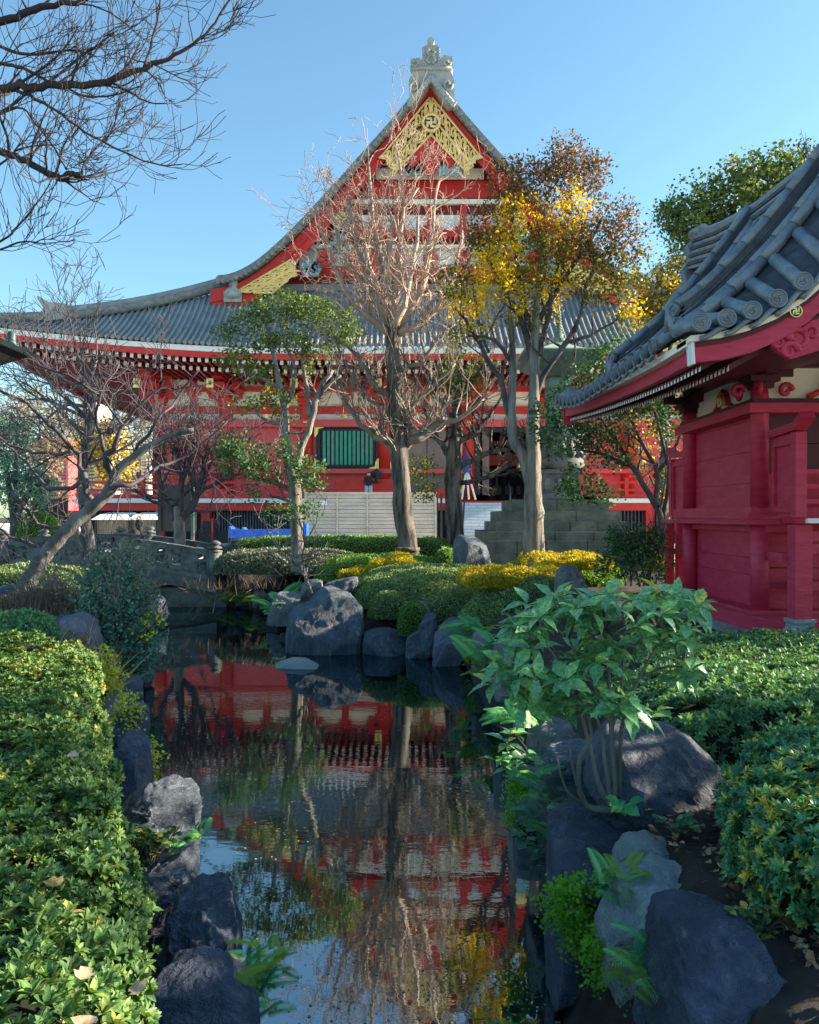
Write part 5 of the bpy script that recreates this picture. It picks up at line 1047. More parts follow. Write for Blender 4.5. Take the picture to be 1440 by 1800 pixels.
def ridge_hedge(label, xl, xr, y0, y1, zt, z0, mat, leaf, dens, seed=0, n=4.0, tm=ROS, along='y', wid=1.0, lump=.03, ext=None, cat='hedge', name='hedge'):
    """long clipped hedge: cross-section between xl(y) and xr(y), leaf rosettes over its skin"""
    rg = np.random.default_rng(seed); A = []; L = np.linspace(y0, y1, 60)
    area = sum((xr(y) - xl(y) + 2 * (zt - z0)) for y in L) / 60 * (y1 - y0); N = int(area * dens)
    y = rg.uniform(y0, y1, N); a = rg.uniform(0, math.pi, N); ca, sa = np.cos(a), np.sin(a); s = (np.abs(ca) ** n + np.abs(sa) ** n) ** (-1 / n)
    l = np.array([xl(t) for t in y]); r = np.array([xr(t) for t in y]); c = (l + r) / 2; w = (r - l) / 2
    # spread samples evenly over width and height
    tt = rg.random(N); per = 2 * w + 2 * (zt - z0); d = tt * per; h = zt - z0
    side = np.where(d < h, -1, np.where(d > h + 2 * w, 1, 0)); ux = np.where(side == 0, (d - h) / (2 * w) * 2 - 1, side); uz = np.where(side == -1, d / h, np.where(side == 1, (per - d) / h, 1.0))
    s = (np.abs(ux) ** n + np.abs(uz) ** n) ** (-1 / n); X = c + w * ux * s; Z = z0 + h * uz * s
    nr = unit(np.stack([np.sign(ux) * np.abs(ux * s) ** (n - 1) / w, np.zeros(N), np.abs(uz * s) ** (n - 1) / h], 1)); e = .12
    nr[:, 1] -= np.clip((y0 + e - y) / e, 0, 1) * 1.5; nr[:, 1] += np.clip((y - y1 + e) / e, 0, 1) * 1.5; nr = unit(nr)
    p = np.stack([X, y, Z], 1); 
    m_end = int(N * .12); pe = np.stack([rg.uniform(0, 1, m_end), np.full(m_end, y0), rg.uniform(z0, zt - .03, m_end)], 1); pe[:, 0] = xl(y0) + pe[:, 0] * (xr(y0) - xl(y0)); p = np.concatenate([p, pe]); nr = np.concatenate([nr, np.tile([0, -1.0, .25], (m_end, 1))])
    p += nr * (nz(p, 3) * lump * 2 + nz(p, 9) * lump + rg.normal(0, leaf * .55, len(p)))[:, None]
    ok = facing(p, nr, rg, .15) & (np.abs(p[:, 0]) < p[:, 1] * .56 + .5) & ((nz(p, 4.5) > -.27) | (rg.random(len(p)) < .3)); p, nr = p[ok], nr[ok]; N = len(p)
    t = thing(name, label, cat, ((xl(y0) + xr(y0)) / 2, y0, z0))
    nm = unit(nr * 1.0 + rg.normal(size=(N, 3)) * .33 + np.array([0, -.1, .35])); al = unit(np.cross(nm, rg.normal(size=(N, 3))))
    rn = np.clip(rg.random(N) * .72 + .12 + .28 * nz(p, 2.2), 0, 1); k = rg.integers(0, len(tm), N)
    P_ = p; obj = None
    for j in range(len(tm)):
        q = k == j; leaves('foliage', P_[q], al[q], nm[q], leaf * rg.uniform(.7, 1.25, q.sum()), MATS[mat], t, tm[j], rn[q], wid, seed=seed + j)
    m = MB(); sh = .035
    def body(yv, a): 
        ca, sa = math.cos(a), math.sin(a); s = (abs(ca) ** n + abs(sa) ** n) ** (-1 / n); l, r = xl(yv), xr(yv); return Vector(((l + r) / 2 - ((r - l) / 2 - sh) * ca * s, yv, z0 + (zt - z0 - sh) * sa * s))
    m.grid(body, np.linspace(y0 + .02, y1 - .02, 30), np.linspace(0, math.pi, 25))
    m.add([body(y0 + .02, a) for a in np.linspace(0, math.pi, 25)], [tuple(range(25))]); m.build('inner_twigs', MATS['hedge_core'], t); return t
ei = lambda T: (lambda y: float(np.interp(y, [a for a, b in T], [b for a, b in T])))
ridge_hedge('waist-high green hedge with long leaves filling the lower left beside the pond', lambda y: -.56 * y - .8, ei([(1.0, -.30), (1.5, -.44), (2.1, -.70), (2.8, -.99), (3.7, -1.38), (5.9, -2.28), (6.4, -2.5)]), 1.0, 6.3, .66, -.9, 'lf_hedge_left', .031, 2400, 1, 8, lump=.06)
ridge_hedge('nearest right-hand azalea hedge dotted with yellow leaves beside the leaf litter', ei([(2.9, 1.60), (3.2, 1.42), (3.6, 1.42), (4.1, 1.62), (4.5, 1.85)]), lambda y: y * .56 + .9, 2.9, 4.5, .50, .06, 'lf_hedge_right', .046, 950, 2, 3)
ridge_hedge('long dark-sided hedge in the middle of the right bank behind the big-leaved shrub', ei([(5.0, 1.75), (5.6, 1.55), (6.6, 1.6)]), lambda y: y * .56 + .8, 5.1, 6.7, .40, .0, 'lf_hedge_cool', .050, 700, 3, 3.2)
ridge_hedge('low fine-leaved hedge in front of the crimson shrine foundation', ei([(7.2, 2.0), (8.0, 1.9), (9.9, 3.2)]), lambda y: y * .56 + .8, 7.3, 9.7, .24, .0, 'lf_hedge_cool', .046, 620, 4, 3.2, ROSD)
# distant and middle mounds
mound('long low hedge with sunlit top running behind all the trunks before the cream fence', 396, 800, 946, 27.5, 1.2, 'lf_clipped', .05, 0, 5, 1.3, 10, 'hedge', 'hedge', core='hedge_core_mid')
mound('dull grey-green hedge along the far shore left of the centre rocks', 385, 640, 968, 24.2, 1.5, 'lf_greyhedge', .05, 0, 3.5, 1.4, 11, core='hedge_core_mid')
mound('green mound behind the round clump painted as a sun patch', 560, 780, 976, 21.8, 1.6, 'lf_clipped', .045, 0, 2.6, 1.4, 12, core='hedge_core_mid')
mound('broad olive clipped mound right of the widest centre rock', 614, 900, 992, 18.9, 2.5, 'lf_azalea', .036, -.3, 2.3, 1.7, 13, core='hedge_core_mid')
mound('olive clipped mound sloping down to the shore beside the big-leaved shrub', 806, 1075, 1014, 15.0, 1.6, 'lf_azalea', .036, -.8, 2.3, 1.7, 14, core='hedge_core_mid')
mound('olive clipped bush stepping down to the violet-grey rock', 730, 880, 1034, 16.7, 1.1, 'lf_azalea', .034, -.8, 2.4, 1.7, 131, core='hedge_core_mid')
mound('green mound below the pagoda steps', 870, 1085, 984, 20.5, 1.8, 'lf_clipped', .042, 0, 2.5, 1.4, 15, core='hedge_core_mid')
mound('little bush in front of the dark flat-topped rock', 648, 722, 1042, 16.5, .5, 'lf_azalea', .032, -.4, 2.4, 1.8, 16, core='hedge_core_mid')
mound('small perfectly round bush at the pond edge', 702, 750, 1060, 15.6, .28, 'lf_clipped', .028, -.62, 2.2, 2.0, 17, core='hedge_core_mid')
mound('round bush beside the standing memorial stone', 762, 806, 964, 22.5, .6, 'lf_clipped', .04, 0, 2.4, 1.6, 18, core='hedge_core_mid')
mound('flat clipped mound below the stone bridge at the left', -60, 152, 996, 17.5, 1.6, 'lf_azalea', .038, 0, 3, 1.6, 19, core='hedge_core_mid')
mound('small dark glossy hedge block at the left edge above the long-leaved hedge', -60, 62, 1088, 9.2, .8, 'lf_hedge_cool', .036, 0, 4, 1.7, 20)
mound('bright clipped round bush behind the bridge at the far left', 34, 106, 904, 30, 1.2, 'lf_clipped', .06, 0.1, 2.3, 1.5, 21, core='hedge_core_mid')
mound('dull brown twiggy mound beside the leaning tree', -20, 150, 1040, 14.2, 1.2, 'lf_azalea_brown', .036, 0, 2.4, 1.0, 22, core='hedge_core_mid')
for i, (a, b, yt, D, dp, lb) in enumerate(((597, 648, 998, 19.8, .6, 'round clump painted as a sun patch before the sunlit-topped rock'), (650, 702, 984, 20.2, .8, 'narrow painted sun strip left of the thick trunk'), (690, 722, 981, 20.0, .7, 'painted sun strip at the foot of the thick trunk'), (815, 915, 1004, 15.4, 1.1, 'painted sun band on the olive mound left of the craggy rock'), (895, 985, 1000, 15.9, 1.1, 'painted sun band just left of the craggy rock'), (925, 1058, 976, 18.9, 1.7, 'largest painted sheet of sunlight below the pagoda steps'), (1145, 1175, 985, 17.0, .5, 'bush painted sunlit gold seen between shrub and shrine wall'))):
    zt = P(0, yt, D).z; mound(lb, a, b, yt, D, dp, 'lf_sunpatch', .036, max(0.02, zt - .22), 4.0, 2.0, 30 + i, 'sun_patch', 'shrub', 'painted sun patches on the clipped garden', lump=.09, core='hedge_core_mid')  # sun patches on the hedges, shaped as separate golden-leaved mounds

# ================================================================ trees
def tree(name, label, base, cat='tree', group=None): return thing(name, label, cat, base, group)
def bare(mb, tips, n, L, r, lvl, rg, dirs=None, **kw):
    for q, d in tips: grow(mb, q, d, L * rg.uniform(.7, 1.2), r, lvl, rg, **kw)
# -- pollarded bare tree in the centre
D = 24.0; rg = random.Random(11); t = tree('bare_tree', 'tall pollarded bare tree with upright twigs painted sunlit pink in the centre', P(722, 985, D) * 1)
m = MB(); limb(m, [(722, 1000, 19), (716, 960, 18), (708, 880, 16.5), (702, 800, 16), (698, 730, 15), (694, 650, 14), (690, 590, 14), (688, 560, 12)], D, 14, sub=4, wob=.05)
m.tube([P(717, 968, D - .33), P(717, 962, D - .33)], 21 / F * D, 12); m.build('trunk', MATS['bark'], t)
m = MB(); tips = []
for L_ in ([(690, 570, 8), (660, 520, 6), (640, 470, 5), (625, 420, 3.5), (612, 350, 2)], [(690, 560, 8), (680, 510, 6), (665, 450, 5), (655, 380, 3.5), (648, 290, 2)], [(692, 570, 8), (700, 500, 7), (705, 430, 5), (708, 350, 3), (700, 270, 2)],
           [(695, 575, 8), (735, 520, 6), (752, 460, 5), (760, 400, 3.5), (772, 320, 2)], [(690, 590, 7), (650, 560, 5), (612, 520, 4), (590, 470, 3), (575, 420, 2)], [(696, 590, 7), (740, 565, 5), (775, 530, 4), (800, 470, 3), (812, 400, 2)], [(692, 560, 8), (686, 480, 5), (690, 400, 4), (735, 330, 2)], [(688, 560, 6), (640, 500, 4), (600, 440, 3), (580, 350, 2)],
           [(692, 570, 6, -1), (715, 520, 5, -1), (728, 450, 4, -1), (735, 380, 2, -1)], [(690, 570, 6, 1), (672, 520, 5, 1), (650, 470, 3, 1), (640, 400, 2, 1)]):
    q, rr = limb(m, L_, D, 7, wob=.4, rg=rg)
    for i in range(2, len(q)):
        for _ in range(1 if i % 2 else 2):
            d = Vector((q[i].x - P(692, 0, D).x, rg.gauss(0, .7), 1.2)).normalized() + rv(.4, rg); d.z = abs(d.z) + .2
            grow(m, q[i], d, rg.uniform(.8, 1.9), rr[i] * .4, 2, rg, .3, .09, (2, 4), .7, .62, 4, .0075)
for s in range(22):
    a = rg.uniform(0, 6.28); q = P(690 + 14 * math.cos(a), 575 + rg.uniform(-14, 20), D + .3 * math.sin(a)); grow(m, q, Vector((math.cos(a), math.sin(a), 1.0)), rg.uniform(.7, 1.6), .02, 2, rg, .12, .12, (2, 4), .55, .6, 3, .0075)
m.build('crown_twigs', MATS['twig_sunlit'], t)
m = MB()
for L_ in ([(700, 790, 8), (730, 772, 8), (765, 752, 7), (800, 740, 4), (850, 700, 3)], [(705, 800, 7), (680, 780, 6), (655, 765, 5), (620, 730, 4), (598, 690, 3), (575, 640, 2)], [(700, 700, 6), (660, 680, 5), (640, 640, 4), (600, 600, 3), (540, 560, 2)], [(700, 650, 6), (735, 640, 4), (765, 600, 3), (800, 570, 2)], [(700, 750, 5), (740, 700, 4), (770, 670, 3), (800, 640, 2)], [(703, 770, 5), (680, 720, 4), (650, 700, 3), (610, 640, 2), (585, 590, 2)]):
    q, rr = limb(m, L_, D, 6, wob=.5, rg=rg)
    for i in range(1, len(q)):
        for _ in range(2):
            d = rv(.8, rg) + Vector((0, 0, .9)); grow(m, q[i], d, rg.uniform(.6, 1.5), rr[i] * .4, 2, rg, .16, .08, (2, 4), .6, .6, 3, .007)
m.build('lower_branches', MATS['twig_grey'], t)
# -- second pruned trunk
D = 27.5; rg = random.Random(12); t = tree('pruned_tree', 'second pruned tree with shaggy trunk right of the tall pollarded tree', P(800, 985, D))
m = MB(); limb(m, [(802, 1000, 17), (800, 940, 15), (796, 870, 15), (798, 800, 14), (803, 730, 9), (806, 660, 7), (808, 610, 5)], D, 12, sub=4, wob=.06)
for L_ in ([(812, 820, 6), (850, 800, 5), (890, 790, 4), (930, 775, 2)], [(808, 850, 5), (850, 840, 4), (900, 815, 3), (945, 790, 2)], [(795, 800, 6), (770, 770, 5), (755, 740, 3)], [(800, 780, 6), (830, 760, 5), (860, 730, 3), (880, 700, 2)], [(800, 740, 5), (770, 700, 4), (750, 660, 2)], [(806, 700, 5), (840, 660, 4), (860, 620, 2)]):
    q, rr = limb(m, L_, D, 6, wob=.4, rg=rg)
    for i in range(2, len(q)):
        for _ in range(2): grow(m, q[i], rv(.7, rg) + Vector((0, 0, .8)), rg.uniform(.5, 1.3), rr[i] * .5, 2, rg, .18, .08, (2, 4), .6, .6, 3, .009)
m.build('trunk', MATS['bark'], t)
foliage('crown', [(805, 650, 45, 35), (790, 690, 38, 20), (835, 680, 30, 22), (735, 830, 30, 28), (745, 870, 25, 16), (850, 640, 22, 14), (800, 605, 16, 22)], D, .075, 'lf_pine', t, 1.6, 5, .6, 9)
# -- cloud-pruned evergreen at centre left
D = 21.0; rg = random.Random(13); t = tree('evergreen_tree', 'cloud-pruned evergreen with pale forked trunk left of the louvred window', P(525, 990, D))
m = MB(); limb(m, [(524, 1005, 12), (523, 960, 11), (521, 900, 10.5), (517, 850, 11), (508, 810, 9), (502, 770, 8), (500, 720, 6), (492, 680, 5), (480, 620, 4), (470, 570, 3)], D, 12, sub=4, wob=.05)
for L_ in ([(517, 850, 9), (530, 790, 6), (545, 740, 5), (560, 690, 5), (585, 650, 3)], [(545, 735, 5), (540, 690, 4), (530, 620, 3), (545, 580, 2)], [(500, 740, 5), (470, 740, 3), (445, 720, 2)], [(520, 870, 5), (490, 850, 4), (450, 840, 3), (425, 810, 2)], [(520, 900, 4), (505, 880, 3), (470, 870, 2)], [(500, 720, 5), (515, 680, 4), (520, 650, 3), (500, 600, 2)], [(490, 680, 4), (450, 660, 3), (420, 640, 2)], [(560, 700, 4), (575, 680, 3), (600, 660, 2)]):
    q, rr = limb(m, L_, D, 7, wob=.3, rg=rg)
    for i in range(3, len(q), 2): grow(m, q[i], rv(.8, rg) + Vector((0, 0, .5)), .7, rr[i] * .5, 1, rg, .2, .1)
m.build('trunk', MATS['bark_pale'], t)
foliage('crown', [(500, 545, 66, 24), (440, 565, 44, 20), (585, 568, 44, 22), (540, 540, 50, 18), (418, 632, 42, 19), (395, 590, 24, 14), (510, 600, 40, 18), (468, 602, 32, 14), (612, 590, 24, 14), (556, 615, 34, 14), (478, 700, 36, 16), (500, 730, 20, 10), (438, 716, 26, 11), (455, 655, 28, 14), (530, 650, 22, 10)], D, .07, 'lf_evergreen', t, 2.5, 6, .7, 9, rshift=.02)
foliage('crown', [(430, 805, 48, 34), (400, 790, 22, 22), (465, 830, 30, 24), (540, 830, 28, 26), (500, 790, 22, 16), (550, 850, 22, 14), (520, 905, 20, 14), (545, 895, 18, 10), (480, 900, 20, 12), (450, 870, 20, 10)], D - .4, .07, 'lf_camellia', t, 2.4, 7, .6, 9, rshift=.15)
# -- yellow and rust-coloured tree
D = 19.0; rg = random.Random(14); t = tree('autumn_tree', 'tree with yellow and rusty orange leaves and smooth pale trunk before the pagoda', P(940, 990, D))
m = MB(); limb(m, [(940, 1010, 20), (938, 970, 18), (938, 900, 17), (937, 850, 15), (938, 800, 13), (937, 740, 11), (940, 680, 9.5), (938, 620, 9), (942, 560, 7), (948, 480, 4), (955, 400, 2)], D, 14, sub=4, wob=.03)
limb(m, [(928, 1010, 9), (928, 940, 8), (932, 870, 5), (937, 820, 2)], D - .1, 8); limb(m, [(951, 1010, 9), (949, 940, 8), (944, 860, 5), (939, 800, 2)], D - .08, 8)
limb(m, [(934, 860, 10), (918, 800, 9), (903, 775, 9), (899, 720, 8), (902, 650, 7), (900, 600, 5), (895, 540, 3)], D, 10, wob=.04); m.build('trunk', MATS['bark_pale'], t)
m = MB()
for L_ in ([(899, 740, 6), (880, 670, 5), (850, 620, 4), (830, 580, 3), (800, 540, 2)], [(938, 640, 6), (915, 560, 5), (880, 500, 3), (860, 450, 2)], [(940, 700, 6), (965, 640, 5), (1000, 600, 5), (1020, 550, 4), (1030, 500, 3), (1060, 460, 2)], [(942, 640, 6), (960, 570, 5), (975, 500, 4), (985, 420, 2)], [(938, 620, 6), (925, 540, 5), (905, 450, 4), (900, 380, 2)], [(948, 560, 5), (1000, 480, 4), (1040, 420, 3), (1060, 380, 2)], [(1000, 600, 4), (1040, 590, 3), (1090, 560, 2)], [(902, 640, 4), (870, 600, 3), (820, 590, 2)], [(942, 540, 4), (960, 460, 3), (940, 380, 2)], [(860, 620, 3), (840, 560, 3), (830, 500, 2)]):
    q, rr = limb(m, L_, D, 7, wob=.3, rg=rg)
    for i in range(3, len(q), 2): grow(m, q[i], rv(.6, rg) + Vector((0, 0, .7)), 1.0, rr[i] * .5, 2, rg, .15, .1, (2, 3))
m.build('branches', MATS['bark_dark'], t)
foliage('crown', [(985, 330, 75, 40), (940, 320, 50, 32), (895, 310, 38, 26), (1010, 290, 42, 34), (985, 265, 24, 22), (1040, 310, 28, 30), (1080, 380, 36, 32), (1100, 430, 34, 36), (885, 360, 40, 24), (850, 400, 28, 34), (1000, 420, 60, 44), (845, 440, 32, 26), (1060, 430, 40, 36)], D, .085, 'lf_rust', t, 3.0, 8, .7, 9, width=.6)
foliage('crown', [(915, 385, 44, 30, -.5), (1000, 400, 30, 50, .1), (860, 490, 50, 40, -.5), (820, 530, 36, 28), (835, 560, 24, 26, -.3), (890, 450, 36, 34, -.5), (1010, 370, 30, 40, -.3), (975, 500, 34, 30, -.2), (960, 540, 18, 24, .3), (900, 530, 24, 26, -.4), (1110, 540, 20, 16)], D, .085, 'lf_yellow', t, 2.6, 9, .5, 9, width=.6)
foliage('crown', [(1090, 470, 42, 34), (1060, 510, 40, 22), (1110, 500, 28, 20), (930, 560, 34, 20), (880, 430, 50, 30), (820, 590, 34, 14), (960, 440, 40, 30, -.4), (920, 490, 44, 26, -.4), (1030, 470, 36, 30), (1100, 560, 30, 16), (800, 500, 30, 30)], D, .078, 'lf_olive', t, 1.9, 10, .6, 9)
# -- dark plum tree on the left
D = 15.5; rg = random.Random(15); t = tree('plum_tree', 'dark gnarled bare tree with leaning trunk at the left by the bridge', P(60, 1035, D))
m = MB(); limb(m, [(35, 1075, 20), (45, 1040, 17), (62, 1000, 14), (85, 970, 13), (120, 930, 12), (160, 895, 11), (195, 860, 11), (205, 830, 9), (240, 800, 7), (290, 770, 5), (340, 755, 3)], D, 12, sub=4, wob=.08, rg=rg)
m.build('trunk', MATS['bark_plum'], t); m = MB()
for L_ in ([(200, 845, 8), (190, 800, 7), (215, 750, 5), (250, 700, 4), (300, 680, 2)], [(160, 895, 8), (150, 850, 7), (130, 800, 6), (100, 760, 5), (60, 720, 4), (10, 690, 3), (-40, 680, 2)], [(195, 860, 7), (230, 850, 5), (280, 820, 4), (330, 800, 3), (400, 740, 2)], [(130, 800, 5), (100, 800, 4), (40, 790, 3), (-20, 760, 2)], [(190, 800, 5), (170, 740, 5), (175, 690, 3), (210, 640, 2)], [(145, 850, 6), (90, 860, 5), (60, 830, 4), (20, 790, 3), (-30, 770, 2)], [(215, 750, 4), (180, 700, 3), (120, 660, 3), (60, 640, 2)], [(120, 930, 6), (70, 920, 5), (40, 890, 4), (20, 850, 2)], [(240, 800, 5), (270, 740, 4), (310, 700, 3), (350, 650, 2)], [(170, 740, 4), (140, 700, 3), (100, 690, 2)], [(85, 975, 6), (60, 955, 5), (30, 950, 4), (0, 930, 3)], [(280, 820, 4), (320, 830, 3), (370, 810, 2)]):
    q, rr = limb(m, [(x, y, max(1.2, r_ * .72), rg.uniform(-.5, .5)) for x, y, r_ in L_], D, 7, wob=.7, rg=rg)
    for i in range(1, len(q)):
        if rg.random() < .5: grow(m, q[i], rv(.8, rg) + Vector((0, 0, .65)), rg.uniform(.6, 1.4), rr[i] * .45, 2, rg, .2, .07, (2, 4), .75, .62, 4, .0055)
m.build('branches', MATS['twig_dark'], t)
D = 23.0; rg = random.Random(16); t = tree('bare_tree', 'upright dark bare tree rising behind the stone bridge', P(153, 960, D))
m = MB(); limb(m, [(155, 975, 13), (152, 930, 11), (146, 860, 10), (150, 800, 9), (158, 750, 8), (163, 700, 6), (170, 660, 4)], D, 12, sub=4, wob=.1, rg=rg); m.build('trunk', MATS['bark_dark'], t); m = MB()
for i in range(17):
    y = rg.uniform(660, 830); q = P(152 + rg.uniform(-4, 8), y, D); a = rg.uniform(0, 6.28); grow(m, q, Vector((math.cos(a), math.sin(a), .55)), rg.uniform(1.6, 2.9), .05, 3, rg, .16, .05, (3, 4), .65, .62, 4, .008)
m.build('branches', MATS['twig_dark'], t)
D = 26.0; rg = random.Random(17); t = tree('bare_tree', 'small bare spreading tree before the dark signboard left of centre', P(316, 965, D))
m = MB(); limb(m, [(316, 975, 12), (316, 940, 10), (314, 915, 9), (310, 890, 6)], D, 10, sub=3); m.build('trunk', MATS['bark_pale'], t); m = MB()
for L_ in ([(312, 915, 6), (290, 880, 5), (280, 840, 3), (275, 790, 2)], [(314, 915, 6), (320, 860, 5), (310, 800, 3), (300, 760, 2)], [(316, 915, 6), (345, 880, 5), (355, 830, 3), (365, 780, 2)], [(316, 910, 6), (360, 860, 4), (400, 840, 3), (420, 800, 2)], [(310, 890, 5), (330, 820, 4), (340, 770, 2)]):
    q, rr = limb(m, L_, D, 6, wob=.4, rg=rg)
    for i in range(2, len(q)):
        for _ in range(2): grow(m, q[i], rv(.6, rg) + Vector((0, 0, .7)), 1.3, rr[i] * .45, 2, rg, .16, .06, (3, 4), .6, .62, 4, .009)
m.build('branches', MATS['twig_dark'], t)
# -- small pale twiggy tree on the rock
D = 17.3; rg = random.Random(18); t = tree('sapling', 'small pale leafless sapling growing from the rocks left of the widest centre rock', P(546, 1045, D))
m = MB()
for L_ in ([(547, 1045, 4), (540, 1020, 3.2), (525, 995, 2.6), (500, 975, 2), (480, 950, 1.4), (462, 910, 1)], [(540, 1020, 2.6), (532, 985, 2), (535, 950, 1.6), (520, 900, 1)], [(525, 995, 2), (490, 985, 1.5), (460, 955, 1)], [(538, 1010, 2), (548, 970, 1.5), (565, 940, 1)], [(535, 960, 1.6), (555, 920, 1)]):
    q, rr = limb(m, L_, D, 6, wob=.4, rg=rg)
    for i in range(3, len(q)): grow(m, q[i], rv(.6, rg) + Vector((0, 0, .6)), .6, rr[i] * .6, 1, rg, .15, .06, (2, 4), .6, .6, 3, .006)
m.build('trunk', MATS['bark_pale'], t)
# -- dark shiny tree beside the shrine
D = 18.0; rg = random.Random(19); t = tree('camellia_tree', 'dark glossy evergreen with slanting stems between pagoda and crimson shrine', P(1165, 960, D))
m = MB()
for L_ in ([(1170, 990, 7), (1165, 920, 6), (1140, 870, 5), (1110, 820, 5), (1080, 770, 3), (1050, 730, 2)], [(1172, 960, 6), (1155, 880, 5), (1150, 820, 4), (1120, 760, 3), (1090, 700, 2)], [(1165, 920, 5), (1175, 850, 4), (1170, 790, 3), (1150, 720, 2)], [(1110, 820, 4), (1060, 800, 3), (1020, 790, 2)], [(1150, 840, 4), (1190, 780, 3), (1200, 720, 2)]):
    q, rr = limb(m, L_, D, 7, wob=.4, rg=rg)
    for i in range(4, len(q), 2): grow(m, q[i], rv(.8, rg) + Vector((0, 0, .5)), .9, rr[i] * .5, 2, rg, .2, .08)
m.build('trunk', MATS['bark_dark'], t)
foliage('crown', [(1010, 770, 58, 40), (960, 740, 30, 30), (1060, 740, 60, 44), (1045, 660, 50, 36), (1085, 620, 34, 26), (1110, 700, 44, 34), (1000, 700, 30, 22), (1020, 850, 34, 30), (1000, 870, 20, 16), (1080, 800, 34, 24), (1150, 690, 40, 30), (1180, 740, 34, 40), (1060, 870, 24, 18)], D, .072, 'lf_camellia', t, 2.2, 11, .5, 9, rshift=.05)
foliage('crown', [(1140, 780, 34, 26, 2), (1190, 850, 24, 50, 2), (1150, 830, 36, 24, 2), (1120, 745, 26, 18, 2)], D, .07, 'lf_olive', t, .9, 12, .5, 9, rshift=.25)
D = 14.5; t = tree('dark_shrub', 'dark leathery shrub against the far corner of the crimson shrine', P(1110, 1020, D), 'shrub')
m = MB(); rg = random.Random(20)
for k in range(10): grow(m, P(1120 + rg.uniform(-20, 25), 1030, D), Vector((rg.uniform(-.5, .4), rg.uniform(-.3, .3), 1)), .8, .014, 2, rg, .14, .05)
m.build('stems', MATS['bark_dark'], t); foliage('crown', [(1110, 965, 46, 34), (1080, 990, 36, 24), (1140, 950, 30, 26), (1140, 1000, 34, 26), (1095, 945, 26, 16)], D, .05, 'lf_camellia', t, 2.4, 13, .5, 8, rshift=.1)
# -- background trees
def bgtree(name, label, px, pyb, D, blobs, leaf, mat, k, seed, tr=14, bark='bark_dark', rshift=0):
    t = tree(name, label, (P(px, 0, D).x, D, 0), 'tree'); m = MB(); z = P(px, blobs[0][1], D).z; c = P(px, 0, D); rg = random.Random(seed)
    m.tube([(c.x, D, -.1), (c.x + .1, D, z * .4), (c.x - .1, D, z * .8)], [tr / F * D, tr * .8 / F * D, tr * .4 / F * D], 10)
    for b in blobs:
        e = P(b[0], b[1], D + (b[4] if len(b) > 4 else 0)); s = Vector((c.x, D, min(z * .45, e.z * .6))); m.tube([s, s.lerp(e, .5) + Vector((0, 0, .3)), e], [tr * .45 / F * D, tr * .3 / F * D, tr * .08 / F * D], 6)
        for _ in range(5): grow(m, e, rv(1, rg) + Vector((0, 0, .4)), b[2] / F * D * .8, tr * .12 / F * D, 1, rg)
    m.build('trunk', MATS[bark], t); foliage('crown', blobs, D, leaf, mat, t, k, seed, .7, 10, rshift=rshift); return t
bgtree('evergreen_tree', 'large rounded evergreen rising behind the shrine roof at the upper right', 1290, 950, 34, [(1290, 360, 90, 60), (1220, 390, 56, 46), (1190, 380, 36, 34), (1350, 320, 70, 44), (1400, 300, 60, 34), (1240, 440, 60, 40), (1320, 420, 70, 60), (1400, 380, 60, 70)], .14, 'lf_evergreen', 3.2, 14, 18, rshift=.05)
bgtree('yellow_tree', 'yellow-green tree behind the tip of the shrine roof', 1165, 950, 32, [(1160, 520, 46, 40), (1190, 480, 34, 30), (1140, 560, 30, 26), (1180, 570, 44, 40), (1210, 540, 40, 50)], .12, 'lf_olive', 3, 15, 12, rshift=.2)
bgtree('dark_conifer', 'dark evergreen mass at the left edge behind the bare branches', 25, 950, 30, [(20, 830, 44, 46), (50, 870, 40, 36), (0, 780, 36, 40), (30, 760, 30, 30), (75, 850, 20, 24)], .09, 'lf_bluegreen', 3, 16, 14)
bgtree('yellow_tree', 'sunlit yellow-green tree seen under the left temple eave', 190, 900, 95, [(190, 770, 34, 30), (210, 800, 26, 28), (165, 800, 24, 26), (200, 835, 34, 20), (150, 780, 16, 16)], .32, 'lf_olive', 3, 17, 8, rshift=.33)
bgtree('distant_tree', 'pale brownish winter tree at the far left under the eave', 70, 900, 110, [(70, 720, 46, 34), (30, 740, 40, 36), (110, 760, 36, 36), (80, 800, 50, 40), (140, 740, 24, 26)], .4, 'lf_haze', 1.6, 18, 7)
bgtree('distant_tree', 'pale winter tree beside the corner of the red temple', 245, 900, 130, [(250, 760, 26, 30), (260, 820, 26, 40), (225, 740, 20, 20), (120, 860, 60, 20)], .45, 'lf_haze', 1.5, 19, 6)
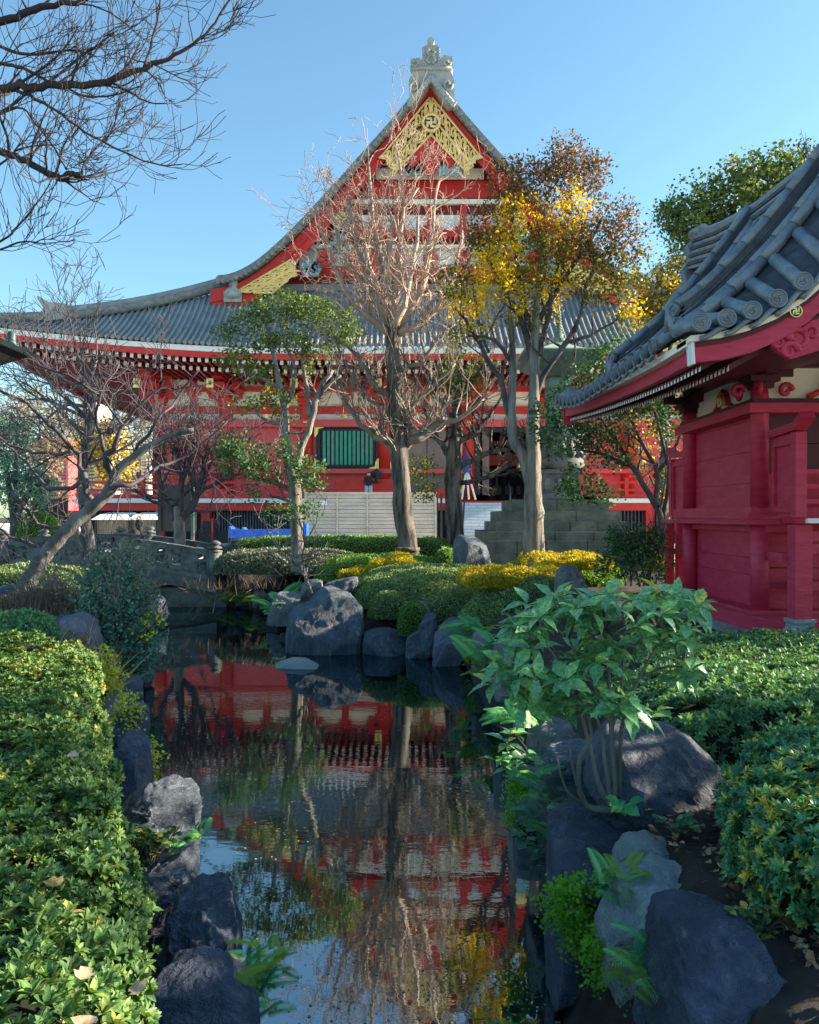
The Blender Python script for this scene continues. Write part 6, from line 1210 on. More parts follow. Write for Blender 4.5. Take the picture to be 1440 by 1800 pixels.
# unseen evergreens added right of the view to shade the foreground from the sun
for i, (x, y, h, r_) in enumerate(((9.6, 5.2, 7.0, 2.4), (13.2, 11.5, 8.5, 2.6), (9.4, 1.0, 6.2, 2.2), (13.0, 18.5, 8.0, 2.4), (15.5, 23.0, 8.0, 2.4))):
    t = tree('evergreen_tree', ('unseen evergreen added for shade right of the view nearest the hedges', 'taller unseen evergreen added for shade behind the crimson shrine', 'low unseen evergreen added for shade beside the near right bank', 'unseen evergreen added for shade beyond the crimson shrine', 'unseen evergreen added for shade right of the pagoda')[i], (x, y, 0)); m = MB(); m.tube([(x, y, -.1), (x, y, h * .7)], [.2, .08], 8); m.build('trunk', MATS['bark_dark'], t)
    rgn = np.random.default_rng(50 + i); px = lambda X, Y: 720 + X / Y * F
    bl = []
    for k in range(9):
        a = rgn.uniform(0, 6.28); rr_ = r_ * .55 * rgn.random() ** .5; X, Y, Z = x + rr_ * math.cos(a), y + rr_ * math.sin(a), h * rgn.uniform(.38, .95); q = r_ * .5 / Y * F
        bl.append((px(X, Y), HZ - (Z - CAMZ) / Y * F, q, q * .8, Y - y))
    foliage('crown', bl, y, .16, 'lf_evergreen', t, .75, 60 + i, .5, 8)
# -- overhanging bare branches at the top left (tree stands left of the view)
D = 6.5; rg = random.Random(21); t = tree('cherry_tree', 'bare tree whose long branches hang in from the top left corner', (-5.2, 6.5, 0))
m = MB(); m.tube([(-5.3, 6.5, -.1), (-5.2, 6.5, 1.5), (-5.0, 6.5, 3.2), (-4.6, 6.5, 4.8), (-4.3, 6.5, 6.0)], [.22, .19, .17, .14, .10], 12); m.build('trunk', MATS['bark_dark'], t); m = MB()
BR = [[(-330, 260, 16), (-150, 190, 10), (0, 155, 7.5), (60, 153, 7), (110, 148, 6.5), (180, 145, 6), (230, 130, 5), (280, 110, 4), (330, 85, 3), (370, 50, 2.4), (400, 5, 1.8), (425, -25, 1.2)],
      [(-300, 180, 14), (-120, 90, 8), (0, 40, 6.5), (50, 24, 6), (95, 8, 5), (150, -2, 4), (210, -30, 3)],
      [(-300, 300, 14), (-150, 255, 9), (0, 268, 6.5), (46, 282, 6), (90, 306, 6), (112, 314, 6), (120, 306, 5), (144, 306, 5)],
      [(30, 160, 3.5), (60, 172, 3.2), (100, 195, 2.8), (150, 232, 2.2), (220, 268, 1.8), (280, 290, 1.4), (322, 288, 1)],
      [(-60, 130, 4), (0, 113, 3.4), (40, 120, 3), (85, 143, 2.6), (105, 147, 2)], [(200, 148, 2.4), (232, 165, 2), (262, 180, 1.5), (296, 183, 1)], [(252, 122, 2.4), (268, 70, 2), (280, 20, 1.6), (284, -20, 1)], [(85, 145, 2.6), (130, 110, 2.2), (170, 80, 1.8), (205, 55, 1.2)],
      [(-100, 480, 3), (0, 425, 2.2), (30, 400, 2), (60, 365, 1.6), (88, 322, 1)], [(-80, 470, 3), (0, 440, 2), (40, 425, 1.6), (80, 430, 1)], [(110, 150, 2.2), (150, 170, 2), (200, 167, 1.6), (250, 150, 1)], [(-60, 240, 3), (0, 200, 2.6), (50, 165, 2), (80, 150, 1.6)], [(-60, 230, 3), (30, 190, 2), (60, 215, 1.6), (95, 260, 1.4), (116, 298, 1.2)],
      [(144, 306, 2), (150, 285, 1.6), (178, 250, 1.2), (200, 230, 1)], [(-60, 60, 4), (20, 90, 3), (70, 95, 2.4), (130, 88, 1.8), (170, 100, 1.2)], [(-40, 330, 3), (0, 290, 2), (40, 260, 1.8), (100, 255, 1.2)]]
for L_ in BR:
    q, rr = limb(m, L_, D, 8 if L_[0][2] > 6 else 5, wob=.35, rg=rg, sub=4)
    for i in range(4, len(q)):
        if q[i].x < P(-60, 0, D).x: continue
        for _ in range(1 if rr[i] > .02 else 2):
            if rg.random() < .45:
                ax = (q[i] - q[i - 1]).normalized(); d = ax * .8 + rv(.55, rg) + Vector((0, 0, .25)); grow(m, q[i], d, rg.uniform(.22, .75), max(.0035, rr[i] * .4), 2 if rg.random() < .4 else 1, rg, .17, .09, (2, 4), .62, .6, 4, .0026)
m.build('branches', MATS['twig_top'], t)

# ================================================================ big-leaved shrub (aucuba) by the water
D = 4.5; rg = np.random.default_rng(31); t = thing('big_leaved_shrub', 'shrub with large glossy toothed green leaves and bare stems on the right bank', 'shrub', P(1085, 1420, D))
m = MB(); pr_ = random.Random(5); WH = []
for (cx, cy, rx, ry, n, dd) in ((1060, 1100, 165, 62, 38, .0), (1120, 1060, 90, 26, 13, .1), (985, 1070, 60, 34, 8, 0), (905, 1195, 42, 36, 7, 0), (960, 1215, 60, 46, 13, 0), (1050, 1185, 90, 40, 12, -.05), (1060, 1235, 70, 26, 7, -.12), (1130, 1240, 34, 24, 4, -.15), (1210, 1180, 36, 40, 5, .05), (1215, 1065, 26, 20, 3, 0), (900, 1120, 40, 26, 4, .1)):
    for k in range(n):
        a = rg.uniform(0, 6.28); q = math.sqrt(rg.random()); WH.append((cx + rx * q * math.cos(a), cy + ry * q * math.sin(a), D + dd + rg.uniform(-.32, .32)))
stems = [[(1085, 1420, 5.5), (1078, 1340, 5), (1072, 1250, 4.5), (1070, 1170, 3.5), (1062, 1110, 2.5)], [(1080, 1420, 6), (1058, 1390, 5), (1040, 1330, 4), (1020, 1250, 3.5), (985, 1170, 2.5), (950, 1120, 2)], [(1092, 1412, 4), (1090, 1330, 4), (1098, 1260, 3.5), (1130, 1180, 2.5), (1170, 1110, 2)], [(1072, 1418, 5), (1066, 1350, 4), (1055, 1280, 3), (1030, 1200, 2.5), (1000, 1120, 2)],
         [(1086, 1416, 3.5), (1074, 1300, 3.2), (1090, 1230, 2.5), (1100, 1130, 2)], [(1075, 1425, 7), (1030, 1415, 6), (1018, 1380, 5), (1020, 1330, 4), (1040, 1290, 3), (1010, 1220, 2.5), (930, 1200, 1.8)], [(1025, 1412, 4), (1000, 1395, 3), (985, 1360, 2), (978, 1330, 1.5)], [(1110, 1200, 2.5), (1160, 1175, 2.5), (1200, 1170, 2)], [(1015, 1385, 3), (1005, 1340, 2.5), (1000, 1310, 1.5)]]
for L_ in stems: limb(m, L_, D, 8, wob=.15, rg=pr_)
anch = [P(x, y, D) for L_ in stems[:6] for (x, y, r_) in L_[-3:]] + [P(1200, 1170, D)]
for (x, y, d_) in WH:
    e = P(x, y, d_); s = min(anch, key=lambda q: (q - e).length + .3 * max(0, q.z - e.z)); mid = s.lerp(e, .55) + Vector((0, 0, -.03)); m.tube([s, mid, e], [.008, .006, .005], 5)
m.build('stems', MATS['bark_pale'], t)
A, B, C = [], [], []
for (x, y, d_) in WH:
    e = P(x, y, d_); a0 = rg.uniform(0, 6.28); n = int(rg.integers(6, 9)); ax = np.array([rg.normal(0, .25), rg.normal(-.25, .25), 1.0]); ax /= np.linalg.norm(ax)
    for k in range(n):
        a = a0 + k * 2.4; el = math.radians(rg.uniform(-28, 22) if k > 1 else rg.uniform(25, 55)); h = np.array([math.cos(a), math.sin(a), 0]); h -= ax * (h @ ax); h /= np.linalg.norm(h)
        A.append(np.array(e) + h * .01); B.append(h * math.cos(el) + ax * math.sin(el)); C.append(ax + rg.normal(0, .15, 3))
A, B, C = map(np.array, (A, B, C)); leaves('foliage', A, B, C, rg.uniform(.075, .16, len(A)), MATS['lf_aucuba'], t, AUC, np.clip(rg.normal(.42, .25, len(A)), 0, 1), 1.0, seed=3)
# hanging leafy spray below its left side
def spray(label, whs, D, size, mat, name='leafy_shoot', base=None, n=7, stem=True, cat='plant', seed=0, group=None, tm=OVAL, up=.4):
    rg = np.random.default_rng(seed); b = base or (whs[0][0], whs[0][1] + 40); t = thing(name, label, cat, P(b[0], b[1], D), group); A, B, C = [], [], []; m = MB()
    for w_ in whs:
        e = P(w_[0], w_[1], D + rg.uniform(-.06, .06)); m.tube([P(b[0], b[1], D), P(b[0], b[1], D).lerp(e, .5) + Vector((0, 0, .02)), e], [.005, .004, .003], 5)
        ax = np.array([rg.normal(0, .3), rg.normal(-.3, .3), 1.0]); a0 = rg.uniform(0, 6)
        for k in range(n):
            a = a0 + k * 2.4; el = math.radians(rg.uniform(-20, 40)); h = np.array([math.cos(a), math.sin(a), 0]); A.append(np.array(e) + rg.normal(0, size * .15, 3)); B.append(h * math.cos(el) + ax * math.sin(el)); C.append(ax)
    m.build('stems', MATS['bark_dark'], t); A, B, C = map(np.array, (A, B, C)); leaves('foliage', A, B, C, size * rg.uniform(.7, 1.2, len(A)), MATS[mat], t, tm, None, .9, seed=seed); return t
rr_ = np.random.default_rng(8)
spray('leafy spray hanging over the water left of the big-leaved shrub', [(890, 1310), (905, 1290), (880, 1335), (925, 1330), (900, 1350)], 5.0, .12, 'lf_aucuba', base=(940, 1345), tm=AUC, seed=1)
spray('dense leafy shoots growing in a gap between the left rocks', [(235 + rr_.uniform(-18, 75), 1470 + rr_.uniform(-18, 48)) for _ in range(42)], 4.9, .045, 'lf_hedge_left', base=(262, 1545), seed=2, cat='shrub')
spray('small leafy plant at the foot of the big-leaved shrub', [(1090, 1412), (1085, 1420)], 4.2, .08, 'lf_fern', base=(1090, 1430), seed=3)
spray('dark leaves reaching over the water on the right bank below the ferns', [(900, 1470), (925, 1480), (945, 1500), (955, 1475), (940, 1455), (960, 1510)], 5.2, .075, 'lf_bluegreen', base=(975, 1480), seed=4)
spray('broad-leaved seedling beside the holly fern at the lower right', [(1155, 1740), (1162, 1735)], 3.35, .055, 'lf_hedge_left', base=(1165, 1760), seed=5)
spray('low leafy sprigs growing in the leaf litter by the right hedge', [(1280 + rr_.uniform(0, 110), 1625 + rr_.uniform(-30, 30)) for _ in range(22)], 3.15, .035, 'lf_hedge_left', base=(1330, 1670), seed=6)
spray('little sprigs between boulder and litter on the right bank', [(1160 + rr_.uniform(0, 60), 1445 + rr_.uniform(-10, 18)) for _ in range(9)], 4.1, .04, 'lf_hedge_cool', base=(1180, 1470), seed=7)
# ================================================================ ferns
def frond_t(n=20):
    V, Fc = [], []
    for i in range(n):
        y = .12 + .88 * i / (n - 1); w_ = .26 * math.sin(min(1, (1.08 - y) * 1.5 + .1) * math.pi / 2) + .02; z = .28 * y - .52 * y * y
        for s in (-1, 1):
            b = len(V); d = .05; V += [(0, y - .014, z), (s * w_ * .5, y - .012, z - .01), (s * w_, y + d, z - .08), (s * w_ * .5, y + d * .5 + .02, z - .01)]; Fc += [(b, b + 1, b + 2, b + 3)] if s > 0 else [(b + 3, b + 2, b + 1, b)]
    for i in range(8):
        y = i / 7; z = .28 * y - .52 * y * y; V += [(-.008, y, z), (.008, y, z)]
    b = len(V) - 16
    for i in range(7): Fc.append((b + 2 * i, b + 2 * i + 1, b + 2 * i + 3, b + 2 * i + 2))
    return T_(V, Fc)
FR = frond_t()
def fern(label, px, py, D, L, mat='lf_fern', n=12, seed=0, spread=None, up=.55, group=None):
    rg = np.random.default_rng(seed + 70); c = P(px, py, D); A, B, C = [], [], []
    for k in range(n):
        a = rg.uniform(0, 6.28); h = np.array([math.cos(a), math.sin(a) * .8 - .25, up + rg.uniform(-.35, .5)]); sp = spread or (.06, .05)
        A.append(np.array(c) + rg.normal(0, 1, 3) * np.array([sp[0], .05, sp[1]])); B.append(h); C.append(np.array([0, -.25, 1.0]) + rg.normal(0, .2, 3))
    A, B, C = map(np.array, (A, B, C)); o = leaves('fern', A, B, C, L * rg.uniform(.7, 1.15, n), MATS[mat], None, FR, None, 1, origin=c, seed=seed); return tag(o, label, 'fern', group)
fern('spreading fern over the water at the lower left beside the dark boulder', 445, 1730, 3.9, .155, 'lf_fern', 34, 1, (.06, .08), .5)
fern('bright fern fronds reaching right over the blue reflection at the lower left', 470, 1690, 3.95, .15, 'lf_fern_lit', 10, 11, (.04, .05), .5)
fern('yellow-green fern tuft against the dark boulder at the lower left', 415, 1715, 3.7, .12, 'lf_fern_lit', 9, 12, (.02, .03), .3)
fern('pale fern hanging behind the slanted rock over the pond', 345, 1490, 5.6, .2, 'lf_fern', 8, 13, (.03, .05), .3)
fern('holly-like fern between the dark slab rock and the lichen boulder', 1075, 1555, 3.8, .17, 'lf_fern', 13, 2, (.04, .03), .5)
fern('yellow-tipped fern beside the small pale stone', 1105, 1540, 3.75, .12, 'lf_fern_lit', 6, 3, (.02, .02), .5)
fern('dark fern hanging beside the maidenhair at the lower right', 1140, 1700, 3.3, .18, 'lf_fern', 14, 4, (.04, .05), .35)
fern('light green fern fronds low at the lower right water edge', 1115, 1720, 3.25, .13, 'lf_fern_lit', 6, 14, (.03, .03), .2)
for i, (x, y, D, L, mt, lb) in enumerate(((905, 1270, 5.9, .2, 'lf_fern', 'fern with dark pinnate fronds right above the hanging leafy spray'), (930, 1380, 5.3, .2, 'lf_fern', 'dark fern over bright moss on the right shore'), (950, 1420, 5.0, .18, 'lf_bluegreen', 'blue-green fern against the dark slab rock'), (960, 1465, 4.9, .15, 'lf_fern', 'small fern hanging beside the dark slab rock'), (845, 1120, 12.5, .45, 'lf_fern', 'fern on the shore right of the violet-grey rock'), (865, 1150, 11.0, .4, 'lf_fern', 'fern clump behind the left tips of the big-leaved shrub'), (850, 1165, 11.4, .3, 'lf_fern_lit', 'paler fern at the waterline right of the violet-grey rock'), (490, 1062, 20.0, .6, 'lf_fern', 'blue-green fern covering the rock left of the widest centre rock'), (510, 1075, 19.0, .5, 'lf_bluegreen', 'fern beside the left edge of the widest centre rock'))):
    fern(lb, x, y, D, L, mt, 14, 20 + i, (L * .3, L * .25), .4)
for i, (x, y, D) in enumerate(((372, 1050, 24), (408, 1052, 23.6), (430, 1054, 23.2), (462, 1058, 22.3), (350, 1046, 25), (320, 1046, 26.2))):
    fern('bright fern tuft hanging from the far shore stones', x, y, D, .30, 'lf_fern_lit', 34, 40 + i, (.26, .1), .25, 'bright ferns along the far shore')
# bright maidenhair clumps
def clump(label, blobs, D, leaf, mat, base, seed, k=1.6, cat='plant', name='maidenhair_fern', width=1.1, stems=True, upb=.1, tuft=10, tr=1.8):
    t = thing(name, label, cat, P(base[0], base[1], D)); 
    foliage('foliage', blobs, D, leaf, mat, t, k, seed, upb, tuft, tr, .3, width)
    if stems:
        m = MB(); rg = random.Random(seed)
        for b in blobs:
            e = P(b[0], b[1], D); s = P(base[0], base[1], D)
            for _ in range(4): q = e + Vector((rg.uniform(-1, 1) * b[2] / F * D * .7, rg.uniform(-.05, .05), rg.uniform(-1, .6) * b[3] / F * D * .7)); m.tube([s, s.lerp(q, .5) + Vector((0, 0, .03)), q], .0018 * max(1, D / 6), 4)
        m.build('stems', MATS['bark_dark'], t)
    return t
clump('larger bright green maidenhair clump over the black water at the lower right', [(1000, 1590, 42, 40), (1030, 1640, 40, 36), (975, 1600, 24, 22), (1020, 1570, 36, 24)], 4.0, .019, 'lf_maiden', (1060, 1600), 90, 2.6)
clump('lower bright green maidenhair clump beside the dark wet stone', [(1055, 1680, 36, 34), (1075, 1665, 26, 22), (1050, 1715, 24, 18)], 3.7, .018, 'lf_maiden', (1085, 1660), 91, 2.6)
clump('bright green hanging moss strip on the right shore under the ferns', [(905, 1365, 14, 26), (910, 1400, 16, 26), (900, 1430, 12, 22), (925, 1440, 12, 20)], 5.6, .02, 'lf_maiden', (930, 1380), 92, 2.4)
clump('dark small-leaved trailing plant at the lowest right waterline', [(1120, 1760, 18, 18), (1110, 1740, 16, 14)], 3.5, .015, 'lf_fern', (1135, 1740), 93, 2)
# golden grasses; ferns and weeds with sun glow put into their leaf colour
clump('fern painted sunlit yellow hanging on the left bank above the dark upright rock', [(222, 1240, 18, 24), (236, 1272, 16, 26), (212, 1292, 24, 16), (250, 1312, 18, 18), (200, 1262, 14, 16)], 8.8, .032, 'lf_sunlit', (215, 1260), 94, 2.2, name='sunlit_fern', cat='fern')
clump('lower fern painted sunlit yellow-green beside the dark upright rock at the pond edge', [(264, 1345, 15, 18), (270, 1372, 14, 14), (258, 1325, 14, 13)], 7.4, .028, 'lf_sunlit', (255, 1340), 95, 2.2, name='sunlit_fern', cat='fern')
clump('leaves painted sunlit yellow at the right end of the blue-green bush', [(262, 1100, 16, 10), (275, 1090, 10, 10), (250, 1110, 12, 8)], 11.9, .05, 'lf_sunlit', (250, 1125), 96, 1.6, name='sunlit_shoot')
clump('weeds painted sunlit gold in front of the small square stone', [(186, 1200, 20, 20), (200, 1190, 16, 16), (178, 1175, 12, 22), (192, 1160, 10, 14)], 9.2, .034, 'lf_sunlit', (185, 1225), 97, 2.2, name='sunlit_weed')
def grass(label, px, py, D, n, L, mat, seed, spread=.15, cat='grass'):
    rg = np.random.default_rng(seed); c = P(px, py, D); A = np.array(c) + rg.normal(size=(n, 3)) * np.array([spread, spread, .03]); B = unit(rg.normal(size=(n, 3)) * .45 + np.array([0, 0, 1.0])); C = unit(rg.normal(size=(n, 3)) + np.array([0, -1, 0]))
    t = np.array([(-.5, 0, 0), (.5, 0, 0), (-.4, .5, .05), (.4, .5, .05), (0, 1, .22)], float); o = leaves('dry_grass', A, B, C, L * rg.uniform(.5, 1.2, n), MATS[mat], None, (t * np.array([.05, 1, 1]), [(0, 1, 3, 2), (2, 3, 4)]), None, 1, origin=c, seed=seed); return tag(o, label, cat)
grass('tall straw-coloured dry grass glowing beside the left hedge end', 172, 1215, 9.6, 90, .55, 'lf_goldgrass', 98, .12)
grass('thin dry grass curling over the purplish rock', 130, 1140, 9.9, 30, .35, 'lf_dry', 99, .15)
grass('dead grey-brown stalks around the foot of the leaning tree', 110, 1085, 13, 500, .5, 'lf_dead', 100, .75)
grass('pale dry stalks in front of the dull grey-green hedge', 450, 1034, 22.2, 220, .4, 'lf_dead', 101, .9)
# -- large blue-green nandina bush on the left bank
D = 12.2; rg = random.Random(23); t = thing('blue_green_bush', 'tall loose blue-green bush on the left bank in front of the bridge', 'bush', P(210, 1190, D)); m = MB()
for k in range(16): grow(m, P(205 + rg.uniform(-45, 45), 1150 + rg.uniform(-20, 30), D + rg.uniform(-.3, .3)), Vector((rg.uniform(-.5, .5), rg.uniform(-.3, .3), 1)), rg.uniform(1.0, 1.7), .012, 2, rg, .12, .03, (3, 5), .5, .55, 4, .004)
m.build('stems', MATS['twig_grey'], t)
foliage('foliage', [(205, 1080, 62, 50), (180, 1040, 46, 36), (235, 1120, 44, 44), (210, 1150, 50, 40), (240, 1060, 36, 36), (165, 1090, 30, 26), (250, 1160, 28, 26), (200, 1010, 44, 24), (225, 1190, 34, 20)], D, .05, 'lf_bluegreen', t, 3.0, 24, .4, 8, 1.9)
foliage('foliage', [(205, 985, 50, 26), (170, 1000, 36, 22), (245, 1000, 30, 26), (225, 965, 26, 16)], D, .036, 'lf_silver', t, 1.0, 25, .7, 6, 1.9)
t = thing('bare_shrub', 'thin reddish-brown leafless shrub between leaning tree and blue-green bush', 'shrub', P(110, 1090, 13)); m = MB()
for k in range(40): grow(m, P(100 + rg.uniform(-60, 60), 1085, 13 + rg.uniform(-.4, .4)), Vector((rg.uniform(-.6, .6), rg.uniform(-.3, .3), 1)), rg.uniform(.4, .8), .007, 2, rg, .2, .03, (3, 5), .6, .6, 3, .004)
m.build('twigs', MATS['twig_grey'], t)
clump('pale dry-leaved grass tuft right of the bare shrub', [(130, 1050, 22, 12), (112, 1060, 16, 10)], 12.4, .06, 'lf_silver', (125, 1075), 102, 1.2, name='pale_tuft', width=.3)
# ================================================================ fallen leaves
LT = T_([(0, 0, 0), (-.3, .12, .05), (-.5, .42, .16), (-.28, .55, .05), (-.3, .8, .12), (0, 1, .0), (.3, .8, .14), (.28, .55, .04), (.5, .42, .18), (.3, .12, .05), (0, .45, -.05)],
        [(10, 0, 9), (10, 9, 8), (10, 8, 7), (10, 7, 6), (10, 6, 5), (10, 5, 4), (10, 4, 3), (10, 3, 2), (10, 2, 1), (10, 1, 0)])
rgd = np.random.default_rng(77)
for i, (x, y, s) in enumerate(((50, 1518, .036), (105, 1556, .05), (142, 1722, .042), (252, 1742, .038), (82, 1734, .04), (158, 1784, .05), (120, 1325, .045), (20, 1395, .04))):
    d_ = (CAMZ - .72) * F / (y - HZ); c = P(x, y, d_); o = leaves('dry_leaf', np.array([c]), rgd.normal(size=(1, 3)) * np.array([1, 1, .25]), np.array([[rgd.normal(0, .3), -.5, 1.0]]), s, MATS['lf_dry'], None, LT, np.array([rgd.uniform(.6, 1)]), 1, origin=c)
    tag(o, 'curled beige fallen leaf lying on top of the long-leaved left hedge', 'dry leaf', 'fallen leaves on the left hedge')
N = 1200; X = np.concatenate([rgd.uniform(.95, 2.6, 800), rgd.uniform(1.3, 1.85, 400)]); Y = np.concatenate([rgd.uniform(2.4, 4.6, 800), rgd.uniform(2.3, 3.3, 400)]); ok = (sdf(X, Y) > .16) & (X > np.where(Y < 3.3, 1.40, np.where(Y < 3.9, 1.30, 1.18))); X, Y = X[ok], Y[ok]; N = len(X)
o = leaves('leaf_litter', np.stack([X, Y, rgd.uniform(.01, .05, N)], 1), rgd.normal(size=(N, 3)) * np.array([1, 1, .3]), rgd.normal(size=(N, 3)) * .45 + np.array([0, 0, 1.0]), rgd.uniform(.018, .055, N), MATS['lf_dry'], None, LT, rgd.random(N), 1, origin=(1.6, 3.4, 0)); tag(o, 'brown and beige fallen leaves scattered over dark soil on the right bank', 'fallen leaves', kind='stuff')
N = 1500; X = rgd.uniform(.95, 2.8, N); Y = rgd.uniform(2.3, 4.8, N); ok = (sdf(X, Y) > .14) & (X > np.where(Y < 3.3, 1.38, np.where(Y < 3.9, 1.28, 1.16))); X, Y = X[ok], Y[ok]; N = len(X)
o = leaves('twig_debris', np.stack([X, Y, rgd.uniform(.005, .03, N)], 1), rgd.normal(size=(N, 3)) * np.array([1, 1, .12]), np.tile([0, 0, 1.0], (N, 1)), rgd.uniform(.015, .06, N), MATS['lf_dead'], None, (DIAMOND[0] * np.array([.16, 1, 1]), DIAMOND[1]), None, 1, origin=(1.6, 3.4, 0)); tag(o, 'small dead twigs and bark scraps on the soil of the right bank', 'debris', kind='stuff')
N = 4200; Y = 4.2 + 18 * rgd.random(N) ** 1.6; X = rgd.uniform(-7, 1.3, N); ok = sdf(X, Y) < -.1; X, Y = X[ok], Y[ok]; N = len(X)
o = leaves('floating_debris', np.stack([X, Y, np.full(N, WZ + .004)], 1), rgd.normal(size=(N, 3)) * np.array([1, 1, 0]), np.tile([0, 0, 1.0], (N, 1)), rgd.uniform(.008, .024, N), MATS['lf_silver'], None, (DIAMOND[0] * np.array([1, 1, .1]), DIAMOND[1]), rgd.uniform(.6, 1, N), 1, origin=(-1, 8, WZ)); tag(o, 'tiny pale specks floating all over the dark pond', 'debris', kind='stuff')
# ================================================================ things round the temple forecourt
def pthing(name, label, cat, px, py, D): return thing(name, label, cat, P(px, py, D) * 1)
fe = pthing('slat_fence', 'cream horizontal slat fence hiding the foot of the temple stairs', 'fence', 650, 950, 41)
for a, b in ((537, 592), (594, 645), (647, 700), (702, 765)):
    m = MB()
    for k in range(12): y = 870 + k * 6.6; m.pbox(a + 1, y, b - 1, y + 5.6, 41.05, .04)
    m.pbox(a + 1, 868, b - 1, 950, 41.1, .03); m.build('slat_panel', MATS['slatfence'], fe)
for x in (537, 593, 646, 701, 766): m = MB(); m.pbox(x - 1.6, 866, x + 1.6, 952, 40.98, .12); m.build('fence_post', MATS['slatfence'], fe)
m = MB(); m.pbox(535, 865, 768, 869.5, 40.95, .2); m.build('top_rail', MATS['slatfence'], fe)
m = MB(); m.pbox(563, 880, 575, 888, 40.9, .04); m.build('notice', MATS['white'], fe)
gt = pthing('dark_gate', 'narrow dark metal gate at the right end of the cream fence', 'gate', 790, 950, 42)
for x in (768, 776, 788): m = MB(); m.pbox(x - 2, 868, x + 2, 955, 41.5, .12); m.build('gate_post', MATS['darkmetal'], gt)
m = MB(); m.pbox(790, 880, 812, 955, 42, .1); m.build('gate_panel', MATS['brownpanel'], gt)
# blue sheeted bench
m = MB(); m.prism([((x - CX) / F * 38, CAMZ + (HZ - y) / F * 38) for x, y in ((402, 925), (404, 925), (407, 930), (424, 931), (426, 927), (429, 931), (512, 930), (514, 925), (517, 930), (536, 921), (539, 921), (539, 946), (402, 946))], 38, 38.9)
bt = m.build('blue_trough', MATS['blue_tarp'], None, P(470, 946, 38)); tag(bt, 'long bright blue sheeted trough behind the hedge before the temple', 'trough')
# red steps with handrails left of the trough
s = pthing('side_steps', 'short black steps with red tube handrails below the temple veranda', 'steps', 358, 950, 44)
for k in range(6): m = MB(); m.box((P(344, 0, 44).x, 44 + k * .3, 0), (P(371, 0, 44).x, 44 + k * .3 + .32, .2 + k * .24)); m.build('step', MATS['darkmetal'], s)
for x in (343, 373):
    m = MB(); m.tube([P(x, 952, 43.9), P(x, 912, 43.9), P(x + 2, 912, 45.5)], .05, 6); m.tube([P(x, 926, 43.9), P(x + 2, 926, 45.5)], .03, 6); m.build('handrail', MATS['red'], s)
# dark signboard on posts
s = pthing('signboard', 'tall blank dark grey notice board on two posts left of the temple corner', 'signboard', 310, 950, 37)
m = MB(); m.pbox(284, 852, 344, 934, 37, .12); m.build('board', MATS['darkmetal'], s)
for x, mt in ((280, 'darkmetal'), (338, 'patina_dark')): m = MB(); m.pbox(x - 2.6, 848, x + 2.6, 962, 36.85, .13); m.build('post', MATS[mt], s)
# kiosks under white canopies
for i, (a, b, lb) in enumerate(((168, 226, 'left sales kiosk with white canopy and tan grid racks'), (230, 275, 'right sales kiosk with white canopy beside the dark signboard'))):
    s = pthing('kiosk', lb, 'kiosk', (a + b) / 2, 950, 42); s['group'] = 'kiosks beside the temple'
    m = MB(); q0, q1 = P(a - 3, 0, 42).x, P(b + 3, 0, 42).x; zt = P(0, 904, 42).z; m.hexa([(q0, 41.6, zt - .28), (q1, 41.6, zt - .28), (q1, 44, zt - .1), (q0, 44, zt - .1), (q0 + .25, 42.2, zt), (q1 - .25, 42.2, zt), (q1 - .25, 43.5, zt + .1), (q0 + .25, 43.5, zt + .1)]); m.build('canopy', MATS['white'], s)
    m = MB(); m.pbox(a, 912, b, 955, 42.5, .6); m.build('rack_back', MATS['slatfence'], s)
    m = MB()
    for x in np.arange(a, b + .1, 4.5): m.pbox(x, 912, x + .6, 950, 42.40, .05)
    for y in np.arange(913, 950, 4.5): m.pbox(a, y, b, y + .6, 42.43, .03)
    m.build('grid_rack', MATS['brownpanel'], s)
    for x in (a, b): m = MB(); m.pbox(x - 1.3, 906, x + 1.3, 956, 42.3, .1); m.build('post', MATS['darkmetal'], s)
m = MB()
for k in range(9): m.pbox(57 + k * 7, 876 + (k % 2), 63.6 + k * 7, 960, 34, .05)
m.pbox(56, 880, 121, 883, 34.06, .05); tag(m.build('board_fence', MATS['dark'], None, P(88, 960, 34)), 'black board fence behind the bare trees at the left', 'fence')
m = MB(); m.pbox(-60, 958, 300, 966, 31.5, .5); tag(m.build('low_wall', MATS['dirtywhite'], None, P(120, 966, 31.5)), 'low pale kerb wall behind the bridge at the left', 'wall')
# far city buildings
for i, (a, b, y0, D, mt, lb) in enumerate(((143, 168, 702, 260, 'cream', 'tall cream apartment tower seen far away under the eave'), (168, 196, 742, 230, 'slatfence', 'lower tan apartment block beside the cream tower'), (60, 120, 770, 220, 'redpink', 'wide pinkish block far behind the winter trees'), (210, 262, 800, 240, 'dirtywhite', 'pale low block just left of the temple corner'))):
    t = pthing('apartment_building', lb, 'building', (a + b) / 2, 930, D); m = MB(); m.pbox(a, y0, b, 925, D, 14); m.build('wall', MATS[mt], t)
    m = MB(); w_ = (b - a)
    for y in np.arange(y0 + 5, 900, 6):
        m.pbox(a + w_ * .06, y, b - w_ * .06, y + 2.6, D - .25, .3)
    m.build('window_bands', MATS['tile_dark'], t)
t = pthing('ventilation_tower', 'slim white ventilation tower poking above the trees at upper right', 'tower', 1289, 940, 150); c = P(1289, 900, 150); zz = lambda y: CAMZ + (HZ - y) / F * 150
m = MB(); m.lathe((c.x, 150, 0), [(.72, 0), (.72, zz(306)), (.62, zz(300)), (.62, zz(296)), (.74, zz(294)), (.74, zz(290)), (.62, zz(289)), (.66, zz(285)), (.9, zz(280)), (.9, zz(278)), (.6, zz(278))], 20); m.build('shaft', MATS['white'], t)
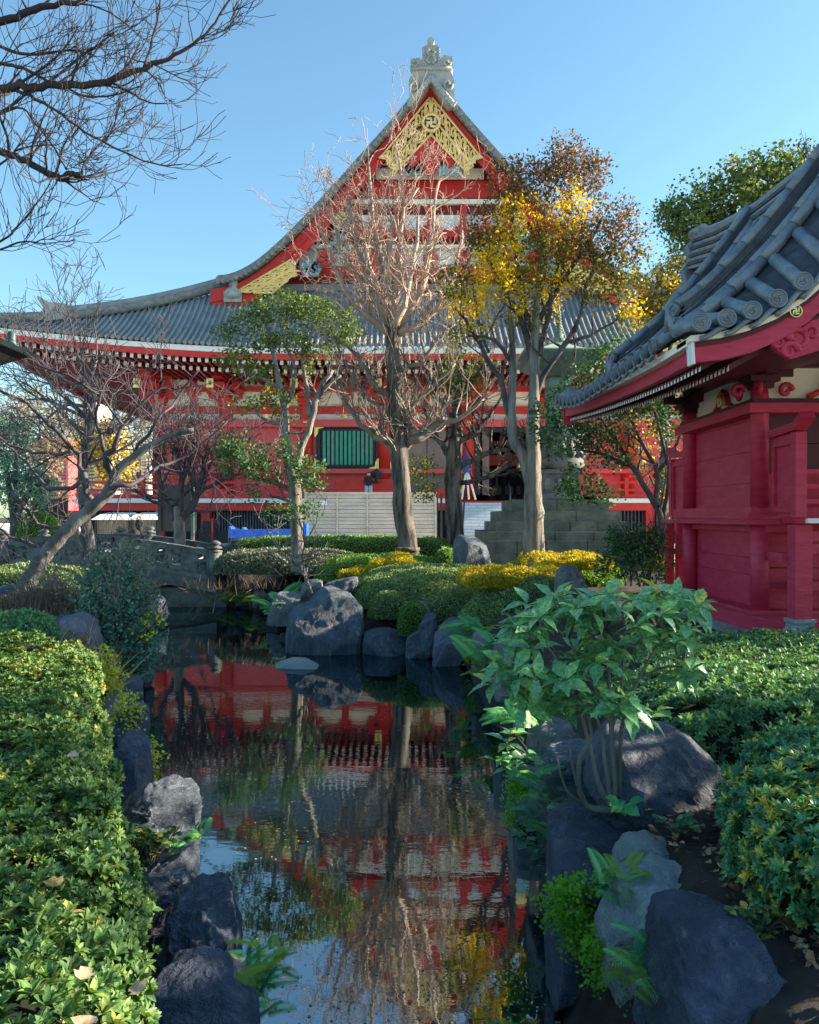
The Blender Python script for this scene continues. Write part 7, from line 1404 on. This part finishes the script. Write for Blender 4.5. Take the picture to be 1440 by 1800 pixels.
m = MB(); m.lathe((c.x, 150, 0), [(.76, zz(299)), (.76, zz(297))], 20); m.lathe((c.x, 150, 0), [(.80, zz(289)), (.80, zz(287.6))], 20); m.build('rings', MATS['tile'], t)
# lantern on the veranda, tripod with blue cover
c = P(662, 840, 48.9); m = MB(); m.lathe((c.x, c.y, c.z - .35), [(.1, 0), (.3, .06), (.12, .14), (.12, .3), (.32, .36), (.3, .62), (.42, .68), (.12, .84), (.02, .92)], 8); tag(m.build('veranda_lantern', MATS['darkmetal'], None, c), 'small dark metal lantern on the veranda right of the standing visitor', 'lantern')
t = pthing('tripod', 'white-legged stand topped by a dark blue cover beside the temple stairs', 'stand', 823, 877, 46)
m = MB(); c = P(820, 822, 46)
for a, b in (((812, 878), 0), ((837, 878), .3), ((823, 878), -.6)): m.tube([c, P(a[0], a[1], 46) + Vector((0, b, 0))], .055, 6, 0)
m.build('legs', MATS['white'], t); m = MB(); m.lathe((c.x, c.y, c.z - .35), [(.08, 0), (.28, .2), (.3, .55), (.25, .85), (.06, 1.0)], 10); m.tube([c + Vector((0, 0, .6)), c + Vector((0, 0, 1.2))], .04, 6); m.build('cover', MATS['bluecloth'], t)
# ================================================================ people
def person(label, base, H, joints, radii, edges, cloth, parts=()):
    t = thing('person', label, 'person', base)
    me = bpy.data.meshes.new('body'); me.from_pydata([Vector(j) * H for j in joints], edges, []); me.update(); o = bpy.data.objects.new('body', me); COL.objects.link(o); o.parent = t
    me.materials.append(MATS[cloth]); sk = o.modifiers.new('skin', 'SKIN'); sk.use_smooth_shade = True; ss = o.modifiers.new('sub', 'SUBSURF'); ss.levels = 1; ss.render_levels = 2
    for i, v in enumerate(me.skin_vertices[0].data): v.radius = (radii[i] * H, radii[i] * H); v.use_root = (i == 0)
    for nm, pts, rr, mt in parts:
        m = MB(); m.tube([Vector(base) + Vector(p) * H for p in pts], [r * H for r in rr], 12); m.build(nm, MATS[mt], t)
    return t
J = [(0, 0, .53), (0, 0, .66), (0, 0, .80), (0, 0, .86), (0, .0, .93), (.11, 0, .79), (.15, -.02, .64), (.10, -.12, .60), (-.11, 0, .79), (-.15, -.02, .64), (-.13, -.10, .56), (.06, 0, .48), (.08, -.01, .27), (.09, .0, .04), (.09, -.07, .02), (-.06, 0, .48), (-.08, .02, .27), (-.09, .03, .04), (-.09, -.04, .02)]
E = [(0, 1), (1, 2), (2, 3), (3, 4), (2, 5), (5, 6), (6, 7), (2, 8), (8, 9), (9, 10), (0, 11), (11, 12), (12, 13), (13, 14), (0, 15), (15, 16), (16, 17), (17, 18)]
RD = [.085, .085, .09, .035, .055, .045, .032, .022, .045, .032, .022, .06, .045, .03, .028, .06, .045, .03, .028]
b = P(648, 0, 48.6); b.z = 2.6
person('person in dark top and pale blue trousers standing on the temple veranda', b, 1.66, J, RD, E, 'blackcloth', (('trousers', [(.06, 0, .52), (.08, -.01, .27), (.09, 0, .05)], [.08, .06, .045], 'jeans'), ('trousers', [(-.06, 0, .52), (-.08, .02, .27), (-.09, .03, .05)], [.08, .06, .045], 'jeans'), ('head', [(0, -.005, .875), (0, -.02, .90), (0, -.015, .94), (0, 0, .97)], [.035, .058, .062, .03], 'skin'), ('hair', [(0, .02, .90), (0, .015, .96), (0, .0, 1.0)], [.05, .07, .03], 'hair')))
b = P(246, 0, 36.5); b.z = P(0, 949, 36.5).z
J2 = [(x, y - .18 * max(0, z - .5), z) for x, y, z in J]; J2[3] = (0, -.12, .84); J2[4] = (-.02, -.16, .90)
person('person in black coat bending over a dark bag near the kiosks', b, 1.05, J2, [r * 1.25 for r in RD], E, 'blackcloth', (('coat', [(0, 0, .25), (0, -.02, .55), (0, -.08, .80)], [.15, .13, .08], 'blackcloth'), ('head', [(-.02, -.15, .86), (-.02, -.18, .91), (-.02, -.15, .96)], [.04, .075, .05], 'skin'), ('hair', [(0, -.11, .86), (0, -.11, .96), (-.01, -.13, 1.0)], [.07, .085, .04], 'hair')))
m = MB(); c = P(238, 940, 36.3); m.lathe((c.x, c.y, c.z - .25), [(.12, 0), (.22, .12), (.2, .38), (.06, .5)], 10); tag(m.build('bag', MATS['blackcloth'], None, c - Vector((0, 0, .25))), 'dark bag held low by the bending person near the kiosks', 'bag')
